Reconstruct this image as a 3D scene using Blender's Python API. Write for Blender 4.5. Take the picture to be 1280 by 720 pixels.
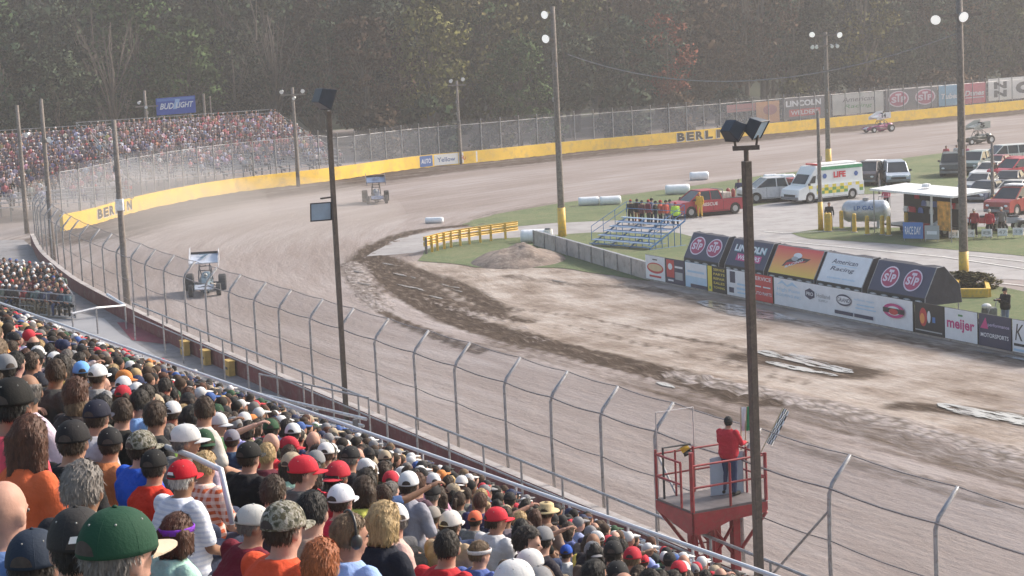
import bpy, bmesh, math, random
import numpy as np
from mathutils import Vector, Matrix, noise as mnoise
R = math.radians
rnd = random.Random(7)
SC = bpy.context.scene
COL = SC.collection
for _o in list(bpy.data.objects): bpy.data.objects.remove(_o)

# ------------------------------------------------------------------ camera, world, sun, exposure
FPX = 2378.0                     # focal length in pixels of a 1280 px wide frame
CAMH = 13.0
PITCH = math.atan(314.7/FPX); ROLL = R(2.7)
cam_data = bpy.data.cameras.new('camera'); cam = bpy.data.objects.new('camera', cam_data); COL.objects.link(cam)
cam_data.sensor_width = 36.0; cam_data.lens = 36.0*FPX/1280.0
cam_data.clip_start = 0.3; cam_data.clip_end = 4000
_fw = Vector((0, math.cos(PITCH), -math.sin(PITCH))); _rt = Vector((1, 0, 0)); _up = Vector((0, math.sin(PITCH), math.cos(PITCH)))
CR = _rt*math.cos(ROLL) - _up*math.sin(ROLL); CU = _up*math.cos(ROLL) + _rt*math.sin(ROLL); CF = _fw
_m = Matrix((CR, CU, -CF)).transposed().to_4x4(); _m.translation = (0, 0, CAMH)
cam.matrix_world = _m
SC.camera = cam

SUN_EL, SUN_AZ = R(34), R(62)     # azimuth measured from +Y (the way the camera looks) towards +X (its right)
world = bpy.data.worlds.new("World"); SC.world = world; world.use_nodes = True
_nt = world.node_tree; _bg = _nt.nodes['Background']
_sky = _nt.nodes.new('ShaderNodeTexSky'); _sky.sky_type = 'NISHITA'; _sky.sun_disc = False
_sky.sun_elevation = SUN_EL; _sky.sun_rotation = SUN_AZ
_sky.air_density = 1.4; _sky.dust_density = 4.0; _sky.ozone_density = 1.0
_nt.links.new(_sky.outputs[0], _bg.inputs[0]); _bg.inputs[1].default_value = 0.13
_sl = bpy.data.lights.new('sun', 'SUN'); _sl.energy = 2.9; _sl.angle = R(10); _sl.color = (1.0, 0.93, 0.86)
_so = bpy.data.objects.new('sun', _sl); COL.objects.link(_so)
_sd = Vector((math.sin(SUN_AZ)*math.cos(SUN_EL), math.cos(SUN_AZ)*math.cos(SUN_EL), math.sin(SUN_EL)))
_so.rotation_euler = _sd.to_track_quat('Z', 'Y').to_euler()
SC.view_settings.view_transform = 'Standard'; SC.view_settings.look = 'None'
SC.view_settings.exposure = 0.8; SC.view_settings.gamma = 1.0
SC.cycles.volume_bounces = 0; SC.cycles.max_bounces = 6; SC.cycles.transparent_max_bounces = 24
SC.cycles.volume_step_rate = 5.0

# ------------------------------------------------------------------ geometry of the place (metres; x right, y away)
def ray(px, py):
    return CF*FPX + CR*(px-640) + CU*(360-py)
def at(px, py, z=0.0):
    d = ray(px, py); t = (z-CAMH)/d.z
    return Vector((d.x*t, d.y*t, z))
def aty(px, py, Y):
    d = ray(px, py); t = Y/d.y
    return Vector((d.x*t, Y, CAMH+d.z*t))
def proj(p):
    v = Vector(p) - Vector((0, 0, CAMH)); w = v.dot(CF)
    return (640+FPX*v.dot(CR)/w, 360-FPX*v.dot(CU)/w, w)
def on_line(a, b, px, z=0.0):
    """the point of the world line a-b (x, y) that stands at height z at picture column px"""
    lo, hi = -4.0, 5.0
    A = Vector((a[0], a[1], z)); Bv = Vector((b[0], b[1], z))
    best = None
    f = lambda s: proj(A.lerp(Bv, s))[0]-px
    # sample for a bracket in front of the camera
    prev = None
    for i in range(181):
        s = lo+(hi-lo)*i/180
        q = A.lerp(Bv, s)
        if (q-Vector((0, 0, CAMH))).dot(CF) < 1: prev = None; continue
        v = f(s)
        if prev is not None and prev[1]*v <= 0:
            s0, s1, v0 = prev[0], s, prev[1]
            for _ in range(40):
                m = (s0+s1)/2; vm = f(m)
                if v0*vm <= 0: s1 = m
                else: s0, v0 = m, vm
            best = A.lerp(Bv, (s0+s1)/2); break
        prev = (s, v)
    return best if best else A

# ------------------------------------------------------------------ materials
MATS = {}
def _base(name):
    m = bpy.data.materials.new(name); m.use_nodes = True
    nt = m.node_tree; return m, nt, nt.nodes['Principled BSDF']
def N(nt, t, **k):
    n = nt.nodes.new(t)
    for a, b in k.items():
        if a in n.inputs: n.inputs[a].default_value = b
        else: setattr(n, a, b)
    return n
def ramp(nt, src, stops):
    r = N(nt, 'ShaderNodeValToRGB')
    el = r.color_ramp.elements
    while len(el) < len(stops): el.new(0.5)
    for e, (p, c) in zip(el, stops): e.position = p; e.color = (*c, 1) if len(c) == 3 else c
    nt.links.new(src, r.inputs[0]); return r.outputs[0]
def mixc(nt, fac, a, b, mode='MIX'):
    m = nt.nodes.new('ShaderNodeMix'); m.data_type = 'RGBA'; m.blend_type = mode
    for sock, v in ((m.inputs[0], fac), (m.inputs[6], a), (m.inputs[7], b)):
        if isinstance(v, bpy.types.NodeSocket): nt.links.new(v, sock)
        elif isinstance(v, (int, float)): sock.default_value = v
        else: sock.default_value = (*v, 1)
    return m.outputs[2]
def noise(nt, scale, detail=4, rough=0.55, vec=None, coord='Object'):
    n = N(nt, 'ShaderNodeTexNoise'); n.inputs['Scale'].default_value = scale
    n.inputs['Detail'].default_value = detail; n.inputs['Roughness'].default_value = rough
    if vec is None:
        tc = N(nt, 'ShaderNodeTexCoord'); vec = tc.outputs[coord]
    nt.links.new(vec, n.inputs['Vector']); return n.outputs['Fac']
def mat(key, col, rough=0.7, metal=0.0, var=0.18, nscale=3.0, bump=0.0, bscale=20.0, spec=0.5, dirt=None, coat=0.0):
    """a procedural material: base colour broken up by noise, optional dirt and bump"""
    if key in MATS: return MATS[key]
    m, nt, b = _base(key)
    f = noise(nt, nscale)
    lo = tuple(max(0, c*(1-var)) for c in col); hi = tuple(min(1, c*(1+var)) for c in col)
    c = ramp(nt, f, [(0.3, lo), (0.7, hi)])
    if dirt:
        f2 = noise(nt, nscale*2.7, 6, 0.7)
        d = ramp(nt, f2, [(0.48, (0, 0, 0)), (0.7, (1, 1, 1))])
        c = mixc(nt, d, c, dirt)
    nt.links.new(c, b.inputs['Base Color'])
    b.inputs['Roughness'].default_value = rough; b.inputs['Metallic'].default_value = metal
    b.inputs['Specular IOR Level'].default_value = spec
    if coat: b.inputs['Coat Weight'].default_value = coat
    if bump:
        bf = noise(nt, bscale, 5, 0.6)
        bn = N(nt, 'ShaderNodeBump', Strength=bump); bn.inputs['Distance'].default_value = 0.05
        nt.links.new(bf, bn.inputs['Height']); nt.links.new(bn.outputs[0], b.inputs['Normal'])
    MATS[key] = m; return m
def tint(key, rough=0.8, var=0.2, nscale=6.0, bump=0.3, bscale=9.0, spec=0.3, mode='plain'):
    """the base colour is the object's own colour (obj.color), varied by noise"""
    if key in MATS: return MATS[key]
    m, nt, b = _base(key)
    oi = N(nt, 'ShaderNodeObjectInfo')
    f = noise(nt, nscale, 5, 0.6)
    v = ramp(nt, f, [(0.3, (1-var,)*3), (0.7, (1.0, 1.0, 1.0))])
    c = mixc(nt, 1.0, oi.outputs['Color'], v, 'MULTIPLY')
    tc = N(nt, 'ShaderNodeTexCoord')
    if mode == 'plaid':
        w1 = N(nt, 'ShaderNodeTexWave', wave_type='BANDS', bands_direction='X'); w1.inputs['Scale'].default_value = 5.5
        w2 = N(nt, 'ShaderNodeTexWave', wave_type='BANDS', bands_direction='Z'); w2.inputs['Scale'].default_value = 5.5
        for w in (w1, w2): nt.links.new(tc.outputs['Object'], w.inputs['Vector'])
        a1 = ramp(nt, w1.outputs[0], [(0.45, (0, 0, 0)), (0.6, (1, 1, 1))]); a2 = ramp(nt, w2.outputs[0], [(0.45, (0, 0, 0)), (0.6, (1, 1, 1))])
        c = mixc(nt, 0.5, c, mixc(nt, a1, c, (0.75, 0.68, 0.62))); c = mixc(nt, mixc(nt, 0.55, (0, 0, 0), a2), c, (0.8, 0.72, 0.66))
    if mode == 'stripes':
        w1 = N(nt, 'ShaderNodeTexWave', wave_type='BANDS', bands_direction='Z'); w1.inputs['Scale'].default_value = 9
        nt.links.new(tc.outputs['Object'], w1.inputs['Vector'])
        c = mixc(nt, ramp(nt, w1.outputs[0], [(0.5, (0, 0, 0)), (0.75, (.5, .5, .5))]), c, (0.42, 0.48, 0.62))
    if mode == 'camo':
        n1 = noise(nt, 26, 3, 0.5); n2 = noise(nt, 41, 3, 0.5)
        c = ramp(nt, n1, [(0.40, (0.05, 0.05, 0.035)), (0.47, (0.16, 0.15, 0.11)), (0.53, (0.27, 0.26, 0.22)), (0.6, (0.09, 0.08, 0.05))])
        c = mixc(nt, ramp(nt, n2, [(0.57, (0, 0, 0)), (0.6, (1, 1, 1))]), c, (0.33, 0.31, 0.28))
    if mode == 'hair':
        mp = N(nt, 'ShaderNodeMapping'); mp.inputs['Scale'].default_value = (1, 1, 0.12)
        nt.links.new(tc.outputs['Object'], mp.inputs['Vector'])
        h = noise(nt, 70, 4, 0.7, mp.outputs[0]); hv = mp.outputs[0]
        c = mixc(nt, 1.0, c, ramp(nt, h, [(0.3, (.5, .5, .5)), (0.7, (1.5, 1.45, 1.4))]), 'MULTIPLY')
    nt.links.new(c, b.inputs['Base Color']); b.inputs['Roughness'].default_value = rough
    b.inputs['Specular IOR Level'].default_value = spec
    if bump:
        bf = noise(nt, bscale, 4, 0.6, hv if mode == 'hair' else None)
        bn = N(nt, 'ShaderNodeBump', Strength=bump); bn.inputs['Distance'].default_value = 0.03 if mode != 'hair' else 0.012
        nt.links.new(bf, bn.inputs['Height']); nt.links.new(bn.outputs[0], b.inputs['Normal'])
    MATS[key] = m; return m
def attrmat(key, attr='Col', rough=0.8, spec=0.3):
    if key in MATS: return MATS[key]
    m, nt, b = _base(key)
    a = N(nt, 'ShaderNodeAttribute', attribute_name=attr)
    f = noise(nt, 9, 4, 0.6)
    c = mixc(nt, 1.0, a.outputs['Color'], ramp(nt, f, [(0.3, (.75,)*3), (0.7, (1.1,)*3)]), 'MULTIPLY')
    nt.links.new(c, b.inputs['Base Color']); b.inputs['Roughness'].default_value = rough
    b.inputs['Specular IOR Level'].default_value = spec
    MATS[key] = m; return m

steel = lambda: mat('galvanised_steel', (.36, .36, .38), .5, .55, .15, 4, dirt=(.2, .18, .16))
alu = lambda: mat('bleacher_aluminium', (.56, .57, .60), .42, .5, .14, 2.5, dirt=(.36, .34, .33))
wood = lambda: mat('weathered_pole_wood', (.22, .19, .17), .9, 0, .3, 7, bump=.4, dirt=(.13, .11, .1))
brown = lambda: mat('brown_painted_steel', (.085, .065, .055), .55, .1, .25, 5, dirt=(.14, .11, .09))
ypaint = lambda: mat('yellow_paint', (.72, .45, .06), .55, 0, .12, 2, dirt=(.42, .29, .13))
wpaint = lambda: mat('white_paint', (.78, .78, .78), .5, 0, .06, 3, dirt=(.55, .52, .5))
kpaint = lambda: mat('black_paint', (.03, .03, .035), .45, 0, .3, 5)
rpaint = lambda: mat('red_paint', (.29, .028, .035), .5, 0, .22, 4, dirt=(.22, .06, .05))
rubber = lambda: mat('tyre_rubber', (.025, .024, .024), .85, 0, .3, 12, dirt=(.10, .08, .07))
glass = lambda: mat('dark_window_glass', (.035, .04, .045), .12, 0, .2, 2)
lampglass = lambda: mat('lamp_lens', (.82, .84, .86), .15, 0, .04, 6)

# ------------------------------------------------------------------ mesh helper
class MB:
    def __init__(s): s.v = []; s.f = []; s.m = []; s.mats = []; s.cur = 0
    def use(s, m):
        if m not in s.mats: s.mats.append(m)
        s.cur = s.mats.index(m); return s
    def add(s, vs, fs):
        o = len(s.v); s.v += [tuple(v) for v in vs]
        for f in fs: s.f.append(tuple(i+o for i in f)); s.m.append(s.cur)
        return s
    def box(s, c, size, rz=0.0, M=None):
        x, y, z = (a/2 for a in size)
        vs = [Vector((sx*x, sy*y, sz*z)) for sx in (-1, 1) for sy in (-1, 1) for sz in (-1, 1)]
        rot = Matrix.Rotation(rz, 3, 'Z')
        vs = [((M @ v) if M else rot @ v) + Vector(c) for v in vs]
        return s.add(vs, [(0, 1, 3, 2), (4, 6, 7, 5), (0, 4, 5, 1), (2, 3, 7, 6), (0, 2, 6, 4), (1, 5, 7, 3)])
    def bar(s, a, b, r, n=8, r2=None, caps=True):
        a = Vector(a); b = Vector(b); d = (b-a)
        if d.length < 1e-6: return s
        d.normalize(); t = Vector((0, 0, 1)) if abs(d.z) < .9 else Vector((1, 0, 0))
        u = d.cross(t).normalized(); w = d.cross(u); r2 = r if r2 is None else r2
        vs = []
        for p, q in ((a, r), (b, r2)):
            for i in range(n):
                th = 2*math.pi*(i+.5)/n; vs.append(p+u*(math.cos(th)*q)+w*(math.sin(th)*q))
        fs = [(i, (i+1) % n, n+(i+1) % n, n+i) for i in range(n)]
        if caps: fs += [tuple(range(n))[::-1], tuple(range(n, 2*n))]
        return s.add(vs, fs)
    def tube(s, pts, r, n=6):
        pts = [Vector(p) for p in pts]; rings = []; u = None
        for i, p in enumerate(pts):
            d = (pts[min(i+1, len(pts)-1)]-pts[max(i-1, 0)]).normalized()
            if u is None:
                t = Vector((0, 0, 1)) if abs(d.z) < .9 else Vector((1, 0, 0)); u = d.cross(t).normalized()
            u = (u-d*u.dot(d)).normalized(); w = d.cross(u); rr = r[i] if isinstance(r, (list, tuple)) else r
            rings.append([p+u*(math.cos(2*math.pi*k/n)*rr)+w*(math.sin(2*math.pi*k/n)*rr) for k in range(n)])
        vs = [v for g in rings for v in g]; fs = []
        for i in range(len(pts)-1):
            for k in range(n): fs.append((i*n+k, i*n+(k+1) % n, (i+1)*n+(k+1) % n, (i+1)*n+k))
        fs += [tuple(range(n))[::-1], tuple(range((len(pts)-1)*n, len(pts)*n))]
        return s.add(vs, fs)
    def loft(s, rings, cap=True):
        n = len(rings[0]); vs = [v for g in rings for v in g]; fs = []
        for i in range(len(rings)-1):
            for k in range(n): fs.append((i*n+k, i*n+(k+1) % n, (i+1)*n+(k+1) % n, (i+1)*n+k))
        if cap: fs += [tuple(range(n))[::-1], tuple(range((len(rings)-1)*n, len(rings)*n))]
        return s.add(vs, fs)
    def lathe(s, prof, n=16, c=(0, 0, 0), axis='Z'):
        rings = []
        for r, h in prof:
            g = []
            for k in range(n):
                a = 2*math.pi*k/n; x, y = math.cos(a)*r, math.sin(a)*r
                p = {'Z': (x, y, h), 'X': (h, x, y), 'Y': (y, h, x)}[axis]
                g.append(Vector(p)+Vector(c))
            rings.append(g)
        return s.loft(rings)
    def sphere(s, c, r, n=10, m=7, M=None):
        r = (r, r, r) if isinstance(r, (int, float)) else r
        rings = []
        for i in range(m+1):
            th = math.pi*(i if 0 < i < m else (0.02 if i == 0 else m-0.02))/m
            g = []
            for k in range(n):
                a = 2*math.pi*k/n
                v = Vector((math.sin(th)*math.cos(a)*r[0], math.sin(th)*math.sin(a)*r[1], -math.cos(th)*r[2]))
                g.append((M @ v if M else v)+Vector(c))
            rings.append(g)
        return s.loft(rings)
    def prism(s, poly, d):
        """poly: list of 3d points (flat); d: extrusion vector"""
        n = len(poly); d = Vector(d); a = [Vector(p) for p in poly]; b = [p+d for p in a]
        return s.add(a+b, [tuple(range(n))[::-1], tuple(range(n, 2*n))]+[(i, (i+1) % n, n+(i+1) % n, n+i) for i in range(n)])
    def quad(s, a, b, c, d): return s.add([a, b, c, d], [(0, 1, 2, 3)])
    def mesh(s, name, smooth=False, fix=True):
        me = bpy.data.meshes.new(name); me.from_pydata(s.v, [], s.f)
        for m in s.mats: me.materials.append(m)
        if len(s.mats) > 1: me.polygons.foreach_set('material_index', s.m)
        if fix:
            bm = bmesh.new(); bm.from_mesh(me); bmesh.ops.recalc_face_normals(bm, faces=bm.faces); bm.to_mesh(me); bm.free()
        if smooth: me.polygons.foreach_set('use_smooth', [True]*len(me.polygons))
        me.update(); return me
    def build(s, name, parent=None, m=None, smooth=False, loc=None, rz=None, bevel=0, sharp=None):
        if m is not None and not s.mats: s.mats = [m]
        o = bpy.data.objects.new(name, s.mesh(name, smooth or bool(sharp))); COL.objects.link(o)
        if sharp:
            o.data.set_sharp_from_angle(angle=R(sharp))
        if parent: o.parent = parent
        if loc is not None: o.location = loc
        if rz is not None: o.rotation_euler = (0, 0, rz)
        if bevel:
            b = o.modifiers.new('bevel', 'BEVEL'); b.width = bevel; b.segments = 2; b.limit_method = 'ANGLE'
        return o
def tag(o, label, cat, group=None, kind=None):
    if label: o['label'] = label
    if cat: o['category'] = cat
    if group: o['group'] = group
    if kind: o['kind'] = kind
    return o
def thing(name, label, cat, loc=(0, 0, 0), rz=0.0, group=None):
    o = bpy.data.objects.new(name, None); o.empty_display_size = .2; COL.objects.link(o)
    o.location = loc; o.rotation_euler = (0, 0, rz); return tag(o, label, cat, group)
def struct(o): o['kind'] = 'structure'; return o
def copy_tree(o, parent=None):
    c = o.copy(); COL.objects.link(c)
    if parent: c.parent = parent
    for ch in list(CH.get(o.name, o.children)): copy_tree(ch, c)
    return c
CH = {}
# writing: a font curve turned into a mesh, cached, then laid on a panel
_TXT = {}
def text_mesh(s, bold=0.0, shear=0.0):
    k = (s, bold, shear)
    if k in _TXT: return _TXT[k]
    cu = bpy.data.curves.new('t', 'FONT'); cu.body = s; cu.offset = bold; cu.shear = shear; cu.resolution_u = 3
    cu.align_x = 'CENTER'; cu.align_y = 'CENTER'
    o = bpy.data.objects.new('t', cu); COL.objects.link(o)
    me = bpy.data.meshes.new_from_object(o.evaluated_get(bpy.context.evaluated_depsgraph_get()))
    v = [tuple(x.co) for x in me.vertices]; f = [tuple(p.vertices) for p in me.polygons]
    bpy.data.objects.remove(o); bpy.data.meshes.remove(me)
    xs = [p[0] for p in v]; ys = [p[1] for p in v]
    x0, x1, y0, y1 = min(xs), max(xs), min(ys), max(ys)
    v = [((x-(x0+x1)/2)/(x1-x0), (y-(y0+y1)/2)/(y1-y0), 0) for x, y, z in v]
    _TXT[k] = (v, f); return _TXT[k]
class Panel:
    """a flat sign face given by its bottom-left corner, its right and up unit vectors and its size; writing and
    marks are added in fractions of the face, each layer 3 mm further out"""
    def __init__(s, o, right, up, w, h):
        s.o = Vector(o); s.r = Vector(right).normalized(); s.u = Vector(up).normalized(); s.w = w; s.h = h
        s.n = s.r.cross(s.u).normalized(); s.mb = MB(); s.k = 0
    def P(s, a, b, d=0): return s.o+s.r*(a*s.w)+s.u*(b*s.h)+s.n*d
    def lay(s): s.k += 1; return 0.004+0.004*s.k
    def rect(s, m, a0, b0, a1, b1):
        d = s.lay(); s.mb.use(m).quad(s.P(a0, b0, d), s.P(a1, b0, d), s.P(a1, b1, d), s.P(a0, b1, d)); return s
    def poly(s, m, pts):
        d = s.lay(); s.mb.use(m).add([s.P(a, b, d) for a, b in pts], [tuple(range(len(pts)))]); return s
    def oval(s, m, a, b, ra, rb, n=24):
        return s.poly(m, [(a+ra*math.cos(2*math.pi*i/n), b+rb*math.sin(2*math.pi*i/n)) for i in range(n)])
    def text(s, m, t, a, b, w, h, bold=0.01, shear=0, rot=0):
        v, f = text_mesh(t, bold, shear); d = s.lay(); c, q = math.cos(rot), math.sin(rot)
        pts = []
        for x, y, z in v:
            X, Y = x*w*s.w, y*h*s.h
            X, Y = X*c-Y*q, X*q+Y*c
            pts.append(s.P(a, b, d)+s.r*X+s.u*Y)
        s.mb.use(m).add(pts, f); return s
    def build(s, name, parent):
        me = s.mb.mesh(name, fix=False); o = bpy.data.objects.new(name, me); COL.objects.link(o); o.parent = parent; return o
# ------------------------------------------------------------------ ground, track, roads, grass, puddles
TH = R(25.6)                                  # the front straight runs this far left of the view
UT = Vector((-math.sin(TH), math.cos(TH), 0)); VT = Vector((math.cos(TH), math.sin(TH), 0))
FAR_PX = [(80, 289), (118, 281), (160, 267), (235, 250), (300, 239), (410, 227), (520, 210), (600, 203), (700, 192), (845, 179), (960, 167.5), (1120, 152), (1230, 141.5), (1330, 132)]
FARW = [at(x, y) for x, y in FAR_PX]
FRONTW = [UT*t+VT*21.9 for t in (-30, -10, 10, 30, 50, 66, 76)] + [at(x, y, 1.2) for x, y in [(107, 355), (75, 332), (52, 312), (43, 292)]]
for p in FRONTW: p.z = 0

def seg_dist(P, line):
    """nearest distance, arc length and side for points P (n,2) to a polyline"""
    L = np.array([(p[0], p[1]) for p in line], float)
    bd = np.full(len(P), 1e9); bs = np.zeros(len(P)); bsg = np.zeros(len(P)); acc = 0
    for a, b in zip(L[:-1], L[1:]):
        d = b-a; l = np.hypot(*d); t = np.clip(((P-a)@d)/(l*l), 0, 1)
        q = P-(a+t[:, None]*d); dist = np.hypot(q[:, 0], q[:, 1])
        m = dist < bd; bd[m] = dist[m]; bs[m] = (acc+t*l)[m]
        bsg[m] = np.sign(d[0]*q[:, 1]-d[1]*q[:, 0])[m]; acc += l
    return bd, bs, bsg
def inside(P, poly):
    L = np.array([(p[0], p[1]) for p in poly], float); x, y = P[:, 0], P[:, 1]; c = np.zeros(len(P), bool)
    j = len(L)-1
    for i in range(len(L)):
        k = ((L[i, 1] > y) != (L[j, 1] > y)) & (x < (L[j, 0]-L[i, 0])*(y-L[i, 1])/(L[j, 1]-L[i, 1]+1e-12)+L[i, 0])
        c ^= k; j = i
    return c
def smooth(line, it=2):
    for _ in range(it):
        o = [line[0]]
        for a, b in zip(line[:-1], line[1:]):
            o += [a.lerp(b, .25), a.lerp(b, .75)]
        line = o+[line[-1]]
    return line
def px(l, z=0.0): return [at(x, y, z) for x, y in l]

def ground_material():
    m, nt, b = _base('clay_track')
    z = N(nt, 'ShaderNodeAttribute', attribute_name='Zone'); sp = N(nt, 'ShaderNodeSeparateColor'); nt.links.new(z.outputs['Color'], sp.inputs[0])
    uv = N(nt, 'ShaderNodeUVMap', uv_map='Along')
    def mapped(sc):
        mp = N(nt, 'ShaderNodeMapping'); mp.inputs['Scale'].default_value = sc; nt.links.new(uv.outputs[0], mp.inputs['Vector']); return mp.outputs[0]
    def math_(op, a, c):
        q = N(nt, 'ShaderNodeMath', operation=op)
        for i, v in enumerate((a, c)):
            if isinstance(v, (int, float)): q.inputs[i].default_value = v
            else: nt.links.new(v, q.inputs[i])
        return q.outputs[0]
    broad = noise(nt, 1.0, 6, .6, mapped((.05, .16, 1))); blot = noise(nt, .33, 7, .68); streak2 = noise(nt, 1.0, 7, .66, mapped((.16, .6, 1)))
    streak = noise(nt, 1.0, 6, .62, mapped((.10, 1.3, 1)))
    fine = noise(nt, 1.0, 5, .65, mapped((.9, 3.2, 1)))
    grit = noise(nt, 3.2, 6, .7)
    base = ramp(nt, broad, [(.32, (.225, .186, .168)), (.5, (.285, .246, .232)), (.68, (.345, .308, .298))])
    base = mixc(nt, ramp(nt, streak, [(.42, (0, 0, 0)), (.62, (.55, .55, .55))]), base, (.21, .168, .153))
    base = mixc(nt, ramp(nt, grit, [(.5, (0, 0, 0)), (.75, (.35, .35, .35))]), base, (.38, .33, .31))
    # dry tan flats beside the infield wall
    tan = ramp(nt, math_('MULTIPLY', math_('ADD', blot, streak2), .5), [(.38, (.165, .125, .10)), (.48, (.29, .24, .205)), (.58, (.40, .35, .315))])
    tan = mixc(nt, ramp(nt, fine, [(.56, (0, 0, 0)), (.7, (.5, .5, .5))]), tan, (.19, .14, .11))
    tn = math_('ADD', sp.outputs['Green'], math_('MULTIPLY', math_('SUBTRACT', streak, .5), 1.1))
    c = mixc(nt, ramp(nt, tn, [(.35, (0, 0, 0)), (.65, (1, 1, 1))]), base, tan)
    # damp dark mud
    dark = ramp(nt, fine, [(.3, (.035, .024, .018)), (.52, (.07, .05, .038)), (.72, (.19, .15, .125))])
    dn = math_('ADD', sp.outputs['Red'], math_('ADD', math_('MULTIPLY', math_('SUBTRACT', streak, .5), 1.0), math_('MULTIPLY', math_('SUBTRACT', fine, .5), .9)))
    dk = ramp(nt, dn, [(.35, (0, 0, 0)), (.75, (1, 1, 1))])
    c = mixc(nt, dk, c, dark)
    # loose clods thrown to the inside edge
    cl = N(nt, 'ShaderNodeTexVoronoi'); nt.links.new(mixc(nt, .5, mapped((1.5, 2.2, 1)), mapped((.4, 1.1, 1))), cl.inputs['Vector']); cl.inputs['Scale'].default_value = 2.3; cl.inputs['Randomness'].default_value = 1.0
    clc = ramp(nt, cl.outputs['Distance'], [(.12, (.36, .32, .31)), (.45, (.27, .235, .22)), (.75, (.15, .125, .11))])
    cn = math_('ADD', sp.outputs['Blue'], math_('MULTIPLY', math_('SUBTRACT', math_('MULTIPLY', math_('ADD', fine, blot), .5), .5), 2.4))
    ck = ramp(nt, cn, [(.4, (0, 0, 0)), (.65, (1, 1, 1))])
    c = mixc(nt, ck, c, clc)
    nt.links.new(c, b.inputs['Base Color'])
    b.inputs['Roughness'].default_value = .95
    b.inputs['Specular IOR Level'].default_value = .06
    h = math_('ADD', math_('MULTIPLY', fine, .6), math_('ADD', math_('MULTIPLY', grit, .25), math_('MULTIPLY', math_('SUBTRACT', 1, cl.outputs['Distance']), math_('MULTIPLY', sp.outputs['Blue'], .45))))
    bn = N(nt, 'ShaderNodeBump', Strength=.8); bn.inputs['Distance'].default_value = .16
    nt.links.new(h, bn.inputs['Height']); nt.links.new(bn.outputs[0], b.inputs['Normal'])
    return m

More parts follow.
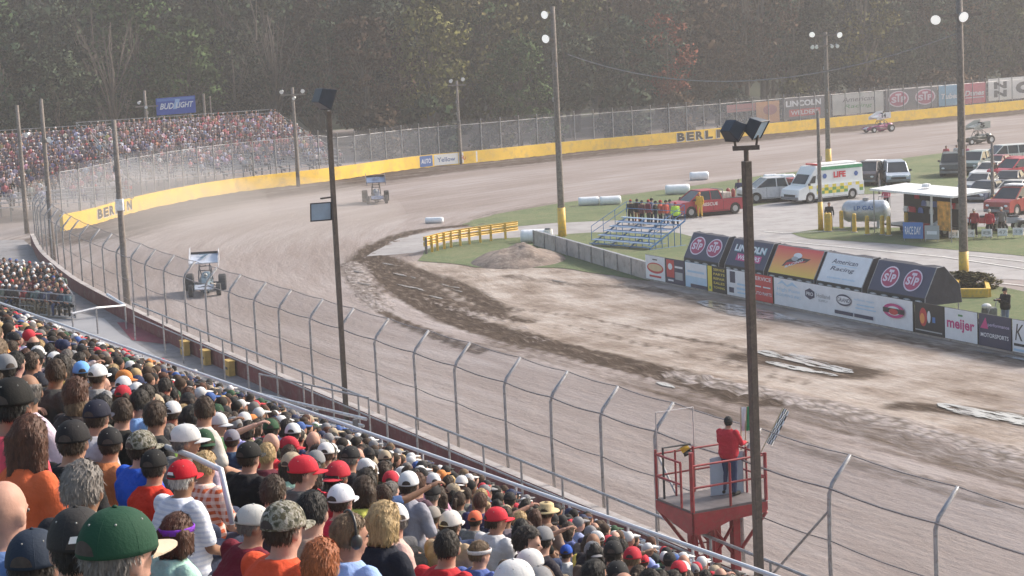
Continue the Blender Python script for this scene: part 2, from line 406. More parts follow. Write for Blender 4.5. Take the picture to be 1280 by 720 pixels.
PUDDLES = [(962, 443, 1.2, .30), (988, 449, 1.6, .34), (1014, 454, 1.5, .30), (1034, 459, 1.5, .34), (1048, 463, .9, .26), (982, 458, 1.3, .26), (1008, 463, 1.1, .22), (1030, 467, .8, .2), (1000, 446, 1.0, .2),
    (1245, 521, 2.4, .55), (1214, 517, 1.1, .3), (1285, 529, 1.5, .35), (925, 388, 3.6, .85), (962, 394, 2.2, .5), (505, 345, 1.6, .16), (515, 360, 1.8, .14), (488, 331, 1.1, .14), (563, 358, 1.2, .13), (572, 364, .7, .1),
    (832, 482, .7, .15), (545, 372, .9, .12), (1262, 447, 2.0, .16), (700, 352, 1.0, .12), (455, 355, .9, .12), (448, 340, .8, .12)]
def make_track():
    xs = np.arange(-75, 131, .5); ys = np.arange(14, 292, .5)
    X, Y = np.meshgrid(xs, ys); P = np.stack([X.ravel(), Y.ravel()], 1); nx, ny = len(xs), len(ys)
    centre = smooth([UT*t+VT*32 for t in (-40, 0, 40)] + px([(430, 420), (360, 385), (318, 345), (330, 300), (420, 268), (560, 246), (700, 224), (900, 202), (1100, 180), (1290, 160), (1500, 140)]), 3)
    d, s, sg = seg_dist(P, centre)
    z = np.zeros(len(P)); red = np.zeros(len(P)); grn = np.zeros(len(P)); blu = np.zeros(len(P))
    def stroke(line, w, amt, ch):
        dd, _, _ = seg_dist(P, smooth(line)); v = amt*np.clip(1.35-dd/w, 0, 1); np.maximum(ch, v, out=ch)
    stroke(px([(600, 280), (560, 284), (520, 288), (470, 305), (445, 330)]), 1.1, .85, red)
    stroke(px([(468, 318), (482, 343), (520, 374), (562, 396), (610, 414), (680, 431), (750, 447), (830, 467), (900, 487), (960, 503)]), 1.0, 1.3, red)
    stroke(px([(480, 322), (505, 335), (560, 352), (600, 372), (622, 392)]), .9, .95, red)
    stroke(px([(500, 345), (555, 372), (600, 390), (660, 402)]), .8, .9, red)
    stroke(px([(640, 385), (740, 398), (830, 420), (960, 440), (1060, 462)]), .45, .62, red)
    stroke(px([(700, 405), (800, 428), (900, 455), (1010, 480)]), .35, .6, red)
    stroke(px([(960, 503), (1080, 540), (1280, 600), (1400, 632)]), 1.2, .65, red)
    stroke(px([(600, 430), (700, 452), (800, 482), (900, 515), (1050, 570), (1280, 640)]), 1.0, .55, red)
    stroke(px([(430, 330), (440, 352), (462, 378), (500, 404), (600, 440)]), .5, .9, red)
    stroke(px([(442, 325), (452, 350), (475, 375)]), .4, .9, red)
    stroke([a+(Vector((0, 0, 0))-a).normalized()*6.5 for a in FARW], 6.5, .74, red)
    stroke([a+(Vector((0, 0, 0))-a).normalized()*1.0 for a in FARW], 1.6, .8, red)
    stroke(px([(640, 345), (720, 357), (830, 360), (930, 392), (1140, 425), (1280, 455)]), 1.0, .6, red)
    stroke(px([(940, 446), (1000, 455), (1065, 466)]), 1.5, 1.1, red)
    stroke(px([(1130, 508), (1210, 514), (1300, 530)]), 1.0, .85, red)
    stroke(px([(545, 520), (800, 600), (1000, 655)]), .6, .3, red)
    stroke(px([(1100, 205), (960, 222), (800, 243), (640, 262), (590, 280)]), 2.5, .5, red)
    stroke(px([(850, 470), (960, 493), (1080, 520), (1200, 552), (1300, 580)]), 1.0, .75, blu)
    stroke(px([(440, 330), (455, 365), (480, 385)]), 1.0, .7, blu)
    stroke(px([(520, 375), (600, 392), (680, 425)]), .9, .5, blu)
    tanp = px([(470, 330), (560, 395), (700, 440), (860, 480), (1000, 500), (1300, 575), (1300, 440), (1140, 415), (900, 365), (800, 345), (700, 330), (560, 322)])
    ins = inside(P, tanp); grn[ins] = .85
    dd, _, _ = seg_dist(P, tanp+[tanp[0]]); grn = np.where(ins, np.clip(.4+dd*.25, 0, .9), np.clip(.4-dd*.25, 0, 1))
    pm = np.ones(len(P))
    for (x, y, lx, ly) in PUDDLES:
        c_ = at(x, y); pm *= np.clip((np.hypot(P[:, 0]-c_.x, P[:, 1]-c_.y)-lx*.8)/1.2, 0, 1)
    # ruts and clods as real relief
    rr = np.random.RandomState(3).rand(len(P))
    z += ((red > .5)*(rr-.5)*.12*red + blu*(rr)*.14)*pm
    me = bpy.data.meshes.new('dirt_track')
    vs = np.stack([P[:, 0], P[:, 1], z], 1)
    i = np.arange(nx*ny).reshape(ny, nx)
    f = np.stack([i[:-1, :-1], i[:-1, 1:], i[1:, 1:], i[1:, :-1]], -1).reshape(-1, 4)
    me.vertices.add(len(vs)); me.vertices.foreach_set('co', vs.ravel())
    me.loops.add(f.size); me.loops.foreach_set('vertex_index', f.ravel())
    me.polygons.add(len(f)); me.polygons.foreach_set('loop_start', np.arange(0, f.size, 4)); me.polygons.foreach_set('loop_total', np.full(len(f), 4))
    me.update(); me.validate()
    uv = me.uv_layers.new(name='Along'); U = np.stack([s, d*sg], 1)[f.ravel()]; uv.data.foreach_set('uv', U.ravel())
    at_ = me.color_attributes.new('Zone', 'FLOAT_COLOR', 'POINT')
    at_.data.foreach_set('color', np.stack([red, grn, blu, np.ones(len(P))], 1).ravel())
    me.polygons.foreach_set('use_smooth', [True]*len(f))
    me.materials.append(ground_material())
    o = bpy.data.objects.new('dirt_track', me); COL.objects.link(o); struct(o)
make_track()
mb = MB(); mb.quad((-1500, -300, -.25), (1500, -300, -.25), (1500, 2500, -.25), (-1500, 2500, -.25))
struct(mb.build('ground', m=mat('rough_grass_ground', (.075, .08, .045), .95, 0, .5, .05, dirt=(.11, .085, .06))))

def sheet(name, pts, z, m, jitter=.0, step=1.2, seed=1):
    """a flat sheet with an uneven outline"""
    q = []; r = random.Random(seed)
    for a, b in zip(pts, pts[1:]+pts[:1]):
        n = max(1, int((b-a).length/step)) if jitter else 1
        for i in range(n):
            p = a.lerp(b, i/n)
            k = jitter*(mnoise.noise(Vector((p.x*.35, p.y*.35, seed)))*1.4+(r.random()-.5)*.5) if jitter else 0
            q.append(Vector((p.x+k, p.y+k*.8, z)))
    mb = MB(); mb.add(q, [tuple(range(len(q)))])
    me = mb.mesh(name, fix=False); bm = bmesh.new(); bm.from_mesh(me); bmesh.ops.triangulate(bm, faces=bm.faces)
    for f in bm.faces:
        if f.normal.z < 0: f.normal_flip()
    bm.to_mesh(me); bm.free()
    o = bpy.data.objects.new(name, me); COL.objects.link(o); me.materials.append(m); return struct(o)
def grassmat():
    if 'g' in MATS: return MATS['g']
    m, nt, b = _base('mown_grass')
    a = noise(nt, .25, 6, .65); c = noise(nt, 2.2, 6, .7)
    col = ramp(nt, a, [(.3, (.07, .105, .04)), (.5, (.105, .145, .055)), (.7, (.16, .165, .08))])
    col = mixc(nt, ramp(nt, c, [(.45, (0, 0, 0)), (.75, (.8, .8, .8))]), col, (.21, .19, .10))
    nt.links.new(col, b.inputs['Base Color']); b.inputs['Roughness'].default_value = .95
    bn = N(nt, 'ShaderNodeBump', Strength=.9); bn.inputs['Distance'].default_value = .12; nt.links.new(noise(nt, 5, 6, .8), bn.inputs['Height']); nt.links.new(bn.outputs[0], b.inputs['Normal'])
    MATS['g'] = m; return m
asph = mat('worn_asphalt', (.30, .285, .285), .85, 0, .14, .35, bump=.3, bscale=14, dirt=(.21, .19, .18))
asph2 = mat('worn_asphalt_dark', (.25, .235, .235), .85, 0, .16, .3, bump=.3, bscale=14, dirt=(.17, .15, .14))
sheet('infield_grass', px([(575, 281), (620, 268), (700, 254), (790, 243), (870, 232), (950, 220), (1060, 207), (1190, 190), (1330, 178), (1330, 238), (1200, 243), (1130, 241), (1065, 244), (985, 250), (920, 262), (860, 268), (780, 275), (690, 279), (620, 286)]), .02, grassmat(), .5, seed=2)
sheet('pit_road', px([(455, 322), (500, 297), (560, 286), (650, 283), (760, 273), (930, 258), (1065, 244), (1340, 236), (1340, 352), (1180, 347), (1080, 336), (960, 314), (870, 300), (845, 292), (740, 292), (650, 299), (560, 304), (520, 316)]), .012, asph, .12, seed=3)
sheet('infield_grass', px([(525, 326), (535, 312), (560, 304), (600, 300), (650, 297), (740, 291), (845, 291), (880, 300), (1080, 337), (1180, 349), (1330, 372), (1330, 452), (1140, 411), (860, 356), (800, 350), (700, 335), (600, 334)]), .028, grassmat(), .25, seed=4)
sheet('traffic_island', px([(988, 292), (1040, 284), (1120, 283), (1330, 280), (1330, 326), (1200, 313), (1100, 304), (1010, 299)]), .03, grassmat(), .15, seed=5)
sheet('paddock_asphalt', px([(1060, 246), (1340, 240), (1340, 283), (1120, 285), (1040, 284), (1030, 262)]), .034, asph2, .1, seed=6)
for i, l in enumerate([[(975, 301), (1180, 321), (1330, 343)], [(1150, 343), (1330, 362)], [(955, 289), (980, 291), (1060, 288)], [(1200, 318), (1330, 332)], [(880, 292), (960, 303)]]):
    P_ = px(l, .045); mb = MB().use(mat('road_line_paint', (.62, .62, .6), .7, 0, .15, 3, dirt=(.35, .33, .32)))
    for a, b in zip(P_[:-1], P_[1:]):
        n = (b-a).normalized().cross(Vector((0, 0, 1)))*.07; mb.quad(a-n, b-n, b+n, a+n)
    struct(mb.build('road_marking'))
def water():
    if 'w' in MATS: return MATS['w']
    m, nt, b = _base('puddle_water'); b.inputs['Base Color'].default_value = (.34, .31, .30, 1); b.inputs['Roughness'].default_value = .07
    b.inputs['Specular IOR Level'].default_value = 1.0
    b.inputs['IOR'].default_value = 1.6
    b.inputs['Roughness'].default_value = .16; tc = N(nt, 'ShaderNodeTexCoord'); m1 = N(nt, 'ShaderNodeMapping', vector_type='POINT'); m1.inputs['Rotation'].default_value = (0, 0, -TH); m2 = N(nt, 'ShaderNodeMapping'); m2.inputs['Scale'].default_value = (3.4, .55, 1)
    nt.links.new(tc.outputs['Object'], m1.inputs['Vector']); nt.links.new(m1.outputs[0], m2.inputs['Vector'])
    nt.links.new(ramp(nt, noise(nt, 1.3, 6, .65, m2.outputs[0]), [(.43, (0, 0, 0)), (.49, (1, 1, 1))]), b.inputs['Alpha'])
    bn = N(nt, 'ShaderNodeBump', Strength=.08); bn.inputs['Distance'].default_value = .02; nt.links.new(noise(nt, 3, 3, .5), bn.inputs['Height']); nt.links.new(bn.outputs[0], b.inputs['Normal'])
    MATS['w'] = m; return m
def puddle(x, y, lx, ly, seed):
    c = at(x, y); r = random.Random(seed); n = 30; q = []
    for i in range(n):
        a = 2*math.pi*i/n; k = 1+.35*mnoise.noise(Vector((math.cos(a)*1.3, math.sin(a)*1.3, seed)))+.12*mnoise.noise(Vector((math.cos(a)*4, math.sin(a)*4, seed+5)))
        d = UT*(math.cos(a)*lx*k)+VT*(math.sin(a)*ly*k+.25*ly*math.sin(2*math.cos(a)+seed)); q.append(Vector((c.x+d.x, c.y+d.y, .03+.001*(seed % 5))))
    mb = MB(); mb.add(q, [tuple(range(n))]); struct(mb.build('puddle', m=water()))
for k, (x, y, lx, ly) in enumerate(PUDDLES): puddle(x, y, lx, ly, k)
# walkway between the stand and the wall, and the earth under the stand
wk = [UT*t+VT*21.75 for t in (-40, 0, 30, 60, 74)] + px([(110, 360), (76, 338), (50, 318), (30, 300), (-60, 300)], .5) + [Vector((-70, 60, 0)), Vector((-30, -20, 0))]
sheet('walkway', wk, .5, mat('walkway_concrete', (.235, .225, .23), .85, 0, .14, .5, bump=.2, dirt=(.16, .145, .14)))
mb = MB().use(mat('walkway_edge', (.2, .19, .19), .9))
# ------------------------------------------------------------------ walls and catch fences
def wall_strip(line, th, z0, z1, m_in, m_out, m_top, flip=1):
    """a concrete wall along a polyline; th is its thickness to the outside"""
    mb = MB(); n = len(line); off = []
    for i in range(n):
        d = (line[min(i+1, n-1)]-line[max(i-1, 0)]); d.z = 0; d.normalize(); off.append(Vector((-d.y, d.x, 0))*th*flip)
    A = [[Vector((p.x, p.y, z)) for z in (z0, z1)] for p in line]; B = [[Vector((p.x, p.y, z))+o for z in (z0, z1)] for p, o in zip(line, off)]
    for i in range(n-1):
        mb.use(m_in).quad(A[i][0], A[i+1][0], A[i+1][1], A[i][1])
        mb.use(m_out).quad(B[i+1][0], B[i][0], B[i][1], B[i+1][1])
        mb.use(m_top).quad(A[i][1], A[i+1][1], B[i+1][1], B[i][1])
    for i in (0, n-1): mb.use(m_top).quad(A[i][0], B[i][0], B[i][1], A[i][1])
    return mb, off
conc = mat('bare_concrete', (.44, .40, .385), .85, 0, .15, .8, bump=.2, dirt=(.27, .235, .215))
redw = mat('maroon_wall_paint', (.155, .04, .045), .75, 0, .25, 1.0, dirt=(.21, .13, .12))
yellow = mat('yellow_wall_paint', (.82, .52, .06), .6, 0, .1, .4, dirt=(.60, .40, .12))
def meshmat(key, alpha, col=(.30, .31, .33)):
    if key in MATS: return MATS[key]
    m, nt, b = _base(key)
    # woven wire: two diagonal wire sets seen through an alpha pattern
    b.inputs['Base Color'].default_value = (*col, 1); b.inputs['Metallic'].default_value = .3; b.inputs['Roughness'].default_value = .6
    f = noise(nt, .8, 3, .5)
    a = N(nt, 'ShaderNodeMapRange'); nt.links.new(f, a.inputs[0]); a.inputs[3].default_value = alpha*.6; a.inputs[4].default_value = alpha*1.4
    nt.links.new(a.outputs[0], b.inputs['Alpha']); MATS[key] = m; return m

# front wall
t = thing('track_wall', 'low concrete wall with a maroon painted back along the walkway below the near grandstand', 'wall')
fl = smooth(FRONTW, 2)
mb, off = wall_strip(fl, .28, -.1, 1.2, conc, redw, conc, 1)
mb.build('wall', t)
bx = MB().use(mat('yellow_box_paint', (.55, .36, .10), .7, 0, .2, 3))
for x in (234, 260, 290):
    p = on_line(UT*0+VT*21.5, UT*50+VT*21.5, x, .9)
    tb = MB().use(mat('yellow_box_paint', (.55, .36, .10))); tb.box((0, 0, .28), (.25, .6, .55)); tb.use(kpaint()).box((-.14, 0, .3), (.02, .3, .1)); tb.use(mat('yellow_box_paint', (1, 1, 1))).box((0, 0, .58), (.3, .64, .05))
    o = tb.build('barrier_block', loc=(p.x-.1, p.y, .5), rz=TH, bevel=.02)
    tag(o, {234: 'farthest of three tan yellow blocks against the maroon wall back', 260: 'middle tan yellow block against the maroon wall back', 290: 'nearest of three tan yellow blocks against the maroon wall back'}[x], 'block', 'yellow blocks behind the wall')

fence = thing('catch_fence', 'tall chain link catch fence with posts bent over the track along the front straight', 'fence', group='catch fences')
xs = [1172, 1040, 930, 823, 755, 693, 635, 573, 522, 473, 430, 392, 353, 322]
k = 1/(322+500.)
xs2 = []
for i in range(12): k += .0000485; xs2.append(1/k-500)
base = [on_line(VT*22.05, UT*50+VT*22.05, x, 1.2) for x in [1560, 1345]+xs+[x for x in xs2 if x > 170]]
cur = smooth(FRONTW[-5:], 2); acc = 0
d0 = base[-1]; last = d0
for a, b in zip(cur[:-1], cur[1:]):
    n = max(1, int((b-a).length/.5))
    for i in range(n):
        p = a.lerp(b, i/n); p = Vector((p.x, p.y, 1.2))
        if (p-d0).dot(UT) > 0 and (p-last).length >= 3.0: base.append(p); last = p
tops = []; elb = []
for i, p in enumerate(base):
    j = min(i, len(base)-2); d = (base[j+1]-base[j]).normalized(); inn = Vector((d.y, -d.x, 0))
    e = p+Vector((0, 0, 2.35)); q = e+inn*.55+Vector((0, 0, .62))
    w = Vector((rnd.uniform(-.02, .02), rnd.uniform(-.02, .02), 0))
    MB().use(steel()).tube([p-Vector((0, 0, .5)), p+Vector((0, 0, 1.2))+w, e-Vector((0, 0, .12)), e+inn*.08+Vector((0, 0, .1)), q], .045, 8).build('post', fence, smooth=True)
    elb.append(e); tops.append(q)
for nm, pts, r in (('top_wire', tops, .014), ('cable', elb, .022), ('cable', [p+Vector((0, 0, 1.25)) for p in base], .016), ('cable', [p+Vector((0, 0, .3)) for p in base], .012)):
    c = []
    for a, b in zip(pts[:-1], pts[1:]):
        for i in range(4): c.append(a.lerp(b, i/4)-Vector((0, 0, .05*math.sin(math.pi*i/4))))
    MB().use(mat('fence_cable', (.24, .22, .22), .6, .4)).tube(c+[pts[-1]], r, 5).build(nm, fence)
mb = MB().use(meshmat('fence_wire_near', .16))
for i in range(len(base)-1):
    b0, b1 = base[i]-Vector((0, 0, .05)), base[i+1]-Vector((0, 0, .05))
    mb.quad(b0, b1, elb[i+1], elb[i]); mb.quad(elb[i], elb[i+1], tops[i+1], tops[i])
mb.build('chain_link', fence)
# two diagonal stays
for (x, y, y2, s) in ((823, 620, 0, 1), (1040, 0, 0, -1)):
    i = ([1560, 1345]+xs).index(x); p = base[i]
    MB().use(steel()).bar(elb[i]-Vector((0, 0, .45)), p-UT*2.0*s-VT*.1+Vector((0, 0, .1)), .028).build('stay', fence)

# far wall: yellow concrete with writing and small advertisements
tw = thing('speedway_wall', 'long yellow painted concrete wall curving round the far turn, lettered in black', 'wall')
FW = smooth(FARW, 2)
mb, off = wall_strip(FW, .3, -.1, 1.25, yellow, conc, yellow, 1)
mb.build('wall', tw)
def far_panel(x0, x1, z0, h, back=0.0, along=None):
    """bottom-left corner, right vector and width for a face on the far wall between two picture columns"""
    line = FW; pts = []
    for x in (x0, x1):
        for a, b in zip(line[:-1], line[1:]):
            pa, pb = proj((a.x, a.y, z0))[0], proj((b.x, b.y, z0))[0]
            if min(pa, pb) <= x <= max(pa, pb): pts.append(a.lerp(b, (x-pa)/(pb-pa))); break
    a, b = pts; a = Vector((a.x, a.y, z0)); b = Vector((b.x, b.y, z0)); r = (b-a).normalized()
    o = Vector((-r.y, r.x, 0))*back
    return a+o, r, (b-a).length
blackt = mat('black_letter_paint', (.035, .03, .03), .7, 0, .2, 5); whitet = mat('white_letter_paint', (.74, .74, .74), .6, 0, .05, 5)
redt = mat('red_letter_paint', (.50, .04, .06), .6, 0, .1, 5); bluet = mat('blue_letter_paint', (.05, .12, .34), .6, 0, .1, 5)
for x0, x1, hh, zb in ((846, 916, 1.02, .12), (122, 166, .80, .30)):
    for i, ch in enumerate('BERLIN'):
        a0 = x0+(x1-x0)*i/6; a1 = x0+(x1-x0)*(i+.88)/6
        o, r, w = far_panel(a0, a1, zb, 1.0, -.02); pn = Panel(o, r, (0, 0, 1), w, hh); iw = .45 if ch == 'I' else .92
        pn.text(whitet, ch, .46, .46, iw*1.06, 1.0, .06).text(blackt, ch, .5, .5, iw, .96, .05); pn.build('lettering', tw)
for x0, x1, bg, tx, tc in ((525, 541, bluet, 'AUTO', redt), (543, 573, whitet, 'Yellow', bluet), (574, 597, whitet, 'RACE', redt)):
    o, r, w = far_panel(x0, x1, .08, 1.1); pn = Panel(o, r, (0, 0, 1), w, 1.12)
    pn.rect(bg, 0, 0, 1, 1).text(tc if bg is not bluet else whitet, tx, .5, .5, .75, .42); pn.build('advert', tw)
ff = thing('catch_fence', 'tall grey chain link fence standing on the yellow wall around the far turn', 'fence', group='catch fences')
acc = 0; fp = []; nxt = 0
for a, b in zip(FW[:-1], FW[1:]):
    l = (b-a).length
    while nxt <= acc+l:
        fp.append(a.lerp(b, (nxt-acc)/l)); nxt += 2.7
    acc += l
fmb = MB().use(meshmat('fence_wire_far', .34, (.26, .28, .33)))
ft = []
for i, p in enumerate(fp):
    n = -(Vector((p.x, p.y, 0))-Vector((0, 60, 0))).normalized()
    p = Vector((p.x, p.y, 1.25))-n*.15; hgt = 3.3 if proj(p)[0] > 400 else 3.7
    e = p+Vector((0, 0, hgt-.5)); q = e+n*.5+Vector((0, 0, .5)); ft.append((p, e, q))
    if i < 98: MB().use(steel()).tube([p-Vector((0, 0, .3)), e, q], .06, 5).build('post', ff)
for (p, e, q), (p2, e2, q2) in zip(ft[:-1], ft[1:]):
    fmb.quad(p, p2, e2, e); fmb.quad(e, e2, q2, q)
fmb.build('chain_link', ff)
MB().use(steel()).tube([e for p, e, q in ft], .03, 4).build('cable', ff)

# infield wall
W0, W1, W2 = at(668, 307), at(808, 350), at(1280, 445)
W3 = W2+(W2-W1)*.35
t = thing('infield_wall', 'low grey concrete wall with a metal cap between infield grass and mud', 'wall')
mb, _o = wall_strip([W3, W2, W1, W0], .2, -.05, .95, conc, conc, steel(), -1); mb.build('wall', t)
for s in range(9):
    p = W0.lerp(W1, s/9); MB().use(steel()).box((p.x-.03, p.y, .48), (.07, .09, .98), rz=TH*.7).build('post', t)
WD = (W2-W1).normalized(); WN = Vector((-WD.y, WD.x, 0)); WN = WN if WN.x < 0 else -WN     # WN points to the track
def advert(name, label, x0, x1, bg, draw, h=1.28, cat='advert board', grp='advert boards on the infield wall'):
    a = on_line(W1, W2, x0, .12); b = on_line(W1, W2, x1, .12); w = (b-a).length
    o = Vector((a.x, a.y, .1))+WN*.06
    t = thing(name, label, cat, o, 0, grp)
    mb = MB().use(kpaint()); r = WD; up = Vector((0, 0, 1))
    mb.prism([Vector((0, 0, 0)), r*w, r*w+up*h, up*h], -WN*.04); mb.build('board', t)
    pn = Panel(WN*.004, r, up, w, h); pn.rect(bg, .005, .01, .995, .99); draw(pn); pn.build('face', t)
    return t
cm = lambda k, c: mat('sign_'+k, c, .5, 0, .05, 3)
SW, SK, SN, SR = cm('white', (.74, .76, .80)), cm('black', (.03, .03, .035)), cm('navy', (.045, .05, .10)), cm('red', (.55, .06, .06))
SB, SLB, SY, SG, SP, SGR = cm('blue', (.08, .20, .50)), cm('pale_blue', (.45, .62, .78)), cm('yellow', (.75, .62, .10)), cm('green', (.12, .3, .12)), cm('magenta', (.55, .06, .22)), cm('grey', (.38, .40, .42))
SO = cm('orange', (.80, .33, .10))
advert('advert_board', 'white advert board with a red and tan oval badge, leftmost on the infield wall', 809, 833.5, SW, lambda p: p.oval(SR, .5, .5, .42, .22).oval(cm('tan', (.66, .5, .3)), .5, .52, .36, .15).rect(SR, .2, .12, .8, .2).rect(SK, .38, .82, .62, .87))
advert('advert_board', 'dark advert board with a red emblem panel, right of the oval badge board', 834.5, 857.5, SN, lambda p: p.rect(SR, .04, .25, .46, .95).oval(SW, .24, .68, .12, .13).rect(SW, .5, .66, .92, .74).rect(SW, .12, .1, .42, .17).rect(SGR, .52, .2, .92, .5))
advert('advert_board', 'pale blue and white advert board with a dark foot strip', 858.5, 886, SLB, lambda p: p.rect(SW, .03, .45, .97, .97).rect(SLB, .12, .6, .88, .68).rect(SN, .25, .02, 1, .16))
advert('advert_board', 'narrow yellow strip board on the infield wall', 886.8, 892.2, SY, lambda p: p.rect(SG, .3, .1, .7, .2))
advert('advert_board', 'black advert board covered with lines of yellow text', 893, 909.5, SK, lambda p: [p.text(SY, s, .5, .88-.17*i, .84, .09) for i, s in enumerate(['SERVICE', 'PARTS', 'REPAIR', 'SALES', 'TOWING'])])
advert('advert_board', 'white advert board with dark blue blocks on its left', 910.5, 941, SW, lambda p: p.rect(SN, .14, .5, .36, .93).rect(SN, .1, .12, .3, .32).rect(SLB, .45, .45, .92, .52).rect(SLB, .42, .28, .9, .36).rect(SLB, .45, .14, .9, .2))
advert('advert_board', 'red advert board with white text lines beside the long white board', 942, 968, SR, lambda p: p.text(SW, 'SERVICE', .5, .84, .86, .14).rect(SW, .1, .52, .45, .57).rect(SW, .55, .52, .9, .57).text(SW, 'AUTO PARTS', .5, .3, .9, .12))
def longb(p):
    p.poly(SLB, [(.03, .75), (.07, .93), (.11, .78), (.15, .92), (.2, .72), (.15, .8), (.11, .72), (.07, .83)]).text(SLB, 'High Point', .12, .58, .18, .16).text(SLB, 'ROOFING INC', .12, .40, .19, .1)
    p.poly(SN, [(.25, .72), (.285, .82), (.32, .72), (.32, .52), (.285, .42), (.25, .52)]).text(SW, 'PRO', .285, .62, .05, .13).text(SGR, 'Holland', .385, .62, .1, .14).text(SGR, 'SUPPLY', .385, .45, .07, .08)
    p.oval(SN, .535, .62, .055, .2).oval(SW, .535, .62, .05, .14).text(SN, 'GRAND', .535, .62, .09, .14)
    p.rect(SN, .47, .12, .6, .24).rect(SN, .61, .12, .74, .24).text(SLB, 'collision repair', .68, .72, .14, .1).rect(SLB, .62, .42, .76, .46).rect(SLB, .63, .54, .75, .58)
    p.oval(SP, .88, .58, .07, .24).oval(SW, .88, .58, .045, .15).rect(SK, .81, .5, .95, .66).oval(SR, .88, .55, .03, .1)
advert('advert_board', 'long white advert board with a row of separate company logos', 969, 1144, SW, longb)
advert('advert_board', 'black advert board with an orange and blue picture, right of the long white board', 1145.5, 1182, SK, lambda p: p.oval(SR, .3, .55, .13, .3).oval(SO, .27, .5, .08, .17).oval(SW, .5, .58, .06, .2).rect(SB, .62, .42, .72, .6).rect(SGR, .03, .1, .95, .14))
advert('advert_board', 'white advert board reading meijer in magenta letters', 1183, 1224, SW, lambda p: p.text(SP, 'meijer', .49, .48, .84, .42, .03).rect(SG, .42, .78, .56, .84))
advert('advert_board', 'navy advert board with a pink mark and white text, right of the magenta lettered board', 1225.5, 1266, SN, lambda p: p.poly(SP, [(.05, .55), (.22, .9), (.3, .55)]).text(cm('lilac', (.5, .45, .65)), 'performance', .62, .68, .66, .14).text(SW, 'MOTORSPORTS', .5, .36, .86, .13, .02))
advert('advert_board', 'white advert board with a large dark K, cut by the right edge of the picture', 1267.5, 1320, SW, lambda p: p.text(SK, 'K', .17, .62, .2, .5, 0, .2).rect(SK, .04, .2, .9, .28).rect(SLB, .04, .05, .9, .12))

# box-shaped sloping advert covers standing behind the infield wall
def cover(label, TL, TR, BL, BR, bg, draw, endx=None, seed=0):
    L0 = W1-WN*.55; L1 = W2-WN*.55
    a = on_line(L0, L1, BL[0], 1.3); b = on_line(L0, L1, BR[0], 1.3); w = (b-a).length
    org = Vector((a.x, a.y, 0)); t = thing('advert_cover', label, 'advert cover', org, 0, 'sloping advert covers behind the infield wall')
    r = WD; bk = -WN; up = Vector((0, 0, 1)); z0 = 1.1; zb = 1.42; h = 1.22; dep = 1.75; lean = .62
    fab = mat('dark_cover_fabric', (.035, .035, .05), .75, 0, .3, 2, bump=.5, bscale=3)
    mb = MB().use(fab)
    ring = lambda s: [r*s+up*z0-bk*.03, r*s+up*zb, r*s+bk*lean+up*(zb+h), r*s+bk*(lean+.35)+up*(zb+h+.03), r*s+bk*dep+up*(zb+h*.35), r*s+bk*(dep+.1)+up*z0]
    rings = [ring(w*i/6) for i in range(7)]
    rr = random.Random(seed)
    for g in rings[1:-1]:
        for j in (3, 4): g[j] = g[j]+up*rr.uniform(-.06, .03)
    mb.loft(rings).build('cover', t)
    f = Panel(up*zb, r, (bk*lean+up*h).normalized(), w, math.hypot(lean, h)); f.rect(bg, .0, .0, 1, 1); draw(f); f.build('face', t)
    # foot valance with a row of small pale crests
    s = Panel(up*z0-bk*.03, r, (up*(zb-z0)+bk*.03).normalized(), w, zb-z0); s.rect(SK, 0, 0, 1, 1)
    n = max(4, int(w/.7))
    for i in range(n): s.oval(SGR, (i+.5)/n, .5, .32/n, .2, 12).rect(SW, (i+.35)/n, .42, (i+.65)/n, .56)
    s.build('valance', t)
    for x in (.1, w-.1):
        for d_ in (.1, dep): MB().use(steel()).bar(r*x+bk*d_, r*x+bk*d_+up*z0, .03).build('leg', t)
    for s_ in (.02, w-.02): MB().use(steel()).tube([g+up*.01 for g in ring(s_)], .022, 5).build('frame', t)
    return t
def stp(p, xs=(.26, .74), y=.52, rx=.2):
    ry = .36
    for x in xs:
        p.oval(cm('logo_white', (.72, .62, .72)), x, y, rx, ry).oval(cm('logo_red', (.42, .05, .13)), x, y, rx*.88, ry*.88)
        p.text(cm('logo_white', 0), 'S', x-rx*.45, y-.03, rx*.5, ry*.75, .04).text(cm('logo_white', 0), 'T', x-rx*.02, y+.05, rx*.55, ry*1.05, .04).text(cm('logo_white', 0), 'P', x+rx*.45, y-.03, rx*.48, ry*.75, .04)
def lincoln(p, c1=SW):
    p.text(cm('teal', (.3, .5, .55)), 'LINCOLN', .5, .68, .78, .27, .05).text(c1, 'LINCOLN', .49, .69, .76, .23, .03).rect(SP, .22, .22, .84, .48).text(c1, 'WELDERS', .53, .35, .56, .17, .02)
def amer(p): p.text(SN, 'American', .46, .74, .56, .16, .01, .2).text(SN, 'Racing', .46, .47, .52, .18, .01, .2).text(SLB, 'custom wheels', .5, .18, .6, .07).rect(SLB, .2, .6, .75, .615)
def emblem(p):
    p.poly(SK, [(.24, .28), (.70, .52), (.78, .66), (.58, .66), (.4, .62), (.3, .5)]).poly(SR, [(.28, .32), (.66, .5), (.7, .58), (.32, .44)]).oval(SW, .5, .72, .09, .1).oval(SGR, .46, .60, .07, .08)
    p.text(SW, 'RACING', .48, .43, .34, .1, .02, .1, .35)
m_, nt_, b_ = _base('orange_fade_print'); tc_ = N(nt_, 'ShaderNodeTexCoord'); sx_ = N(nt_, 'ShaderNodeSeparateXYZ'); nt_.links.new(tc_.outputs['Object'], sx_.inputs[0])
nt_.links.new(ramp(nt_, sx_.outputs[2], [(0, (.85, .60, .12)), (1, (.85, .60, .12))]), b_.inputs['Base Color'])
_r = [n for n in nt_.nodes if n.bl_idname == 'ShaderNodeValToRGB'][0]
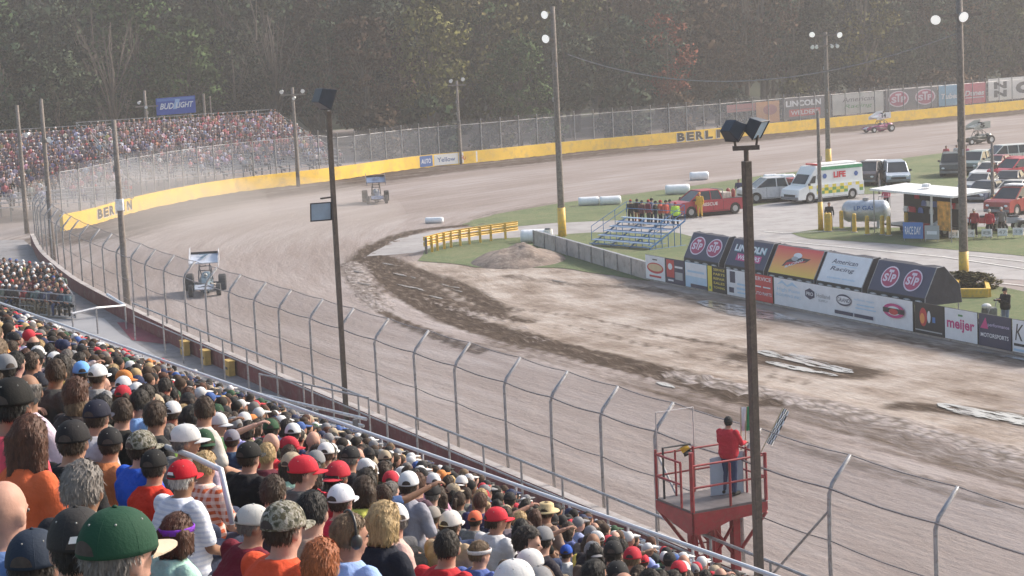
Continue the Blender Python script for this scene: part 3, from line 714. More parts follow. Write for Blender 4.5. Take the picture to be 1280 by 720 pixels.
_mr = N(nt_, 'ShaderNodeMapRange'); _mr.inputs[1].default_value = 1.45; _mr.inputs[2].default_value = 2.6; nt_.links.new(sx_.outputs[2], _mr.inputs[0]); nt_.links.new(_mr.outputs[0], _r.inputs[0])
_r.color_ramp.elements[0].color = (.85, .56, .10, 1); _r.color_ramp.elements[1].color = (.75, .10, .10, 1); _e = _r.color_ramp.elements.new(.45); _e.color = (.82, .34, .12, 1)
cover('dark cover with two round red badges, leftmost of the sloping covers', None, None, (855, 320), (899, 331), SN, lambda p: stp(p), seed=1)
cover('dark cover lettered in white over a red bar, second from left', None, None, (906, 326), (955, 342), SN, lambda p: lincoln(p), seed=2)
cover('cover with an orange and yellow face and a dark slanted emblem', None, None, (960, 337), (1018, 348), m_, emblem, seed=3)
cover('cover with a white face and two lines of dark script', None, None, (1021, 349), (1078, 359), SW, amer, seed=4)
cover('longest dark cover with two round red badges, rightmost, its open end showing', None, None, (1085, 364), (1157, 375), SN, lambda p: stp(p, (.3, .7), .5, .15), seed=5)

# row of boards above the far wall
def farboard(label, x0, x1, z0, h, bg, draw, n=2):
    o, r, w = far_panel(x0, x1, z0, h, .45)
    t = thing('billboard', label, 'billboard', o, 0, 'billboards above the far wall')
    MB().use(kpaint()).prism([Vector((0, 0, 0)), r*w, r*w+Vector((0, 0, h)), Vector((0, 0, h))], Vector((-r.y, r.x, 0))*.1).build('board', t)
    p = Panel(Vector((r.y, -r.x, 0))*.004, r, (0, 0, 1), w, h); p.rect(bg, .0, .0, 1, 1); draw(p); p.build('face', t)
    for i in range(n):
        q = r*(w*(i+.5)/n)+Vector((-r.y, r.x, 0))*.16; MB().use(wood()).bar(q+Vector((0, 0, -z0)), q+Vector((0, 0, h)), .07).build('post', t)
SMR = cm('dull_red', (.36, .13, .13)); SDG = cm('smoke', (.12, .11, .12)); SOB = cm('ochre_orange', (.55, .27, .12))
farboard('small dull red board left of the orange board', 912, 948, 2.9, .9, SMR, lambda p: p.rect(SDG, .1, .3, .9, .36))
farboard('plain orange board above the far wall', 949, 978, 1.35, 2.5, SOB, lambda p: p.oval(SMR, .6, .6, .3, .25))
farboard('dark board lettered in white over a red bar', 982, 1034, 1.45, 2.6, SDG, lambda p: p.text(SW, 'LINCOLN', .5, .72, .84, .28, .04).rect(SR, .15, .12, .9, .45).text(SW, 'WELDERS', .52, .29, .66, .2, .02), 3)
farboard('grey white board with two lines of dark script', 1044, 1108, 1.45, 2.5, cm('dusty_white', (.50, .50, .49)), lambda p: p.text(SDG, 'American', .5, .72, .62, .24, .01, .2).text(SG, 'Racing', .5, .36, .55, .24, .01, .2), 3)
farboard('dark board with two round red badges', 1111, 1175, 1.4, 2.8, SDG, lambda p: stp(p, (.24, .76), .5, .2), 3)
farboard('light blue board with white script', 1177, 1205, 1.4, 2.7, cm('mid_blue', (.16, .38, .58)), lambda p: p.text(SW, 'Tubes', .5, .45, .8, .26, .03, .2))
farboard('red board with white script', 1207, 1236, 1.4, 2.7, cm('mid_red', (.55, .08, .13)), lambda p: p.text(SW, 'Dunes', .5, .5, .84, .26, .03, .2).rect(SW, .1, .26, .9, .3))
farboard('large white board with a dark double letter mark, at the right edge', 1239, 1300, 1.5, 2.9, cm('bright_white', (.80, .80, .80)), lambda p: p.text(SK, 'N', .24, .68, .26, .32, .06).text(SK, 'N', .24, .3, .26, .32, .06).text(SK, 'C', .7, .5, .3, .55, .08), 3)
# ------------------------------------------------------------------ people
skinm = tint('skin', .62, .2, 11, .08, 60, .3); clothm = tint('cloth', .85, .22, 7, .9, 7, .2); knitm = tint('printed_cloth', .85, .15, 9, .5, 11, .2)
hairm = tint('hair', .62, .25, 7, .5, 60, .35, 'hair'); capm = tint('cap_cloth', .8, .12, 12, .12, 90, .25); camom = tint('camouflage_cloth', .85, .1, 12, .3, 20, .2, 'camo')
plaidm = tint('plaid_cloth', .85, .12, 9, .5, 9, .2, 'plaid'); stripem = tint('striped_cloth', .85, .1, 9, .4, 9, .2, 'stripes')
eyew = mat('eye', (.08, .06, .05), .3, 0, .05); lipm = mat('lips', (.40, .17, .14), .6, 0, .1)
def puff(me, f):
    n = len(me.vertices); co = np.empty(n*3); no = np.empty(n*3); me.vertices.foreach_get('co', co); me.vertex_normals.foreach_get('vector', no)
    co = co.reshape(-1, 3); no = no.reshape(-1, 3); k = np.array([f(Vector(c)) for c in co]); me.vertices.foreach_set('co', (co+no*k[:, None]).ravel()); me.update()
def remesh(mb, voxel, name, sm=2, extra=None, mats=None, cut=None):
    me = mb.mesh('tmp'); o = bpy.data.objects.new('tmp', me); COL.objects.link(o)
    r = o.modifiers.new('r', 'REMESH'); r.mode = 'VOXEL'; r.voxel_size = voxel; r.use_smooth_shade = True
    s = o.modifiers.new('s', 'SMOOTH'); s.factor = .5; s.iterations = sm
    bpy.context.view_layer.update()
    out = bpy.data.meshes.new_from_object(o.evaluated_get(bpy.context.evaluated_depsgraph_get()))
    bpy.data.objects.remove(o); bpy.data.meshes.remove(me)
    out.name = name; out.materials.clear()
    for m in (mats or []): out.materials.append(m)
    bm = bmesh.new(); bm.from_mesh(out)
    if cut:
        kill = [v for v in bm.verts if cut(v.co)]
        bmesh.ops.delete(bm, geom=kill, context='VERTS')
    if extra:
        for sub, mi in extra:
            vs = [bm.verts.new(v) for v in sub.v]
            for f in sub.f:
                try: nf = bm.faces.new([vs[i] for i in f]); nf.material_index = mi; nf.smooth = True
                except ValueError: pass
    for f in bm.faces: f.smooth = True
    bm.to_mesh(out); bm.free(); return out
def cap_(mb, a, b, ra, rb, n=12):
    """a limb: a tapered tube with round ends"""
    a = Vector(a); b = Vector(b); d = (b-a).normalized(); L = (b-a).length; pts = []; rs = []
    for i in range(4):
        th = math.pi/2*(1-i/3)*.98; pts.append(a-d*(math.sin(th)*ra)); rs.append(max(.002, math.cos(th)*ra))
    for i in range(1, 4): pts.append(a+d*(L*i/4)); rs.append(ra+(rb-ra)*i/4+.03*ra*(1 if i == 1 else 0))
    for i in range(4):
        th = math.pi/2*(i/3)*.98; pts.append(b+d*(math.sin(th)*rb)); rs.append(max(.002, math.cos(th)*rb))
    mb.tube(pts, rs, n)
def head_geo(mb, M):
    """skull, jaw, nose, ears in head space (origin at the skull centre, +y is forward) placed by M"""
    R3 = M.to_3x3(); P = lambda x, y, z: M @ Vector((x, y, z))
    mb.sphere(P(0, -.008, .015), (.076, .096, .100), 16, 12, R3)
    mb.sphere(P(0, .022, -.045), (.060, .068, .072), 14, 10, R3)
    mb.sphere(P(0, .055, -.088), (.030, .028, .022), 10, 8, R3)
    mb.sphere(P(0, .094, -.030), (.012, .020, .022), 8, 6, R3)
    mb.sphere(P(0, .085, -.008), (.009, .012, .022), 8, 6, R3)
    mb.sphere(P(0, .078, .012), (.052, .018, .012), 10, 6, R3)
    for s in (-1, 1): mb.sphere(P(s*.080, -.005, -.018), (.012, .024, .034), 8, 8, R3)
def face_bits(M):
    R3 = M.to_3x3(); e = MB(); l = MB()
    for s in (-1, 1): e.sphere(M @ Vector((s*.032, .083, -.003)), (.014, .009, .008), 8, 6, R3)
    l.sphere(M @ Vector((0, .083, -.064)), (.024, .010, .006), 8, 5, R3)
    return e, l
def hand_geo(wrist, d, up, side):
    """a relaxed hand with a palm, four bent fingers of different length and a thumb off the palm's side"""
    mb = MB(); d = Vector(d).normalized(); up = Vector(up); up = (up-d*up.dot(d)).normalized(); x = d.cross(up)*side; w = Vector(wrist)
    M = Matrix((x, d, up)).transposed()
    mb.sphere(w+d*.045, (.040, .052, .016), 10, 8, M)
    for k, (ox, L) in enumerate(((-.030, .062), (-.010, .074), (.010, .070), (.030, .055))):
        a = w+d*.078+x*ox; b = a+d*L*.45-up*.006; c = b+d*L*.3-up*.018; e = c+d*L*.15-up*.022
        mb.tube([a-d*.01, a, b, c, e], [.009, .0095, .009, .008, .006], 7)
    a = w+d*.022-x*.034; mb.tube([a, a-x*.024+d*.022-up*.008, a-x*.03+d*.05-up*.014], [.012, .0105, .008], 7)
    return mb
def person_geo(pose, yaw, female=False, heavy=0.0, voxel=.014):
    """returns meshes (body, shirt, pants, shoes) and the head matrix. Origin: the seat under the hips (or the ground, standing)"""
    J = {}; f = .92 if female else 1.0; hv = 1+heavy
    if pose.startswith('sit'):
        lean = {'sit': .02, 'sitlean': .20, 'sitcross': .0, 'sitpoint': .04, 'sitback': -.06}[pose]
        hipz = .095
        P = lambda y, z: Vector((0, y+lean*(z-.1)/.5, z - abs(lean)*.12*(z-.1)))
        pel, wa, ch, sh, nk = P(0, .10), P(-.02, .27), P(-.03, .42), P(-.03, .545), P(-.015, .585)
        hips = [Vector((s*.095, .02, .10)) for s in (-1, 1)]; knees = [Vector((s*.15, .44, .08)) for s in (-1, 1)]
        ank = [Vector((s*.13, .42, -.35)) for s in (-1, 1)]
    else:
        off = .90; P = lambda y, z: Vector((0, y, z+off-.08))
        pel, wa, ch, sh, nk = P(0, .08), P(0, .25), P(-.01, .41), P(-.02, .54), P(-.005, .585)
        hips = [Vector((s*.09, 0, off)) for s in (-1, 1)]; knees = [Vector((-.12, .03, .49)), Vector((.12, .0, .49))]
        ank = [Vector((-.14, .0, .09)), Vector((.14, -.05, .09))]
        if pose == 'standstride': knees = [Vector((-.10, .16, .50)), Vector((.10, .02, .49))]; ank = [Vector((-.10, .20, .09)), Vector((.10, -.22, .10))]
    hc = nk+Vector((0, .03, .150)); Mh = Matrix.Translation(hc) @ Matrix.Rotation(yaw, 4, 'Z') @ Matrix.Rotation({'sitlean': -.18}.get(pose, -.08), 4, 'X')
    shd = [sh+Vector((s*.192*f, 0, -.015)) for s in (-1, 1)]
    if pose in ('sit', 'sitback'): el = [Vector((s*.26*f, sh.y+.06, sh.z-.27)) for s in (-1, 1)]; wr = [Vector((s*.13, .28, .17)) for s in (-1, 1)]
    elif pose == 'sitlean': el = [Vector((s*.24*f, .30, .22)) for s in (-1, 1)]; wr = [Vector((s*.05, .47, .20)) for s in (-1, 1)]
    elif pose == 'sitcross': el = [Vector((s*.27*f, sh.y+.02, sh.z-.27)) for s in (-1, 1)]; wr = [Vector((-s*.03, .17, .33+s*.015)) for s in (-1, 1)]
    elif pose == 'sitpoint': el = [Vector((-.26, .06, .30)), sh+Vector((.33, .22, .02))]; wr = [Vector((-.13, .28, .17)), sh+Vector((.42, .45, .10))]
    elif pose == 'standcross': el = [Vector((s*.27, .04, 1.10)) for s in (-1, 1)]; wr = [Vector((-s*.03, .20, 1.14+s*.015)) for s in (-1, 1)]
    elif pose == 'standhold': el = [Vector((s*.25, .06, 1.10)) for s in (-1, 1)]; wr = [Vector((s*.07, .30, 1.22)) for s in (-1, 1)]
    elif pose == 'standflag': el = [Vector((-.27, .10, 1.10)), Vector((.25, .12, 1.10))]; wr = [Vector((-.20, .34, 1.12)), Vector((.20, .36, 1.08))]
    else: el = [Vector((s*.26, -.02, 1.10)) for s in (-1, 1)]; wr = [Vector((s*.27, .06, .86)) for s in (-1, 1)]
    def torso(mb, g, top=True, bot=-.10):
        wd = f*(1+heavy*.5)
        st = [(pel+Vector((0, -.005, bot)), .155*wd, .115), (pel, .170*wd*hv**.3, .125*hv), (wa, .148*wd*hv, .108*hv**1.3), (ch, .172*wd*hv**.5, .122*hv**.6), (sh-Vector((0, 0, .05)), .200*f, .122), (sh+Vector((0, 0, .005)), .172*f, .098), (sh+Vector((0, 0, .032)), .118*f, .080)]
        if top: st += [(sh+Vector((0, 0, .060)), .076, .066)]
        rings = []
        for c, a, b in st:
            rings.append([c+Vector(((a+g)*math.copysign(abs(math.cos(t))**.8, math.cos(t)), (b+g)*math.copysign(abs(math.sin(t))**.85, math.sin(t)), 0)) for t in [2*math.pi*(i+.5)/20 for i in range(20)]])
        mb.loft(rings)
    mb = MB(); torso(mb, -.006); cap_(mb, nk-Vector((0, 0, .06)), hc-Vector((0, .006, .06)), .068*f, .058*f)
    head_geo(mb, Mh)
    for i in (0, 1):
        cap_(mb, shd[i], el[i], .052*f, .040*f); cap_(mb, el[i], wr[i], .040*f, .027*f)
        cap_(mb, hips[i], knees[i], .085*hv**.5, .056); cap_(mb, knees[i], ank[i], .055, .038)
        fd = Vector((.02*(1 if i else -1), .15, -.045)); cap_(mb, ank[i]+Vector((0, -.02, -.03)), ank[i]+fd, .036, .030)
    e, l = face_bits(Mh); ex = [(e, 1), (l, 2)]
    for i, s in enumerate((-1, 1)): ex.append((hand_geo(wr[i], (wr[i]-el[i]), (0, 0, 1) if pose != 'stand' else (s, 0, 0), s), 0))
    body = remesh(mb, voxel, 'body', 2, ex, [skinm, eyew, lipm])
    mb = MB(); torso(mb, .014, bot=-.06)
    for i in (0, 1): cap_(mb, shd[i]-(el[i]-shd[i])*.05, shd[i].lerp(el[i], .72), .066*f*hv**.4, .060*f)
    # cloth folds
    shirt = remesh(mb, voxel, 'shirt', 2, None, [clothm])
    mbl = MB(); torso(mbl, .020, bot=-.10)
    for i in (0, 1): cap_(mbl, shd[i], el[i], .068*f*hv**.4, .054*f); cap_(mbl, el[i], wr[i]-(wr[i]-el[i])*.04, .054*f, .040*f)
    jacket = remesh(mbl, voxel, 'shirt', 2, None, [clothm])
    for sm_ in (shirt, jacket):
        puff(sm_, lambda c: mnoise.noise(c*8)*.010+.012*(.35-abs(mnoise.noise(Vector((c.x*7, c.y*7, c.z*13)))))+mnoise.noise(c*24)*.003)
    mb = MB(); P0 = pel+Vector((0, 0, -.02)); mb.sphere(P0, (.178*f*hv**.5, .128*hv, .12), 14, 10)
    for i in (0, 1): cap_(mb, hips[i], knees[i], .098*hv**.5, .070); cap_(mb, knees[i], ank[i]+Vector((0, 0, .02)), .068, .056)
    pants = remesh(mb, voxel, 'trousers', 2, None, [clothm])
    mb = MB()
    for i in (0, 1):
        fd = Vector((.02*(1 if i else -1), .17, -.05)); cap_(mb, ank[i]+Vector((0, -.03, -.035)), ank[i]+fd, .047, .040)
    shoes = remesh(mb, voxel, 'shoes', 2, None, [clothm], )
    return dict(body=body, shirt=shirt, jacket=jacket, pants=pants, shoes=shoes, head=Mh)

def tufts(me, n):
    """fine locks that break up the surface and outline of the hair"""
    r = random.Random(n); bm = bmesh.new(); bm.from_mesh(me); fs = [(f.calc_center_median(), f.normal.copy()) for f in bm.faces]
    for _ in range(n):
        c, no = r.choice(fs)
        if (c.x**2+c.y**2)**.5 < .02 and c.z < 0: continue
        back = Vector((c.x*1.5, -.5 if c.z > .05 else c.y, -.9)); d = (back-no*back.dot(no)).normalized()+no*r.uniform(.12, .42)+Vector((r.uniform(-.35, .35), r.uniform(-.35, .35), r.uniform(-.2, .2)))
        d.normalize(); L = r.uniform(.014, .034); w = d.cross(no).normalized()*r.uniform(.0018, .0042); a = c-no*.002
        v = [bm.verts.new(p) for p in (a-w, a+w, a+d*L*.6+w*.7+no*.001, a+d*L)]
        bm.faces.new(v[:4])
    bm.to_mesh(me); bm.free()
# hair and headgear are modelled in head space, once each, and parented to the person
def shell(keep, g=(.010, .012, .012), extra=None, vox=.010, nm='hair', m=None, amp=.004):
    mb = MB(); mb.sphere((0, -.008, .015), (.076+g[0], .096+g[1], .100+g[2]), 22, 16)
    if extra: extra(mb)
    me = remesh(mb, vox, nm, 2, None, [m or hairm], cut=lambda c: not keep(c))
    me.update(); puff(me, lambda c: mnoise.noise(c*38)*amp)
    if nm == 'hair': tufts(me, 1500 if extra else 1000)
    return me
def k_short(c):
    if c.y > .055: return c.z > .070
    if c.y > .015: return c.z > .045
    if c.y > -.02: return c.z > .0
    return c.z > -.055
def k_long(c):
    if c.z > .02: return not (c.y > .05 and c.z < .068)
    return c.y < .03
def ex_long(mb):
    for x, z in ((-.055, -.16), (0, -.19), (.055, -.16)): cap_(mb, (x*.9, -.055, .0), (x, -.075, z), .055, .038)
    for s in (-1, 1): cap_(mb, (s*.070, -.01, 0), (s*.080, -.03, -.13), .026, .024)
def ex_bob(mb):
    for x in (-.05, 0, .05): cap_(mb, (x, -.05, .0), (x*1.1, -.06, -.085), .056, .045)
    for s in (-1, 1): cap_(mb, (s*.074, .0, 0), (s*.078, -.005, -.085), .028, .026)
def ex_tail(mb): mb.tube([(0, -.09, .04), (0, -.14, .035), (0, -.155, -.04), (0, -.14, -.13), (0, -.135, -.17)], [.02, .028, .032, .026, .008], 10)
HAIR = {}
def dome(g=.018, z0=.012, m=None, nm='cap'):
    mb = MB(); rings = []
    n = 40; rx, ry, rz = .076+g, .098+g, .098+g
    for i in range(14):
        th = math.pi/2*i/13*.975; zz = math.sin(th); rr = math.cos(th)**.85
        rings.append([Vector((rx*rr*math.cos(2*math.pi*k/n), -.008+ry*rr*math.sin(2*math.pi*k/n), z0+(rz)*zz)) for k in range(n)])
    inner = [[v*.96 for v in rings[0]]]
    mb.use(m or capm).loft(inner+rings)
    # the arched opening at the back with its strap, laid just proud of the dome
    def on(a, h, k):
        th = math.asin(min(1, h/rz)); rr = math.cos(th)**.85
        return Vector((rx*rr*math.sin(a)*k, -.008-ry*rr*math.cos(a)*k, z0+h))
    mb.use(mat('cap_opening_hair', (.05, .035, .028), .8, 0, .3, 40)); A_ = .44
    for i in range(12):
        a0, a1 = -A_+2*A_*i/12, -A_+2*A_*(i+1)/12; h0, h1 = [.012+.036*math.sqrt(max(0, 1-(a/A_)**2)) for a in (a0, a1)]
        mb.quad(on(a0, .011, 1.012), on(a1, .011, 1.012), on(a1, h1, 1.012), on(a0, h0, 1.012))
    mb.use(m or capm)
    mb.sphere((0, -.008, z0+rz+.002), (.008, .008, .005), 8, 5)
    for k in range(6):
        a = math.pi/6+k*math.pi/3; pts = []
        for i in range(9):
            h = rz*math.sin(math.pi/2*i/8*.97); th = math.asin(h/rz); rr = math.cos(th)**.85
            pts.append((rx*rr*math.sin(a)*.992, -.008-ry*rr*math.cos(a)*.992, z0+h*.992))
        mb.tube(pts, .0017, 4)
        e = on(a+.5, .085, 1.0); mb.use(mat('eyelet_thread', (.35, .35, .33), .8)).sphere(e*.998, .0035, 6, 4); mb.use(m or capm)
    me = mb.mesh(nm, True)
    # panel seams
    for v in me.vertices:
        a = math.atan2(v.co.y, v.co.x); v.co *= 1-.010*max(0, 1-abs(math.sin(a*3))*6)*(1 if v.co.z > z0+.01 else 0)
    return me
def brim_mesh(m=None, front=1):
    mb = MB().use(m or capm); top = []; bot = []
    n = 15; A = []; B = []
    for i in range(n):
        t = -1+2*i/(n-1); a = t*1.05
        x0 = math.sin(a)*.092; y0 = -.008+math.cos(a)*.112
        r = 1-abs(t)**3; x1 = math.sin(a)*(.088)+0; y1 = y0+.075*r; dz = -.022*t*t-.012*r
        A.append(Vector((x0, y0, .014-.016*t*t))); B.append(Vector((x1, y1, .014+dz)))
    th = Vector((0, 0, -.004))
    for i in range(n-1):
        mb.quad(A[i], A[i+1], B[i+1], B[i]); mb.quad(A[i]+th, B[i]+th, B[i+1]+th, A[i+1]+th); mb.quad(B[i], B[i+1], B[i+1]+th, B[i]+th)
    return mb.mesh('brim', True)
def build_hair():
    HAIR['short'] = shell(k_short); HAIR['bushy'] = shell(k_short, (.016, .018, .020), amp=.008)
    HAIR['long'] = shell(k_long, (.013, .014, .012), ex_long, .012, amp=.006); HAIR['bob'] = shell(k_long, (.016, .014, .013), ex_bob, .012, amp=.006)
    HAIR['tail'] = shell(lambda c: k_short(c) or c.y < -.08, (.009, .010, .010), ex_tail)
    HAIR['fringe'] = shell(lambda c: k_short(c) and c.z < .05, (.009, .010, .010))
    HAIR['undercap'] = shell(lambda c: k_short(c) and c.z < .03, (.008, .010, .010))
    HAIR['cap'] = dome(); HAIR['camocap'] = dome(m=camom); HAIR['brim'] = brim_mesh(); HAIR['camobrim'] = brim_mesh(camom)
    mb = MB().use(capm); mb.lathe([(.094, 0), (.097, .03), (.093, .034), (.088, .03), (.088, .004)], 24, (0, -.006, .012)); me = mb.mesh('headband', True)
    for v in me.vertices: v.co.y = -.008+(v.co.y+.008)*1.2
    HAIR['band'] = me
    mb = MB().use(mat('straw', (.55, .42, .22), .8, 0, .2, 30)); mb.lathe([(.165, .0), (.16, .012), (.10, .015), (.094, .09), (.07, .108), (.002, .11)], 24, (0, -.008, .012)); mb.use(kpaint()).lathe([(.098, .018), (.0975, .04), (.09, .041), (.09, .018)], 24, (0, -.008, .012))
    HAIR['straw'] = mb.mesh('straw_hat', True)
    mb = MB().use(mat('ear_defender_plastic', (.03, .03, .03), .4)); mb.tube([(.098*math.sin(a), -.01, .02+.115*math.cos(a)) for a in [R(-95+19*i) for i in range(11)]], .008, 6)
    for s in (-1, 1): mb.sphere((s*.096, -.005, -.015), (.022, .034, .042), 12, 8)
    HAIR['muffs'] = mb.mesh('ear_defenders', True)
    mb = MB().use(mat('white_cap_print', (.7, .7, .7), .7)); mb.quad((-.03, -.1225, .042), (.03, -.1225, .042), (.022, -.1175, .062), (-.022, -.1175, .062)); HAIR['mark'] = mb.mesh('emblem')
build_hair()
PROTO = {}
def proto(pose, yaw, female=False, heavy=0.0):
    k = (pose, round(yaw, 2), female, heavy)
    if k not in PROTO: PROTO[k] = person_geo(pose, yaw, female, heavy)
    return PROTO[k]
def mobj(name, me, parent, color=None, m=None, M=None):
    o = bpy.data.objects.new(name, me); COL.objects.link(o); o.parent = parent
    if color: o.color = (*color, 1)
    if m is not None:
        o.material_slots[0].link = 'OBJECT'; o.material_slots[0].material = m
    if M is not None: o.matrix_local = M
    return o
SKINS = [(.47, .26, .19), (.42, .23, .16), (.52, .31, .24), (.38, .20, .14), (.50, .28, .21), (.27, .145, .09)]
HCOL = {'brown': (.048, .028, .017), 'dark': (.022, .017, .014), 'black': (.012, .011, .011), 'blond': (.42, .30, .15), 'sandy': (.15, .10, .058), 'grey': (.17, .155, .145), 'white': (.6, .58, .55), 'red': (.30, .09, .03), 'auburn': (.080, .032, .018)}
def person(loc, rz, spec, label=None, group=None, scale=1.0):
    """spec: pose, yaw, shirt, sleeve, pants, hair, haircol, cap, capcol, ..."""
    g = spec.get
    pr = proto(g('pose', 'sit'), g('yaw', .5), g('female', False), g('heavy', 0.0))
    t = thing('person', label, 'person', loc, rz, group); t.scale = (scale,)*3
    mobj('body', pr['body'], t, g('skin', SKINS[0]))
    mobj('shirt', pr['jacket' if g('sleeve') == 'long' else 'shirt'], t, g('shirt', (.1, .1, .1)), {'plaid': plaidm, 'stripes': stripem, 'camo': camom}.get(g('cloth')))
    mobj('trousers', pr['pants'], t, g('pants', (.05, .06, .10)))
    mobj('shoes', pr['shoes'], t, g('shoes', (.25, .25, .25)))
    M = pr['head']; hc = HCOL[g('haircol', 'brown')]
    cap = g('cap')
    if g('hair', 'short') != 'none':
        h = g('hair', 'short')
        if cap in ('cap', 'camocap') and h in ('short', 'bushy', 'fringe'): h = 'undercap'
        mobj('hair', HAIR[h], t, hc, M=M)
    if cap:
        Mc = M @ Matrix.Rotation(.06, 4, 'X')
        if g('backwards'): Mc = Mc @ Matrix.Rotation(math.pi, 4, 'Z')
        c = mobj('cap' if 'cap' in cap else 'headband' if cap == 'band' else 'hat', HAIR[cap], t, g('capcol', (.03, .03, .03)), M=Mc)
        if cap in ('cap', 'camocap'): mobj('brim', HAIR['brim' if cap == 'cap' else 'camobrim'], c, g('brimcol', g('capcol', (.03, .03, .03))))
        if g('mark'): mobj('emblem', HAIR['mark'], c)
    if g('muffs'): mobj('ear_defenders', HAIR['muffs'], t, M=M)
    return t
# ------------------------------------------------------------------ near grandstand and its crowd
T3 = R(30); U3 = Vector((-math.sin(T3), math.cos(T3), 0)); V3 = Vector((math.cos(T3), math.sin(T3), 0))
ROWS = [0.75+.8*k for k in range(24)]
def seat_z(v): return CAMH-.65-.46*v-.74
def near_stand():
    t = thing('grandstand', 'long aluminium grandstand in the foreground, rows stepping down to a white front rail', 'grandstand')
    tread = MB().use(mat('stand_decking', (.26, .26, .27), .6, .3, .2, 1.5, dirt=(.15, .14, .14))); bench = MB().use(alu())
    for k, v in enumerate(ROWS):
        z = seat_z(v); a, b = -4.0, 86.0
        c = U3*((a+b)/2)+V3*(v); 
        bench.box((c.x, c.y, z-.02), (.26, b-a, .045), T3)
        tread.box((c.x+V3.x*.36, c.y+V3.y*.36, z-.45), (.52, b-a, .04), T3)
        tread.box((c.x+V3.x*-.16, c.y+V3.y*-.16, z-.26), (.02, b-a, .36), T3)
    tread.build('decking', t); bench.build('benches', t)
    fz = seat_z(ROWS[-1])-.45
    c = U3*41+V3*19.75
    MB().use(mat('stand_skirt', (.30, .29, .30), .6, .3, .2, 1)).box((c.x, c.y, fz-1.0), (.06, 90, 2.0), T3).build('front_skirt', t)
    r = MB().use(mat('white_rail_metal', (.66, .67, .70), .4, .3, .06, 3)); pr = MB()
    for dz, rr in ((1.22, .042), (.9, .022), (.5, .018)): r.bar(U3*-4+V3*19.62+Vector((0, 0, fz+dz)), U3*86+V3*19.62+Vector((0, 0, fz+dz)), rr)
    r.build('front_rail', t)
    for i in range(42):
        p = U3*(-2+i*2.13)+V3*19.62; MB().use(mat('white_rail_metal', 0)).bar(p+Vector((0, 0, fz)), p+Vector((0, 0, fz+1.22)), .026).build('rail_post', t)
    return t
near_stand()
def choose(px_, py_, w, hw=.19):
    """row and place of a spectator from the picture column, row and head width"""
    d0 = FPX*hw/w; best = None
    for v in ROWS:
        r = ray(px_, py_); vv = V3.x*r.x+V3.y*r.y
        if vv <= 0: continue
        s = v/vv; p = Vector((r.x*s, r.y*s, CAMH+r.z*s)); dist = s*FPX
        e = abs(math.log(dist/d0))*2.2 + abs(p.z-(seat_z(v)+.735))*1.6
        if best is None or e < best[0]: best = (e, v, p, dist)
    return best
FACE = -T3+R(-60)+R(90)   # +y of a person turned to face the track: rows face V3
FACEV = math.atan2(V3.y, V3.x)-math.pi/2
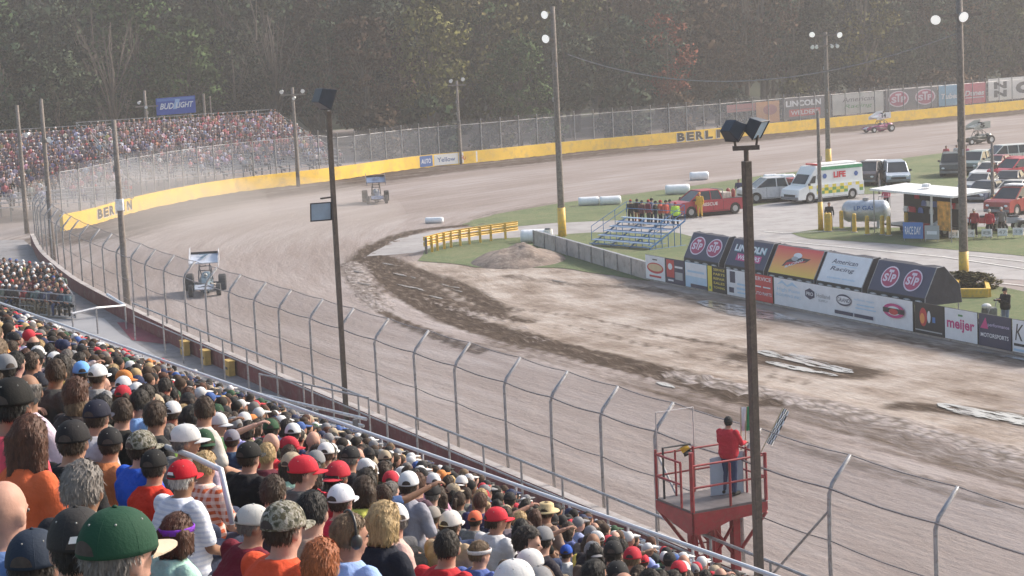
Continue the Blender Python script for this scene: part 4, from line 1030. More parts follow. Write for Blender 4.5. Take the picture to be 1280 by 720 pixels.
NEAR = [
 # px, py, width, spec, label
 (150, 692, 95, dict(cap='cap', capcol=(.012, .055, .03), brimcol=(.55, .45, .33), shirt=(.05, .05, .05), yaw=.2, hair='short', haircol='grey'), 'person in a dark green cap with a tan brim at the bottom edge'),
 (98, 684, 82, dict(cap='cap', capcol=(.03, .028, .028), shirt=(.02, .02, .022), sleeve='long', yaw=1.0, mark=1, haircol='dark'), 'person in a charcoal cap with a white mark beside the green cap'),
 (104, 612, 68, dict(hair='bushy', haircol='grey', shirt=(.02, .02, .025), sleeve='long', yaw=.6, heavy=.2), 'person with thick grey brown hair and black jacket behind the charcoal cap'),
 (6, 640, 52, dict(hair='none', shirt=(.10, .17, .36), yaw=.6, heavy=.15), 'bald person cut by the left edge near the bottom, in blue'),
 (44, 706, 60, dict(hair='short', haircol='dark', cap='cap', capcol=(.02, .03, .05), shirt=(.08, .15, .35), cloth='plaid', yaw=.6), 'person in blue checks low in the bottom left corner'),
 (92, 552, 53, dict(cap='cap', capcol=(.015, .014, .016), shirt=(.012, .012, .014), yaw=.6, heavy=.2), 'person in black cap and black shirt with white outlined lettering on the back'),
 (138, 555, 40, dict(cap='cap', capcol=(.014, .014, .016), shirt=(.55, .2, .08), yaw=1.0), 'person in a black cap turned in profile, right of the lettered black shirt'),
 (37, 548, 44, dict(hair='long', haircol='auburn', shirt=(.62, .13, .05), yaw=.6, female=True), 'woman with long auburn hair in an orange shirt by the left edge'),
 (16, 506, 52, dict(cap='cap', capcol=(.008, .008, .008), shirt=(.72, .09, .13), hair='short', haircol='black', yaw=.6, heavy=.2), 'person in a large black cap and bright pink red shirt at the left edge'),
 (50, 482, 30, dict(cap='cap', capcol=(.015, .018, .03), shirt=(.62, .03, .03), yaw=1.0), 'person in a navy cap and red shirt behind the large black cap'),
 (70, 466, 26, dict(hair='short', haircol='brown', shirt=(.05, .05, .05), yaw=1.0), 'bare headed brown haired man in profile behind the navy cap'),
 (96, 494, 35, dict(hair='bushy', haircol='auburn', shirt=(.04, .03, .03), yaw=.6, female=True), 'woman with thick dark auburn hair below the light blue cap'),
 (98, 511, 32, dict(hair='short', haircol='sandy', shirt=(.60, .60, .66), yaw=.6), 'sandy haired person in white above the lettered black shirt'),
 (122, 521, 36, dict(cap='cap', capcol=(.014, .016, .032), shirt=(.45, .45, .5), yaw=.6), 'person in a navy cap left of the crew cut man'),
 (153, 516, 30, dict(hair='short', haircol='brown', shirt=(.012, .012, .012), yaw=1.0, heavy=.1), 'crew cut man in a black shirt turned to the right'),
 (195, 521, 29, dict(hair='short', haircol='brown', shirt=(.03, .03, .03), yaw=.6), 'brown haired man in a dark shirt right of the light blue shirt'),
 (176, 503, 25, dict(hair='short', haircol='dark', shirt=(.28, .46, .78), yaw=.6, heavy=.2), 'dark haired person in a light blue shirt between two bare headed men'),
 (102, 466, 25, dict(cap='cap', capcol=(.16, .38, .75), shirt=(.05, .05, .08), yaw=1.0), 'person in a light blue cap beside a white cap'),
 (123, 470, 24, dict(cap='cap', capcol=(.75, .75, .76), shirt=(.3, .3, .3), yaw=.2), 'person in a white cap right of the light blue cap'),
 (178, 560, 40, dict(cap='camocap', shirt=(.02, .09, .50), yaw=.2, haircol='brown'), 'person in a camouflage cap and royal blue shirt'),
 (193, 583, 41, dict(cap='cap', capcol=(.012, .012, .013), shirt=(.60, .04, .02), yaw=.6, haircol='dark'), 'person in a black cap and red sleeveless top beside the red cap'),
 (229, 597, 41, dict(cap='cap', capcol=(.52, .012, .025), shirt=(.72, .74, .80), cloth='stripes', yaw=.2, haircol='white', heavy=.25, mark=1), 'white haired man in a red cap and white striped shirt'),
 (257, 583, 34, dict(hair='bushy', haircol='blond', shirt=(.55, .12, .05), cloth='plaid', yaw=.2), 'blond person in an orange checked shirt next to the red cap'),
 (222, 667, 46, dict(hair='bob', haircol='auburn', cap='band', capcol=(.22, .05, .50), shirt=(.45, .7, .6), yaw=.6, female=True), 'girl with dark hair and a purple headband beside the green cap'),
 (317, 653, 42, dict(cap='cap', capcol=(.50, .50, .48), shirt=(.16, .015, .03), yaw=-.3, haircol='grey', heavy=.25, pose='sitlean'), 'man in a grey cap and dark red shirt leaning forward'),
 (356, 660, 54, dict(cap='camocap', shirt=(.75, .10, .04), yaw=.2, haircol='brown', heavy=.2), 'person in a camouflage cap and bright orange shirt'),
 (402, 706, 52, dict(hair='bushy', haircol='red', shirt=(.2, .1, .05), yaw=.6, female=True), 'red haired person at the bottom edge beside the camouflage cap'),
 (391, 640, 40, dict(hair='short', haircol='black', shirt=(.35, .25, .2), yaw=.6), 'black haired man directly behind the camouflage cap'),
 (342, 616, 40, dict(hair='bushy', haircol='brown', shirt=(.05, .04, .05), yaw=.6), 'brown haired person in dark clothes above the grey cap'),
 (312, 571, 32, dict(cap='cap', capcol=(.015, .015, .015), shirt=(.015, .015, .018), yaw=.2), 'person in black cap and black v neck shirt beside the white handrail'),
 (380, 590, 34, dict(cap='cap', capcol=(.60, .03, .05), shirt=(.1, .1, .1), yaw=-.3, haircol='brown'), 'person in a bright red cap facing right in mid crowd'),
 (427, 626, 38, dict(cap='cap', capcol=(.68, .69, .74), shirt=(.66, .03, .07), yaw=.2, haircol='brown'), 'person in a white cap and red shirt above the ear defenders'),
 (438, 669, 42, dict(hair='short', haircol='sandy', shirt=(.33, .47, .80), yaw=-.3, muffs=1, heavy=.1), 'person in light blue shirt wearing black ear defenders'),
 (481, 652, 40, dict(hair='bob', haircol='blond', shirt=(.015, .018, .03), yaw=.2, female=True), 'blonde woman in a black jersey with a white number'),
 (541, 646, 26, dict(cap='cap', capcol=(.30, .27, .24), shirt=(.1, .1, .1), yaw=.6), 'person in a taupe cap left of the cream cap'),
 (564, 656, 32, dict(cap='cap', capcol=(.64, .60, .57), shirt=(.4, .3, .2), yaw=.2), 'person in a cream cap behind the red shirted man'),
 (559, 684, 36, dict(hair='short', haircol='dark', shirt=(.55, .03, .04), yaw=.6), 'dark haired man in a red shirt near the bottom edge'),
 (600, 692, 33, dict(hair='short', haircol='sandy', cap='band', capcol=(.72, .70, .70), shirt=(.1, .15, .4), yaw=-.3), 'sandy haired person with a white headband at the bottom edge'),
 (594, 650, 22, dict(cap='cap', capcol=(.75, .16, .08), shirt=(.2, .2, .2), yaw=.6), 'person in an orange cap left of the red cap'),
 (621, 650, 27, dict(cap='cap', capcol=(.62, .03, .05), shirt=(.6, .6, .62), yaw=-.3), 'person in a red cap and white shirt right of the orange cap'),
 (511, 606, 27, dict(cap='cap', capcol=(.70, .70, .70), shirt=(.3, .3, .35), yaw=.6), 'person in a white cap above the blonde woman'),
 (233, 551, 36, dict(cap='cap', capcol=(.62, .62, .62), haircol='grey', shirt=(.2, .2, .2), yaw=-.3), 'grey haired person in a white cap above the blond plaid shirt'),
 (212, 545, 26, dict(hair='short', haircol='grey', shirt=(.50, .75, .15), yaw=.6), 'person in a lime green shirt beside the man in dark shirt'),
 (256, 513, 26, dict(hair='short', haircol='brown', shirt=(.6, .55, .5), yaw=1.0), 'brown haired man in profile among white shirts'),
 (290, 550, 24, dict(cap='cap', capcol=(.2, .2, .24), shirt=(.03, .06, .12), yaw=.6), 'person in a grey cap and dark navy shirt right of mid crowd'),
 (683, 640, 20, dict(cap='straw', shirt=(.3, .2, .15), yaw=.6), 'person in a wide straw hat near the front rail'),
 (708, 691, 20, dict(cap='cap', capcol=(.02, .09, .45), shirt=(.7, .7, .7), yaw=.6), 'person in a royal blue cap and white shirt near the bottom'),
 (805, 702, 17, dict(cap='cap', capcol=(.58, .03, .05), shirt=(.4, .05, .05), yaw=.6), 'person in a red cap by the front rail below the flag stand'),
 (300, 675, 46, None, None),
]
CAND = []   # every spectator: (row v, place along, z, spec, label, group)
def place_near():
    out = []
    for (x, y, w, spec, label) in NEAR:
        if spec is None: continue
        e, v, p, dist = choose(x, y, w, .21 if 'cap' in spec else .205 if spec.get('hair') == 'bushy' else .185)
        out.append((v, p, dist, spec, label, x, y, w))
    return out
PN = place_near()
SHIRTS = [((.02, .02, .024), 'black', 12), ((.56, .56, .60), 'white', 4.5), ((.03, .04, .09), 'navy', 5), ((.50, .03, .045), 'red', 6), ((.16, .16, .17), 'grey', 4), ((.08, .13, .28), 'blue', 2.2), ((.30, .42, .62), 'pale blue', 2), ((.14, .02, .04), 'maroon', 2), ((.60, .18, .05), 'orange', .5), ((.20, .15, .11), 'tan', 1), ((.06, .12, .06), 'green', 1), ((.62, .36, .42), 'pink', 1), ((.10, .08, .07), 'brown', 2), ((.68, .58, .12), 'yellow', .25), ((.20, .10, .30), 'purple', .3)]
CAPS = [((.02, .02, .022), 'black', 6), ((.62, .62, .62), 'white', 5), ((.50, .03, .05), 'red', 2.5), ((.02, .03, .08), 'navy', 2.5), ((.22, .22, .23), 'grey', 3), ((.38, .31, .22), 'tan', 1.2), ((.05, .11, .32), 'blue', .7), ((.03, .08, .04), 'green', .8), ((.60, .22, .06), 'orange', .6)]
HAIRS = [('brown', 9), ('dark', 9), ('sandy', 1.0), ('blond', 1.3), ('grey', 2), ('black', 3.5), ('white', .7), ('auburn', 2)]
def pick(L, r): 
    tot = sum(x[-1] for x in L); q = r.random()*tot
    for x in L:
        q -= x[-1]
        if q <= 0: return x
    return L[-1]
def rand_spec(r):
    sh = pick(SHIRTS, r); sp = dict(shirt=tuple(min(.9, c*r.uniform(.8, 1.25)) for c in sh[0]), skin=r.choice(SKINS), haircol=pick(HAIRS, r)[0])
    sp['shirtname'] = sh[1]; fem = r.random() < .36; sp['female'] = fem
    sp['sleeve'] = 'long' if r.random() < .35 else 'short'
    sp['pants'] = r.choice([(.04, .06, .13), (.06, .08, .16), (.02, .02, .02), (.22, .18, .13), (.10, .10, .11)])
    sp['hair'] = r.choice(['long', 'long', 'bob', 'tail']) if fem else r.choice(['short', 'short', 'short', 'bushy', 'fringe'])
    q = r.random()
    if q < (.22 if fem else .52):
        c = pick(CAPS, r); sp['cap'] = 'camocap' if r.random() < .05 else 'cap'; sp['capcol'] = c[0]; sp['capname'] = c[1] if sp['cap'] == 'cap' else 'camouflage'
        if r.random() < .1: sp['backwards'] = 1
    if not fem and 'cap' not in sp and r.random() < .06: sp['hair'] = 'none'
    k = r.randrange(7)
    sp['pose'], sp['yaw'] = [('sit', .6), ('sit', .2), ('sit', 1.0), ('sitlean', .6), ('sitcross', .6), ('sit', 1.5), ('sitlean', 1.0)][k]
    if r.random() < .14: sp['pose'], sp['yaw'] = r.choice([('sitback', -.3), ('sitpoint', .6), ('sit', -.9)])
    sp['heavy'] = 0.0
    if not fem and sp['pose'] == 'sit' and sp['yaw'] == .6 and r.random() < .8: sp['heavy'] = .2
    return sp
def scatter():
    r = random.Random(11)
    heads = [(x, y, w, d) for (v, p, d, s, l, x, y, w) in PN]
    taken = {}
    for (v, p, d, s, l, x, y, w) in PN: taken.setdefault(v, []).append(p)
    for v in ROWS[:-1]:
        s = -3.0; z = seat_z(v)
        while s < 85:
            s += r.uniform(.45, .55)+(.5 if r.random() < .06 else 0)
            q = U3*s+V3*(v+r.uniform(-.05, .05)); hz = z+.735
            if q.y < 2: continue
            X, Y, D = proj((q.x, q.y, hz))
            if not (-45 < X < 1310) or D < 8.5: continue
            if Y > 720+FPX*.20/D: continue
            if any((Vector((q.x, q.y, 0))-Vector((p.x, p.y, 0))).length < .42 for p in taken.get(v, [])): continue
            hw = FPX*.2/D; bad = False
            for (hx, hy, w, hd) in heads:
                if D < hd+.3 and abs(X-hx) < (hw+w)*.46 and -hw*.8-w*.35 < Y-hy < hw*.62+w*.35: bad = True; break
                if D < hd+.3 and abs(X-hx) < hw*.75+w*.5 and -hw*2.2 < Y-hy < w*.5 and hw > w*.9: bad = True; break
            if bad: continue
            if s*1.0 > 60 and r.random() < .1: continue
            CAND.append((D, X, Y, v, q.copy(), z))
    CAND.sort(key=lambda c: c[0])
scatter()
N_IND = 226
def near_crowd():
    r = random.Random(5); n_ = 0
    GRP = 'spectators seated in the near grandstand'
    for (v, p, dist, spec, label, x, y, w) in PN:
        z = seat_z(v); sc = (p.z-z)/.735; 
        wsc = w*dist/FPX/(.21 if 'cap' in spec else .205 if spec.get('hair') == 'bushy' else .185)
        sc = min(1.15, max(.9, .5*sc+.5*wsc)); zz = p.z-.735*sc
        spec.setdefault('skin', r.choice(SKINS)); spec.setdefault('pants', (.05, .06, .1))
        spec.setdefault('pose', 'sit')
        rz = FACEV+r.uniform(.05, .35)
        hp = proto(spec['pose'], spec.get('yaw', .5), spec.get('female', False), spec.get('heavy', 0.0))['head'].translation
        off = Matrix.Rotation(rz, 3, 'Z') @ Vector((hp.x, hp.y, 0))*sc
        t = person((p.x-off.x, p.y-off.y, zz), rz, spec, label, GRP, sc); n_ += 1
        if 'outlined lettering' in label:
            P_ = Panel((-.13, -.165, .27), (1, 0, 0), (0, -.04, 1), .26, .16); gm = mat('shirt_print', (.42, .43, .46), .8)
            # a thin outline box with a word and a line beneath
            for a in ((0, .3, 1, .34), (0, .88, 1, .92), (0, .3, .02, .92), (.98, .3, 1, .92)): P_.rect(gm, *a)
            P_.text(gm, 'GRANGER', .5, .61, .86, .4, .01).rect(gm, .1, .12, .9, .16)
            o = P_.build('back_print', t)
        if 'white number' in label:
            P_ = Panel((-.10, -.162, .27), (1, 0, 0), (0, -.04, 1), .2, .2); P_.text(mat('shirt_print_white', (.66, .66, .68), .8), '8', .5, .5, .8, .95, .03); P_.build('back_print', t)
    ind = CAND[:N_IND]; rest = CAND[N_IND:]
    specs = [rand_spec(r) for _ in ind]
    def desc(s):
        who = 'woman' if s['female'] else 'man'
        hd = (('backwards ' if s.get('backwards') else '')+s['capname']+' cap') if 'capname' in s else ('bald head' if s['hair'] == 'none' else {'long': 'long ', 'bob': 'bobbed ', 'tail': 'ponytailed ', 'short': 'short ', 'bushy': 'thick ', 'fringe': 'short '}[s['hair']]+HN[s['haircol']]+' hair')
        return who, hd, s['shirtname']
    HN = {'brown': 'brown', 'dark': 'dark brown', 'black': 'black', 'blond': 'blond', 'sandy': 'sandy', 'grey': 'grey', 'white': 'white', 'red': 'red', 'auburn': 'auburn'}
    def zone(c):
        D, X, Y = c[:3]
        col = 'left' if X < 230 else 'middle' if X < 520 else 'right'
        return ('lower ' if Y > 600 else 'upper ' if Y < 500 else 'central ')+col
    keys = {}
    for i, (c, s) in enumerate(zip(ind, specs)): keys.setdefault(desc(s)+(zone(c),), []).append(i)
    ordn = ['leftmost', 'second from left', 'third from left', 'fourth from left', 'fifth from left', 'sixth from left', 'seventh from left', 'eighth from left']
    for k, ids in keys.items():
        ids.sort(key=lambda i: ind[i][1])
        for j, i in enumerate(ids):
            D, X, Y, v, q, z = ind[i]; s = specs[i]
            lab = f"{k[0]} with {k[1]} and {k[2]} {'long sleeves' if s['sleeve'] == 'long' else 'shirt'}, {k[3]} of the near crowd"
            if len(ids) > 1: lab = f"{k[0]}, {k[1]}, {k[2]} {'top'}, {k[3]} near crowd, {ordn[min(j, 7)]} of such"
            sc = r.uniform(.92, 1.05)*(.97 if s['female'] else 1)
            person((q.x, q.y, z), FACEV+r.uniform(-.1, .4), s, lab, GRP, sc)
    return rest

# the many farther spectators: one merged low detail mesh
class Crowd:
    def __init__(s): s.V = []; s.F = []; s.C = []; s.n = 0
    def proto(s, cap, stand=False):
        mb = MB(); seg = []
        def mark(k): seg.append((k, len(mb.v)))
        zz = .45 if stand else 0.0
        rings = []
        for z, a, b in ((.0, .17, .12), (.25, .15, .11), (.45, .19, .12), (.56, .15, .09), (.61, .06, .06)):
            rings.append([Vector((a*math.cos(2*math.pi*k/8), b*math.sin(2*math.pi*k/8)-.01, z)) for k in range(8)])
        mb.loft(rings)
        for sx in (-1, 1): mb.tube([(sx*.19, 0, .53), (sx*.25, .06, .27)], [.055, .045], 5)
        mark('shirt')
        for sx in (-1, 1): mb.tube([(sx*.25, .06, .27), (sx*.12, .27, .18)], [.036, .03], 5)
        mb.sphere((0, .025, .74), (.078, .092, .115), 8, 6); mark('skin')
        if stand:
            for sx in (-1, 1): mb.tube([(sx*.09, 0, .05), (sx*.10, .02, -.40), (sx*.11, 0, -.84)], [.09, .06, .05], 6)
        else:
            for sx in (-1, 1): mb.tube([(sx*.09, 0, .06), (sx*.14, .44, .06), (sx*.13, .42, -.40)], [.09, .065, .05], 6)
        mark('pants')
        mb.sphere((0, .005, .775), (.086, .10, .092), 8, 5)
        if cap: mb.box((0, .13, .775), (.14, .11, .012))
        else: mb.sphere((0, -.03, .70), (.078, .06, .09), 6, 4)
        mark('head')
        lab = np.zeros(len(mb.v), int); st = 0
        for i, (k, e) in enumerate(seg): lab[st:e] = i; st = e
        return np.array([tuple(v) for v in mb.v]), mb.f, lab
    def add(s, pr, p, rz, sc, cols):
        v, f, lab = pr; c, q = math.cos(rz), math.sin(rz)
        w = v*sc; w = np.stack([w[:, 0]*c-w[:, 1]*q, w[:, 0]*q+w[:, 1]*c, w[:, 2]], 1)+np.array(tuple(p))
        s.V.append(w); s.F += [tuple(i+s.n for i in g) for g in f]; s.C.append(np.array([(*c_, 1) for c_ in cols])[lab]); s.n += len(v)
    def build(s):
        me = bpy.data.meshes.new('crowd'); V = np.concatenate(s.V); me.from_pydata(V.tolist(), [], s.F)
        a = me.color_attributes.new('Col', 'FLOAT_COLOR', 'POINT'); a.data.foreach_set('color', np.concatenate(s.C).ravel())
        me.materials.append(attrmat('crowd_clothes')); me.polygons.foreach_set('use_smooth', [True]*len(me.polygons))
        o = bpy.data.objects.new('crowd', me); COL.objects.link(o)
        tag(o, 'mass of small distant spectators filling the far stands and farther rows', 'crowd', None, 'stuff'); return o
CW = Crowd(); CWP = [CW.proto(True), CW.proto(False), CW.proto(True, True), CW.proto(False, True)]
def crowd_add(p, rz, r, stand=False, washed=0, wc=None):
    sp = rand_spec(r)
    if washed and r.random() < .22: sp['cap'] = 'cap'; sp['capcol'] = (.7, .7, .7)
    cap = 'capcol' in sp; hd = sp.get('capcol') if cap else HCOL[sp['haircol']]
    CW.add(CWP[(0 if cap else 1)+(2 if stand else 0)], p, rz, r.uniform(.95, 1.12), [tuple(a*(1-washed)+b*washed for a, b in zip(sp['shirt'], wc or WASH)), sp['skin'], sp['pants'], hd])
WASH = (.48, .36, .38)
REST = near_crowd()
_r = random.Random(21)
for (D, X, Y, v, q, z) in REST: crowd_add((q.x, q.y, z), FACEV+_r.uniform(0, .6), _r)
# people walking in the gap below the rail and along the walkway
for (x, y) in ((203, 452), (210, 453), (218, 461), (244, 468), (255, 480), (262, 478), (270, 484), (286, 492), (300, 500), (310, 497), (325, 511)):
    p = at(x, y, 2.2); crowd_add((p.x, p.y, 2.2-.78), _r.uniform(-1, 1), _r, True)

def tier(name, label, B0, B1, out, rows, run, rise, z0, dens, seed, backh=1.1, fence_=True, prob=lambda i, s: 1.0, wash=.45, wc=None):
    """a distant stand: bottom edge B0-B1 (facing us on its left side), rows stepping away along out"""
    t = thing(name, label, 'grandstand'); r = random.Random(seed)
    d = (B1-B0); L = d.length; d.normalize(); out = Vector(out).normalized(); ang = math.atan2(out.y, out.x)
    deck = MB().use(alu()); sup = MB().use(mat('stand_scaffold', (.22, .23, .25), .6, .4))
    for i in range(rows):
        c = B0+d*(L/2)+out*(run*i); z = z0+rise*i
        A = B0+out*(run*i); Bp = B1+out*(run*i)
        for off, zz, wd, h in ((0, z+.43, .25, .05), (-.3, z, .5, .05)):
            a = A+out*(off-wd/2); b = Bp+out*(off-wd/2); e = Bp+out*(off+wd/2); g = A+out*(off+wd/2)
            deck.prism([Vector((q.x, q.y, zz)) for q in (a, b, e, g)], (0, 0, h))
        s = r.uniform(0, .5)
        while s < L:
            if r.random() < dens*prob(i/rows, s/L): 
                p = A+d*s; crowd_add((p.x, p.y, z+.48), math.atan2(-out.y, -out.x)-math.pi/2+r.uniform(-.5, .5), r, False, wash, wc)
            s += r.uniform(.48, .62)
    deck.build('seating', t)
    n = max(2, int(L/3))
    for i in range(n+1):
        p = B0+d*(L*i/n); top = p+out*(run*rows)
        sup.prism([Vector((p.x, p.y, z0-.1)), Vector((top.x, top.y, z0+rise*rows-.1)), Vector((top.x, top.y, z0+rise*rows-.3)), Vector((p.x, p.y, z0-.3))], d*.1)
        for f_ in (.05, .35, .65, .98): q = p+out*(run*rows*f_); sup.bar((q.x, q.y, 0), (q.x, q.y, z0+rise*rows*f_-.15), .07, 6)
    sup.build('frame', t)
    rl = MB().use(steel())
    def rail(a, b, za, zb, n):
        for h in (1.1, .75, .4): rl.bar((a.x, a.y, za+h), (b.x, b.y, zb+h), .03, 5)
        for k in range(n+1): q = a.lerp(b, k/n); z = za+(zb-za)*k/n; rl.bar((q.x, q.y, z), (q.x, q.y, z+1.1), .035, 5)
    top0, top1 = B0+out*(run*rows), B1+out*(run*rows); zt = z0+rise*rows
    rail(top0, top1, zt, zt, n*2); rail(B0, top0, z0, zt, 6); rail(B1, top1, z0, zt, 6); rail(B0-out*.5, B1-out*.5, z0, z0, n*2)
    rl.build('railing', t)
    return t
# ------------------------------------------------------------------ distant stands
L1_ = Vector((-31.0, 157, 0)); L0_ = Vector((-58, 146, 0))
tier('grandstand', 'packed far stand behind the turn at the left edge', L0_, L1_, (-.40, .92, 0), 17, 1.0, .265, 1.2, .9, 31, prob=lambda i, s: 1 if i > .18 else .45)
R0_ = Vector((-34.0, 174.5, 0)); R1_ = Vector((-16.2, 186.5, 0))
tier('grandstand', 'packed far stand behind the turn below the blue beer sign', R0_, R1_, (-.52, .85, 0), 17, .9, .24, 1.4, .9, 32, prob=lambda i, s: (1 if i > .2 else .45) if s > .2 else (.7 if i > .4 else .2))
# lower section beyond the gap at the left edge
Q0 = at(-40, 374, 1.0); Q1 = at(92, 386, 1.0); Q1.z = Q0.z = 0
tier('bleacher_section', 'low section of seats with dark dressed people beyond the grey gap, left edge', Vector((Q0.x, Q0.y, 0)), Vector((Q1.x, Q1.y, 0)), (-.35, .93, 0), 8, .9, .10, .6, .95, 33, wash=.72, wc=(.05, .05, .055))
def gap_things():
    t = thing('gap_rail', 'pale metal rail and gate at the end of the grey gap beside the maroon wall', 'rail')
    a = at(90, 392, 1.6); b = at(120, 385, 1.7); c = at(156, 382, 1.6); d = at(134, 368, 2.0)
    MB().use(alu()).tube([a, b, c], .06, 6).build('rail', t); MB().use(mat('white_rail_metal', 0)).bar(d, c, .07).build('rail', t)
    for p in (a, b, c): MB().use(steel()).bar((p.x, p.y, .5), p, .04).build('post', t)
gap_things()
s = MB().use(mat('maroon_floor_paint', (.20, .03, .05), .7, 0, .2, 1)); pts = px([(146, 403), (176, 402), (232, 425), (205, 430), (165, 425)], .515); s.add(pts, [tuple(range(5))]); struct(s.build('painted_floor'))
sheet('gap_paving', px([(-60, 370), (0, 374), (60, 383), (130, 398), (150, 417), (182, 436), (222, 462), (200, 470), (-60, 420)], .52), .52, mat('gap_paving', (.33, .325, .335), .8, 0, .08, .4))

# ------------------------------------------------------------------ walkway rail below the near stand
def walk_rail():
    t = thing('walkway_rail', 'long galvanised handrail with mid rail and posts along the walkway by the maroon wall', 'railing')
    D = 20.75; zb = .5; zt = 2.16
    P = lambda u, z: UT*u+VT*D+Vector((0, 0, z))
    pts = [on_line(VT*D, UT*50+VT*D, x, zt) for x in (166, 203, 226, 250, 278, 308, 345, 378, 415)]
    u0 = pts[0].dot(UT); 
    for z, r in ((zt, .035), (zt-.55, .026)): MB().use(steel()).bar(P(u0, z), P(10, z), r).build('rail', t)
    us = [p.dot(UT) for p in pts]; u = us[-1]
    while u > 12: u -= 2.3; us.append(u)
    for u in us: MB().use(steel()).bar(P(u, zb), P(u, zt), .034).build('post', t)
    return t
walk_rail()
def steps():
    """short flight of aluminium benches seen end on, between the crowd and the walkway"""
    t = thing('bleacher_bank', 'bank of bare aluminium bench planks just above the crowd, end on', 'bleachers')
    a = at(322, 492, 2.1); b = at(458, 524, 2.1)
    for i in range(8):
        dz = Vector((0, 0, -.19*i)); sh = VT*(-.10*i)
        MB().use(alu()).bar(a+dz+sh, b+dz+sh, .05).build('plank', t)
    d = (b-a).normalized()
    for k in (0, .33, .66, 1.0):
        q = a.lerp(b, k)-VT*.35; MB().use(mat('dark_post', (.12, .12, .13), .6)).box((q.x, q.y, 1.2), (.12, .14, 1.9), TH).build('post', t)
    for k in (.0, .5, 1.0):
        q = a.lerp(b, k)+VT*.1; MB().use(steel()).bar((q.x, q.y, .5), (q.x, q.y, 2.75), .03).build('rail_post', t)
    MB().use(steel()).bar(a+VT*.1+Vector((0, 0, .62)), b+VT*.1+Vector((0, 0, .62)), .03).build('rail', t)
steps()
def ramp_rails():
    t = thing('ramp_railing', 'double aluminium ramp rails running down to the lower right, left of the flag stand', 'railing')
    D = 19.6
    a = on_line(VT*D, UT*50+VT*D, 745, 2.2); ua = a.dot(UT)
    for z, r in ((2.05, .045), (1.75, .04), (1.45, .035)): MB().use(alu()).bar(UT*ua+VT*D+Vector((0, 0, z)), UT*(ua-16)+VT*D+Vector((0, 0, z+.12)), r).build('rail', t)
    for i in range(8): p = UT*(ua-2.1*i)+VT*D; MB().use(alu()).bar(p+Vector((0, 0, .5)), p+Vector((0, 0, 2.1)), .035).build('post', t)
ramp_rails()
def aisle_rail():
    t = thing('aisle_handrail', 'white bent tube handrail between the blond person and the black v neck shirt', 'handrail')
    a, b, c, d = aty(201, 556, 14.2), aty(240, 570, 13.4), aty(276, 587, 12.8), aty(291, 655, 12.6)
    MB().use(mat('white_rail_metal', 0)).tube([a, b, a.lerp(c, .93), c, c.lerp(d, .12), d], .021, 10).build('tube', t, smooth=True)
    MB().use(mat('white_rail_metal', 0)).bar(a, (a.x+.02, a.y, a.z-.9), .02).build('post', t)
aisle_rail()

# ------------------------------------------------------------------ poles and lamps
def floodlight(mb_name, parent, c, rz, tilt, s=.62, lens=True):
    """a box floodlight: tapered housing, rim and lens"""
    M = Matrix.Rotation(rz, 3, 'Z') @ Matrix.Rotation(tilt, 3, 'X')
    mb = MB().use(mat('floodlight_housing', (.03, .035, .05), .4, .2, .2, 4)); w = s/2
    f = [Vector((x*w, .0, z*w*.85)) for x, z in ((-1, -1), (1, -1), (1, 1), (-1, 1))]; b = [Vector((p.x*.72, -s*.55, p.z*.7)) for p in f]
    mb.loft([[M @ p+c for p in b], [M @ (p*1.0)+c for p in f]])
    h = mb.build(mb_name, parent, bevel=.015)
    if lens:
        lm = MB().use(mat('floodlight_lens', (.28, .38, .48), .12, 0, .1)); g = [Vector((p.x*.9, .006, p.z*.9)) for p in f]
        lm.add([M @ p+c for p in g], [(0, 1, 2, 3)]); lm.build('lens', h)
        MB().use(kpaint()).tube([M @ (p+Vector((0, .01, 0)))+c for p in f+f[:1]], .014, 5).build('rim', h)
    return h
def tall_steel(label, base, top_z, w, twin):
    t = thing('lamp_post', label, 'lamp post', base, 0, 'brown steel lamp posts along the walkway')
    H = top_z-base.z; V = lambda x, y, z: Vector((x, y, z))
    MB().use(brown()).box((0, 0, H/2), (w, w, H), TH).build('post', t, bevel=.012)
    MB().use(brown()).box((0, 0, .02), (w*2.2, w*2.2, .04), TH).build('base_plate', t)
    if twin:
        MB().use(brown()).bar(V(0, 0, H), V(0, 0, H+.22), .05).build('neck', t)
        MB().use(brown()).box((0, 0, H+.26), (.52, .12, .09)).build('bracket', t)
        for s in (-1, 1): MB().use(brown()).bar(V(s*.2, 0, H+.28), V(s*.24, 0, H+.50), .025).build('yoke', t)
        floodlight('floodlight', t, V(-.17, .10, H+.56), R(-62), R(-38), .46); floodlight('floodlight', t, V(.29, -.02, H+.60), R(-118), R(-30), .47)
    else:
        MB().use(steel()).bar(V(0, 0, H), V(0, 0, H+.2), .04).build('neck', t)
        floodlight('floodlight', t, V(.02, .12, H+.36), R(-60), R(-22), .78, True)
        floodlight('floodlight', t, V(-.42, -.08, 7.2), R(-160), R(-10), .70, True)
        MB().use(brown()).bar(V(0, 0, 7.65), V(-.42, -.05, 7.62), .03).build('arm', t)
    return t
b1 = on_line(VT*21.3, UT*50+VT*21.3, 434, .5)
tall_steel('brown lamp post with one flat top floodlight and a square lamp on its side', Vector((b1.x, b1.y, .5)), 10.9, .145, False)
b2 = on_line(VT*20.4, UT*50+VT*20.4, 951.5, .5)
tall_steel('brown lamp post with two blue black floodlights, in front of the red flag stand', Vector((b2.x, b2.y, .5)), 10.35, .155, True)

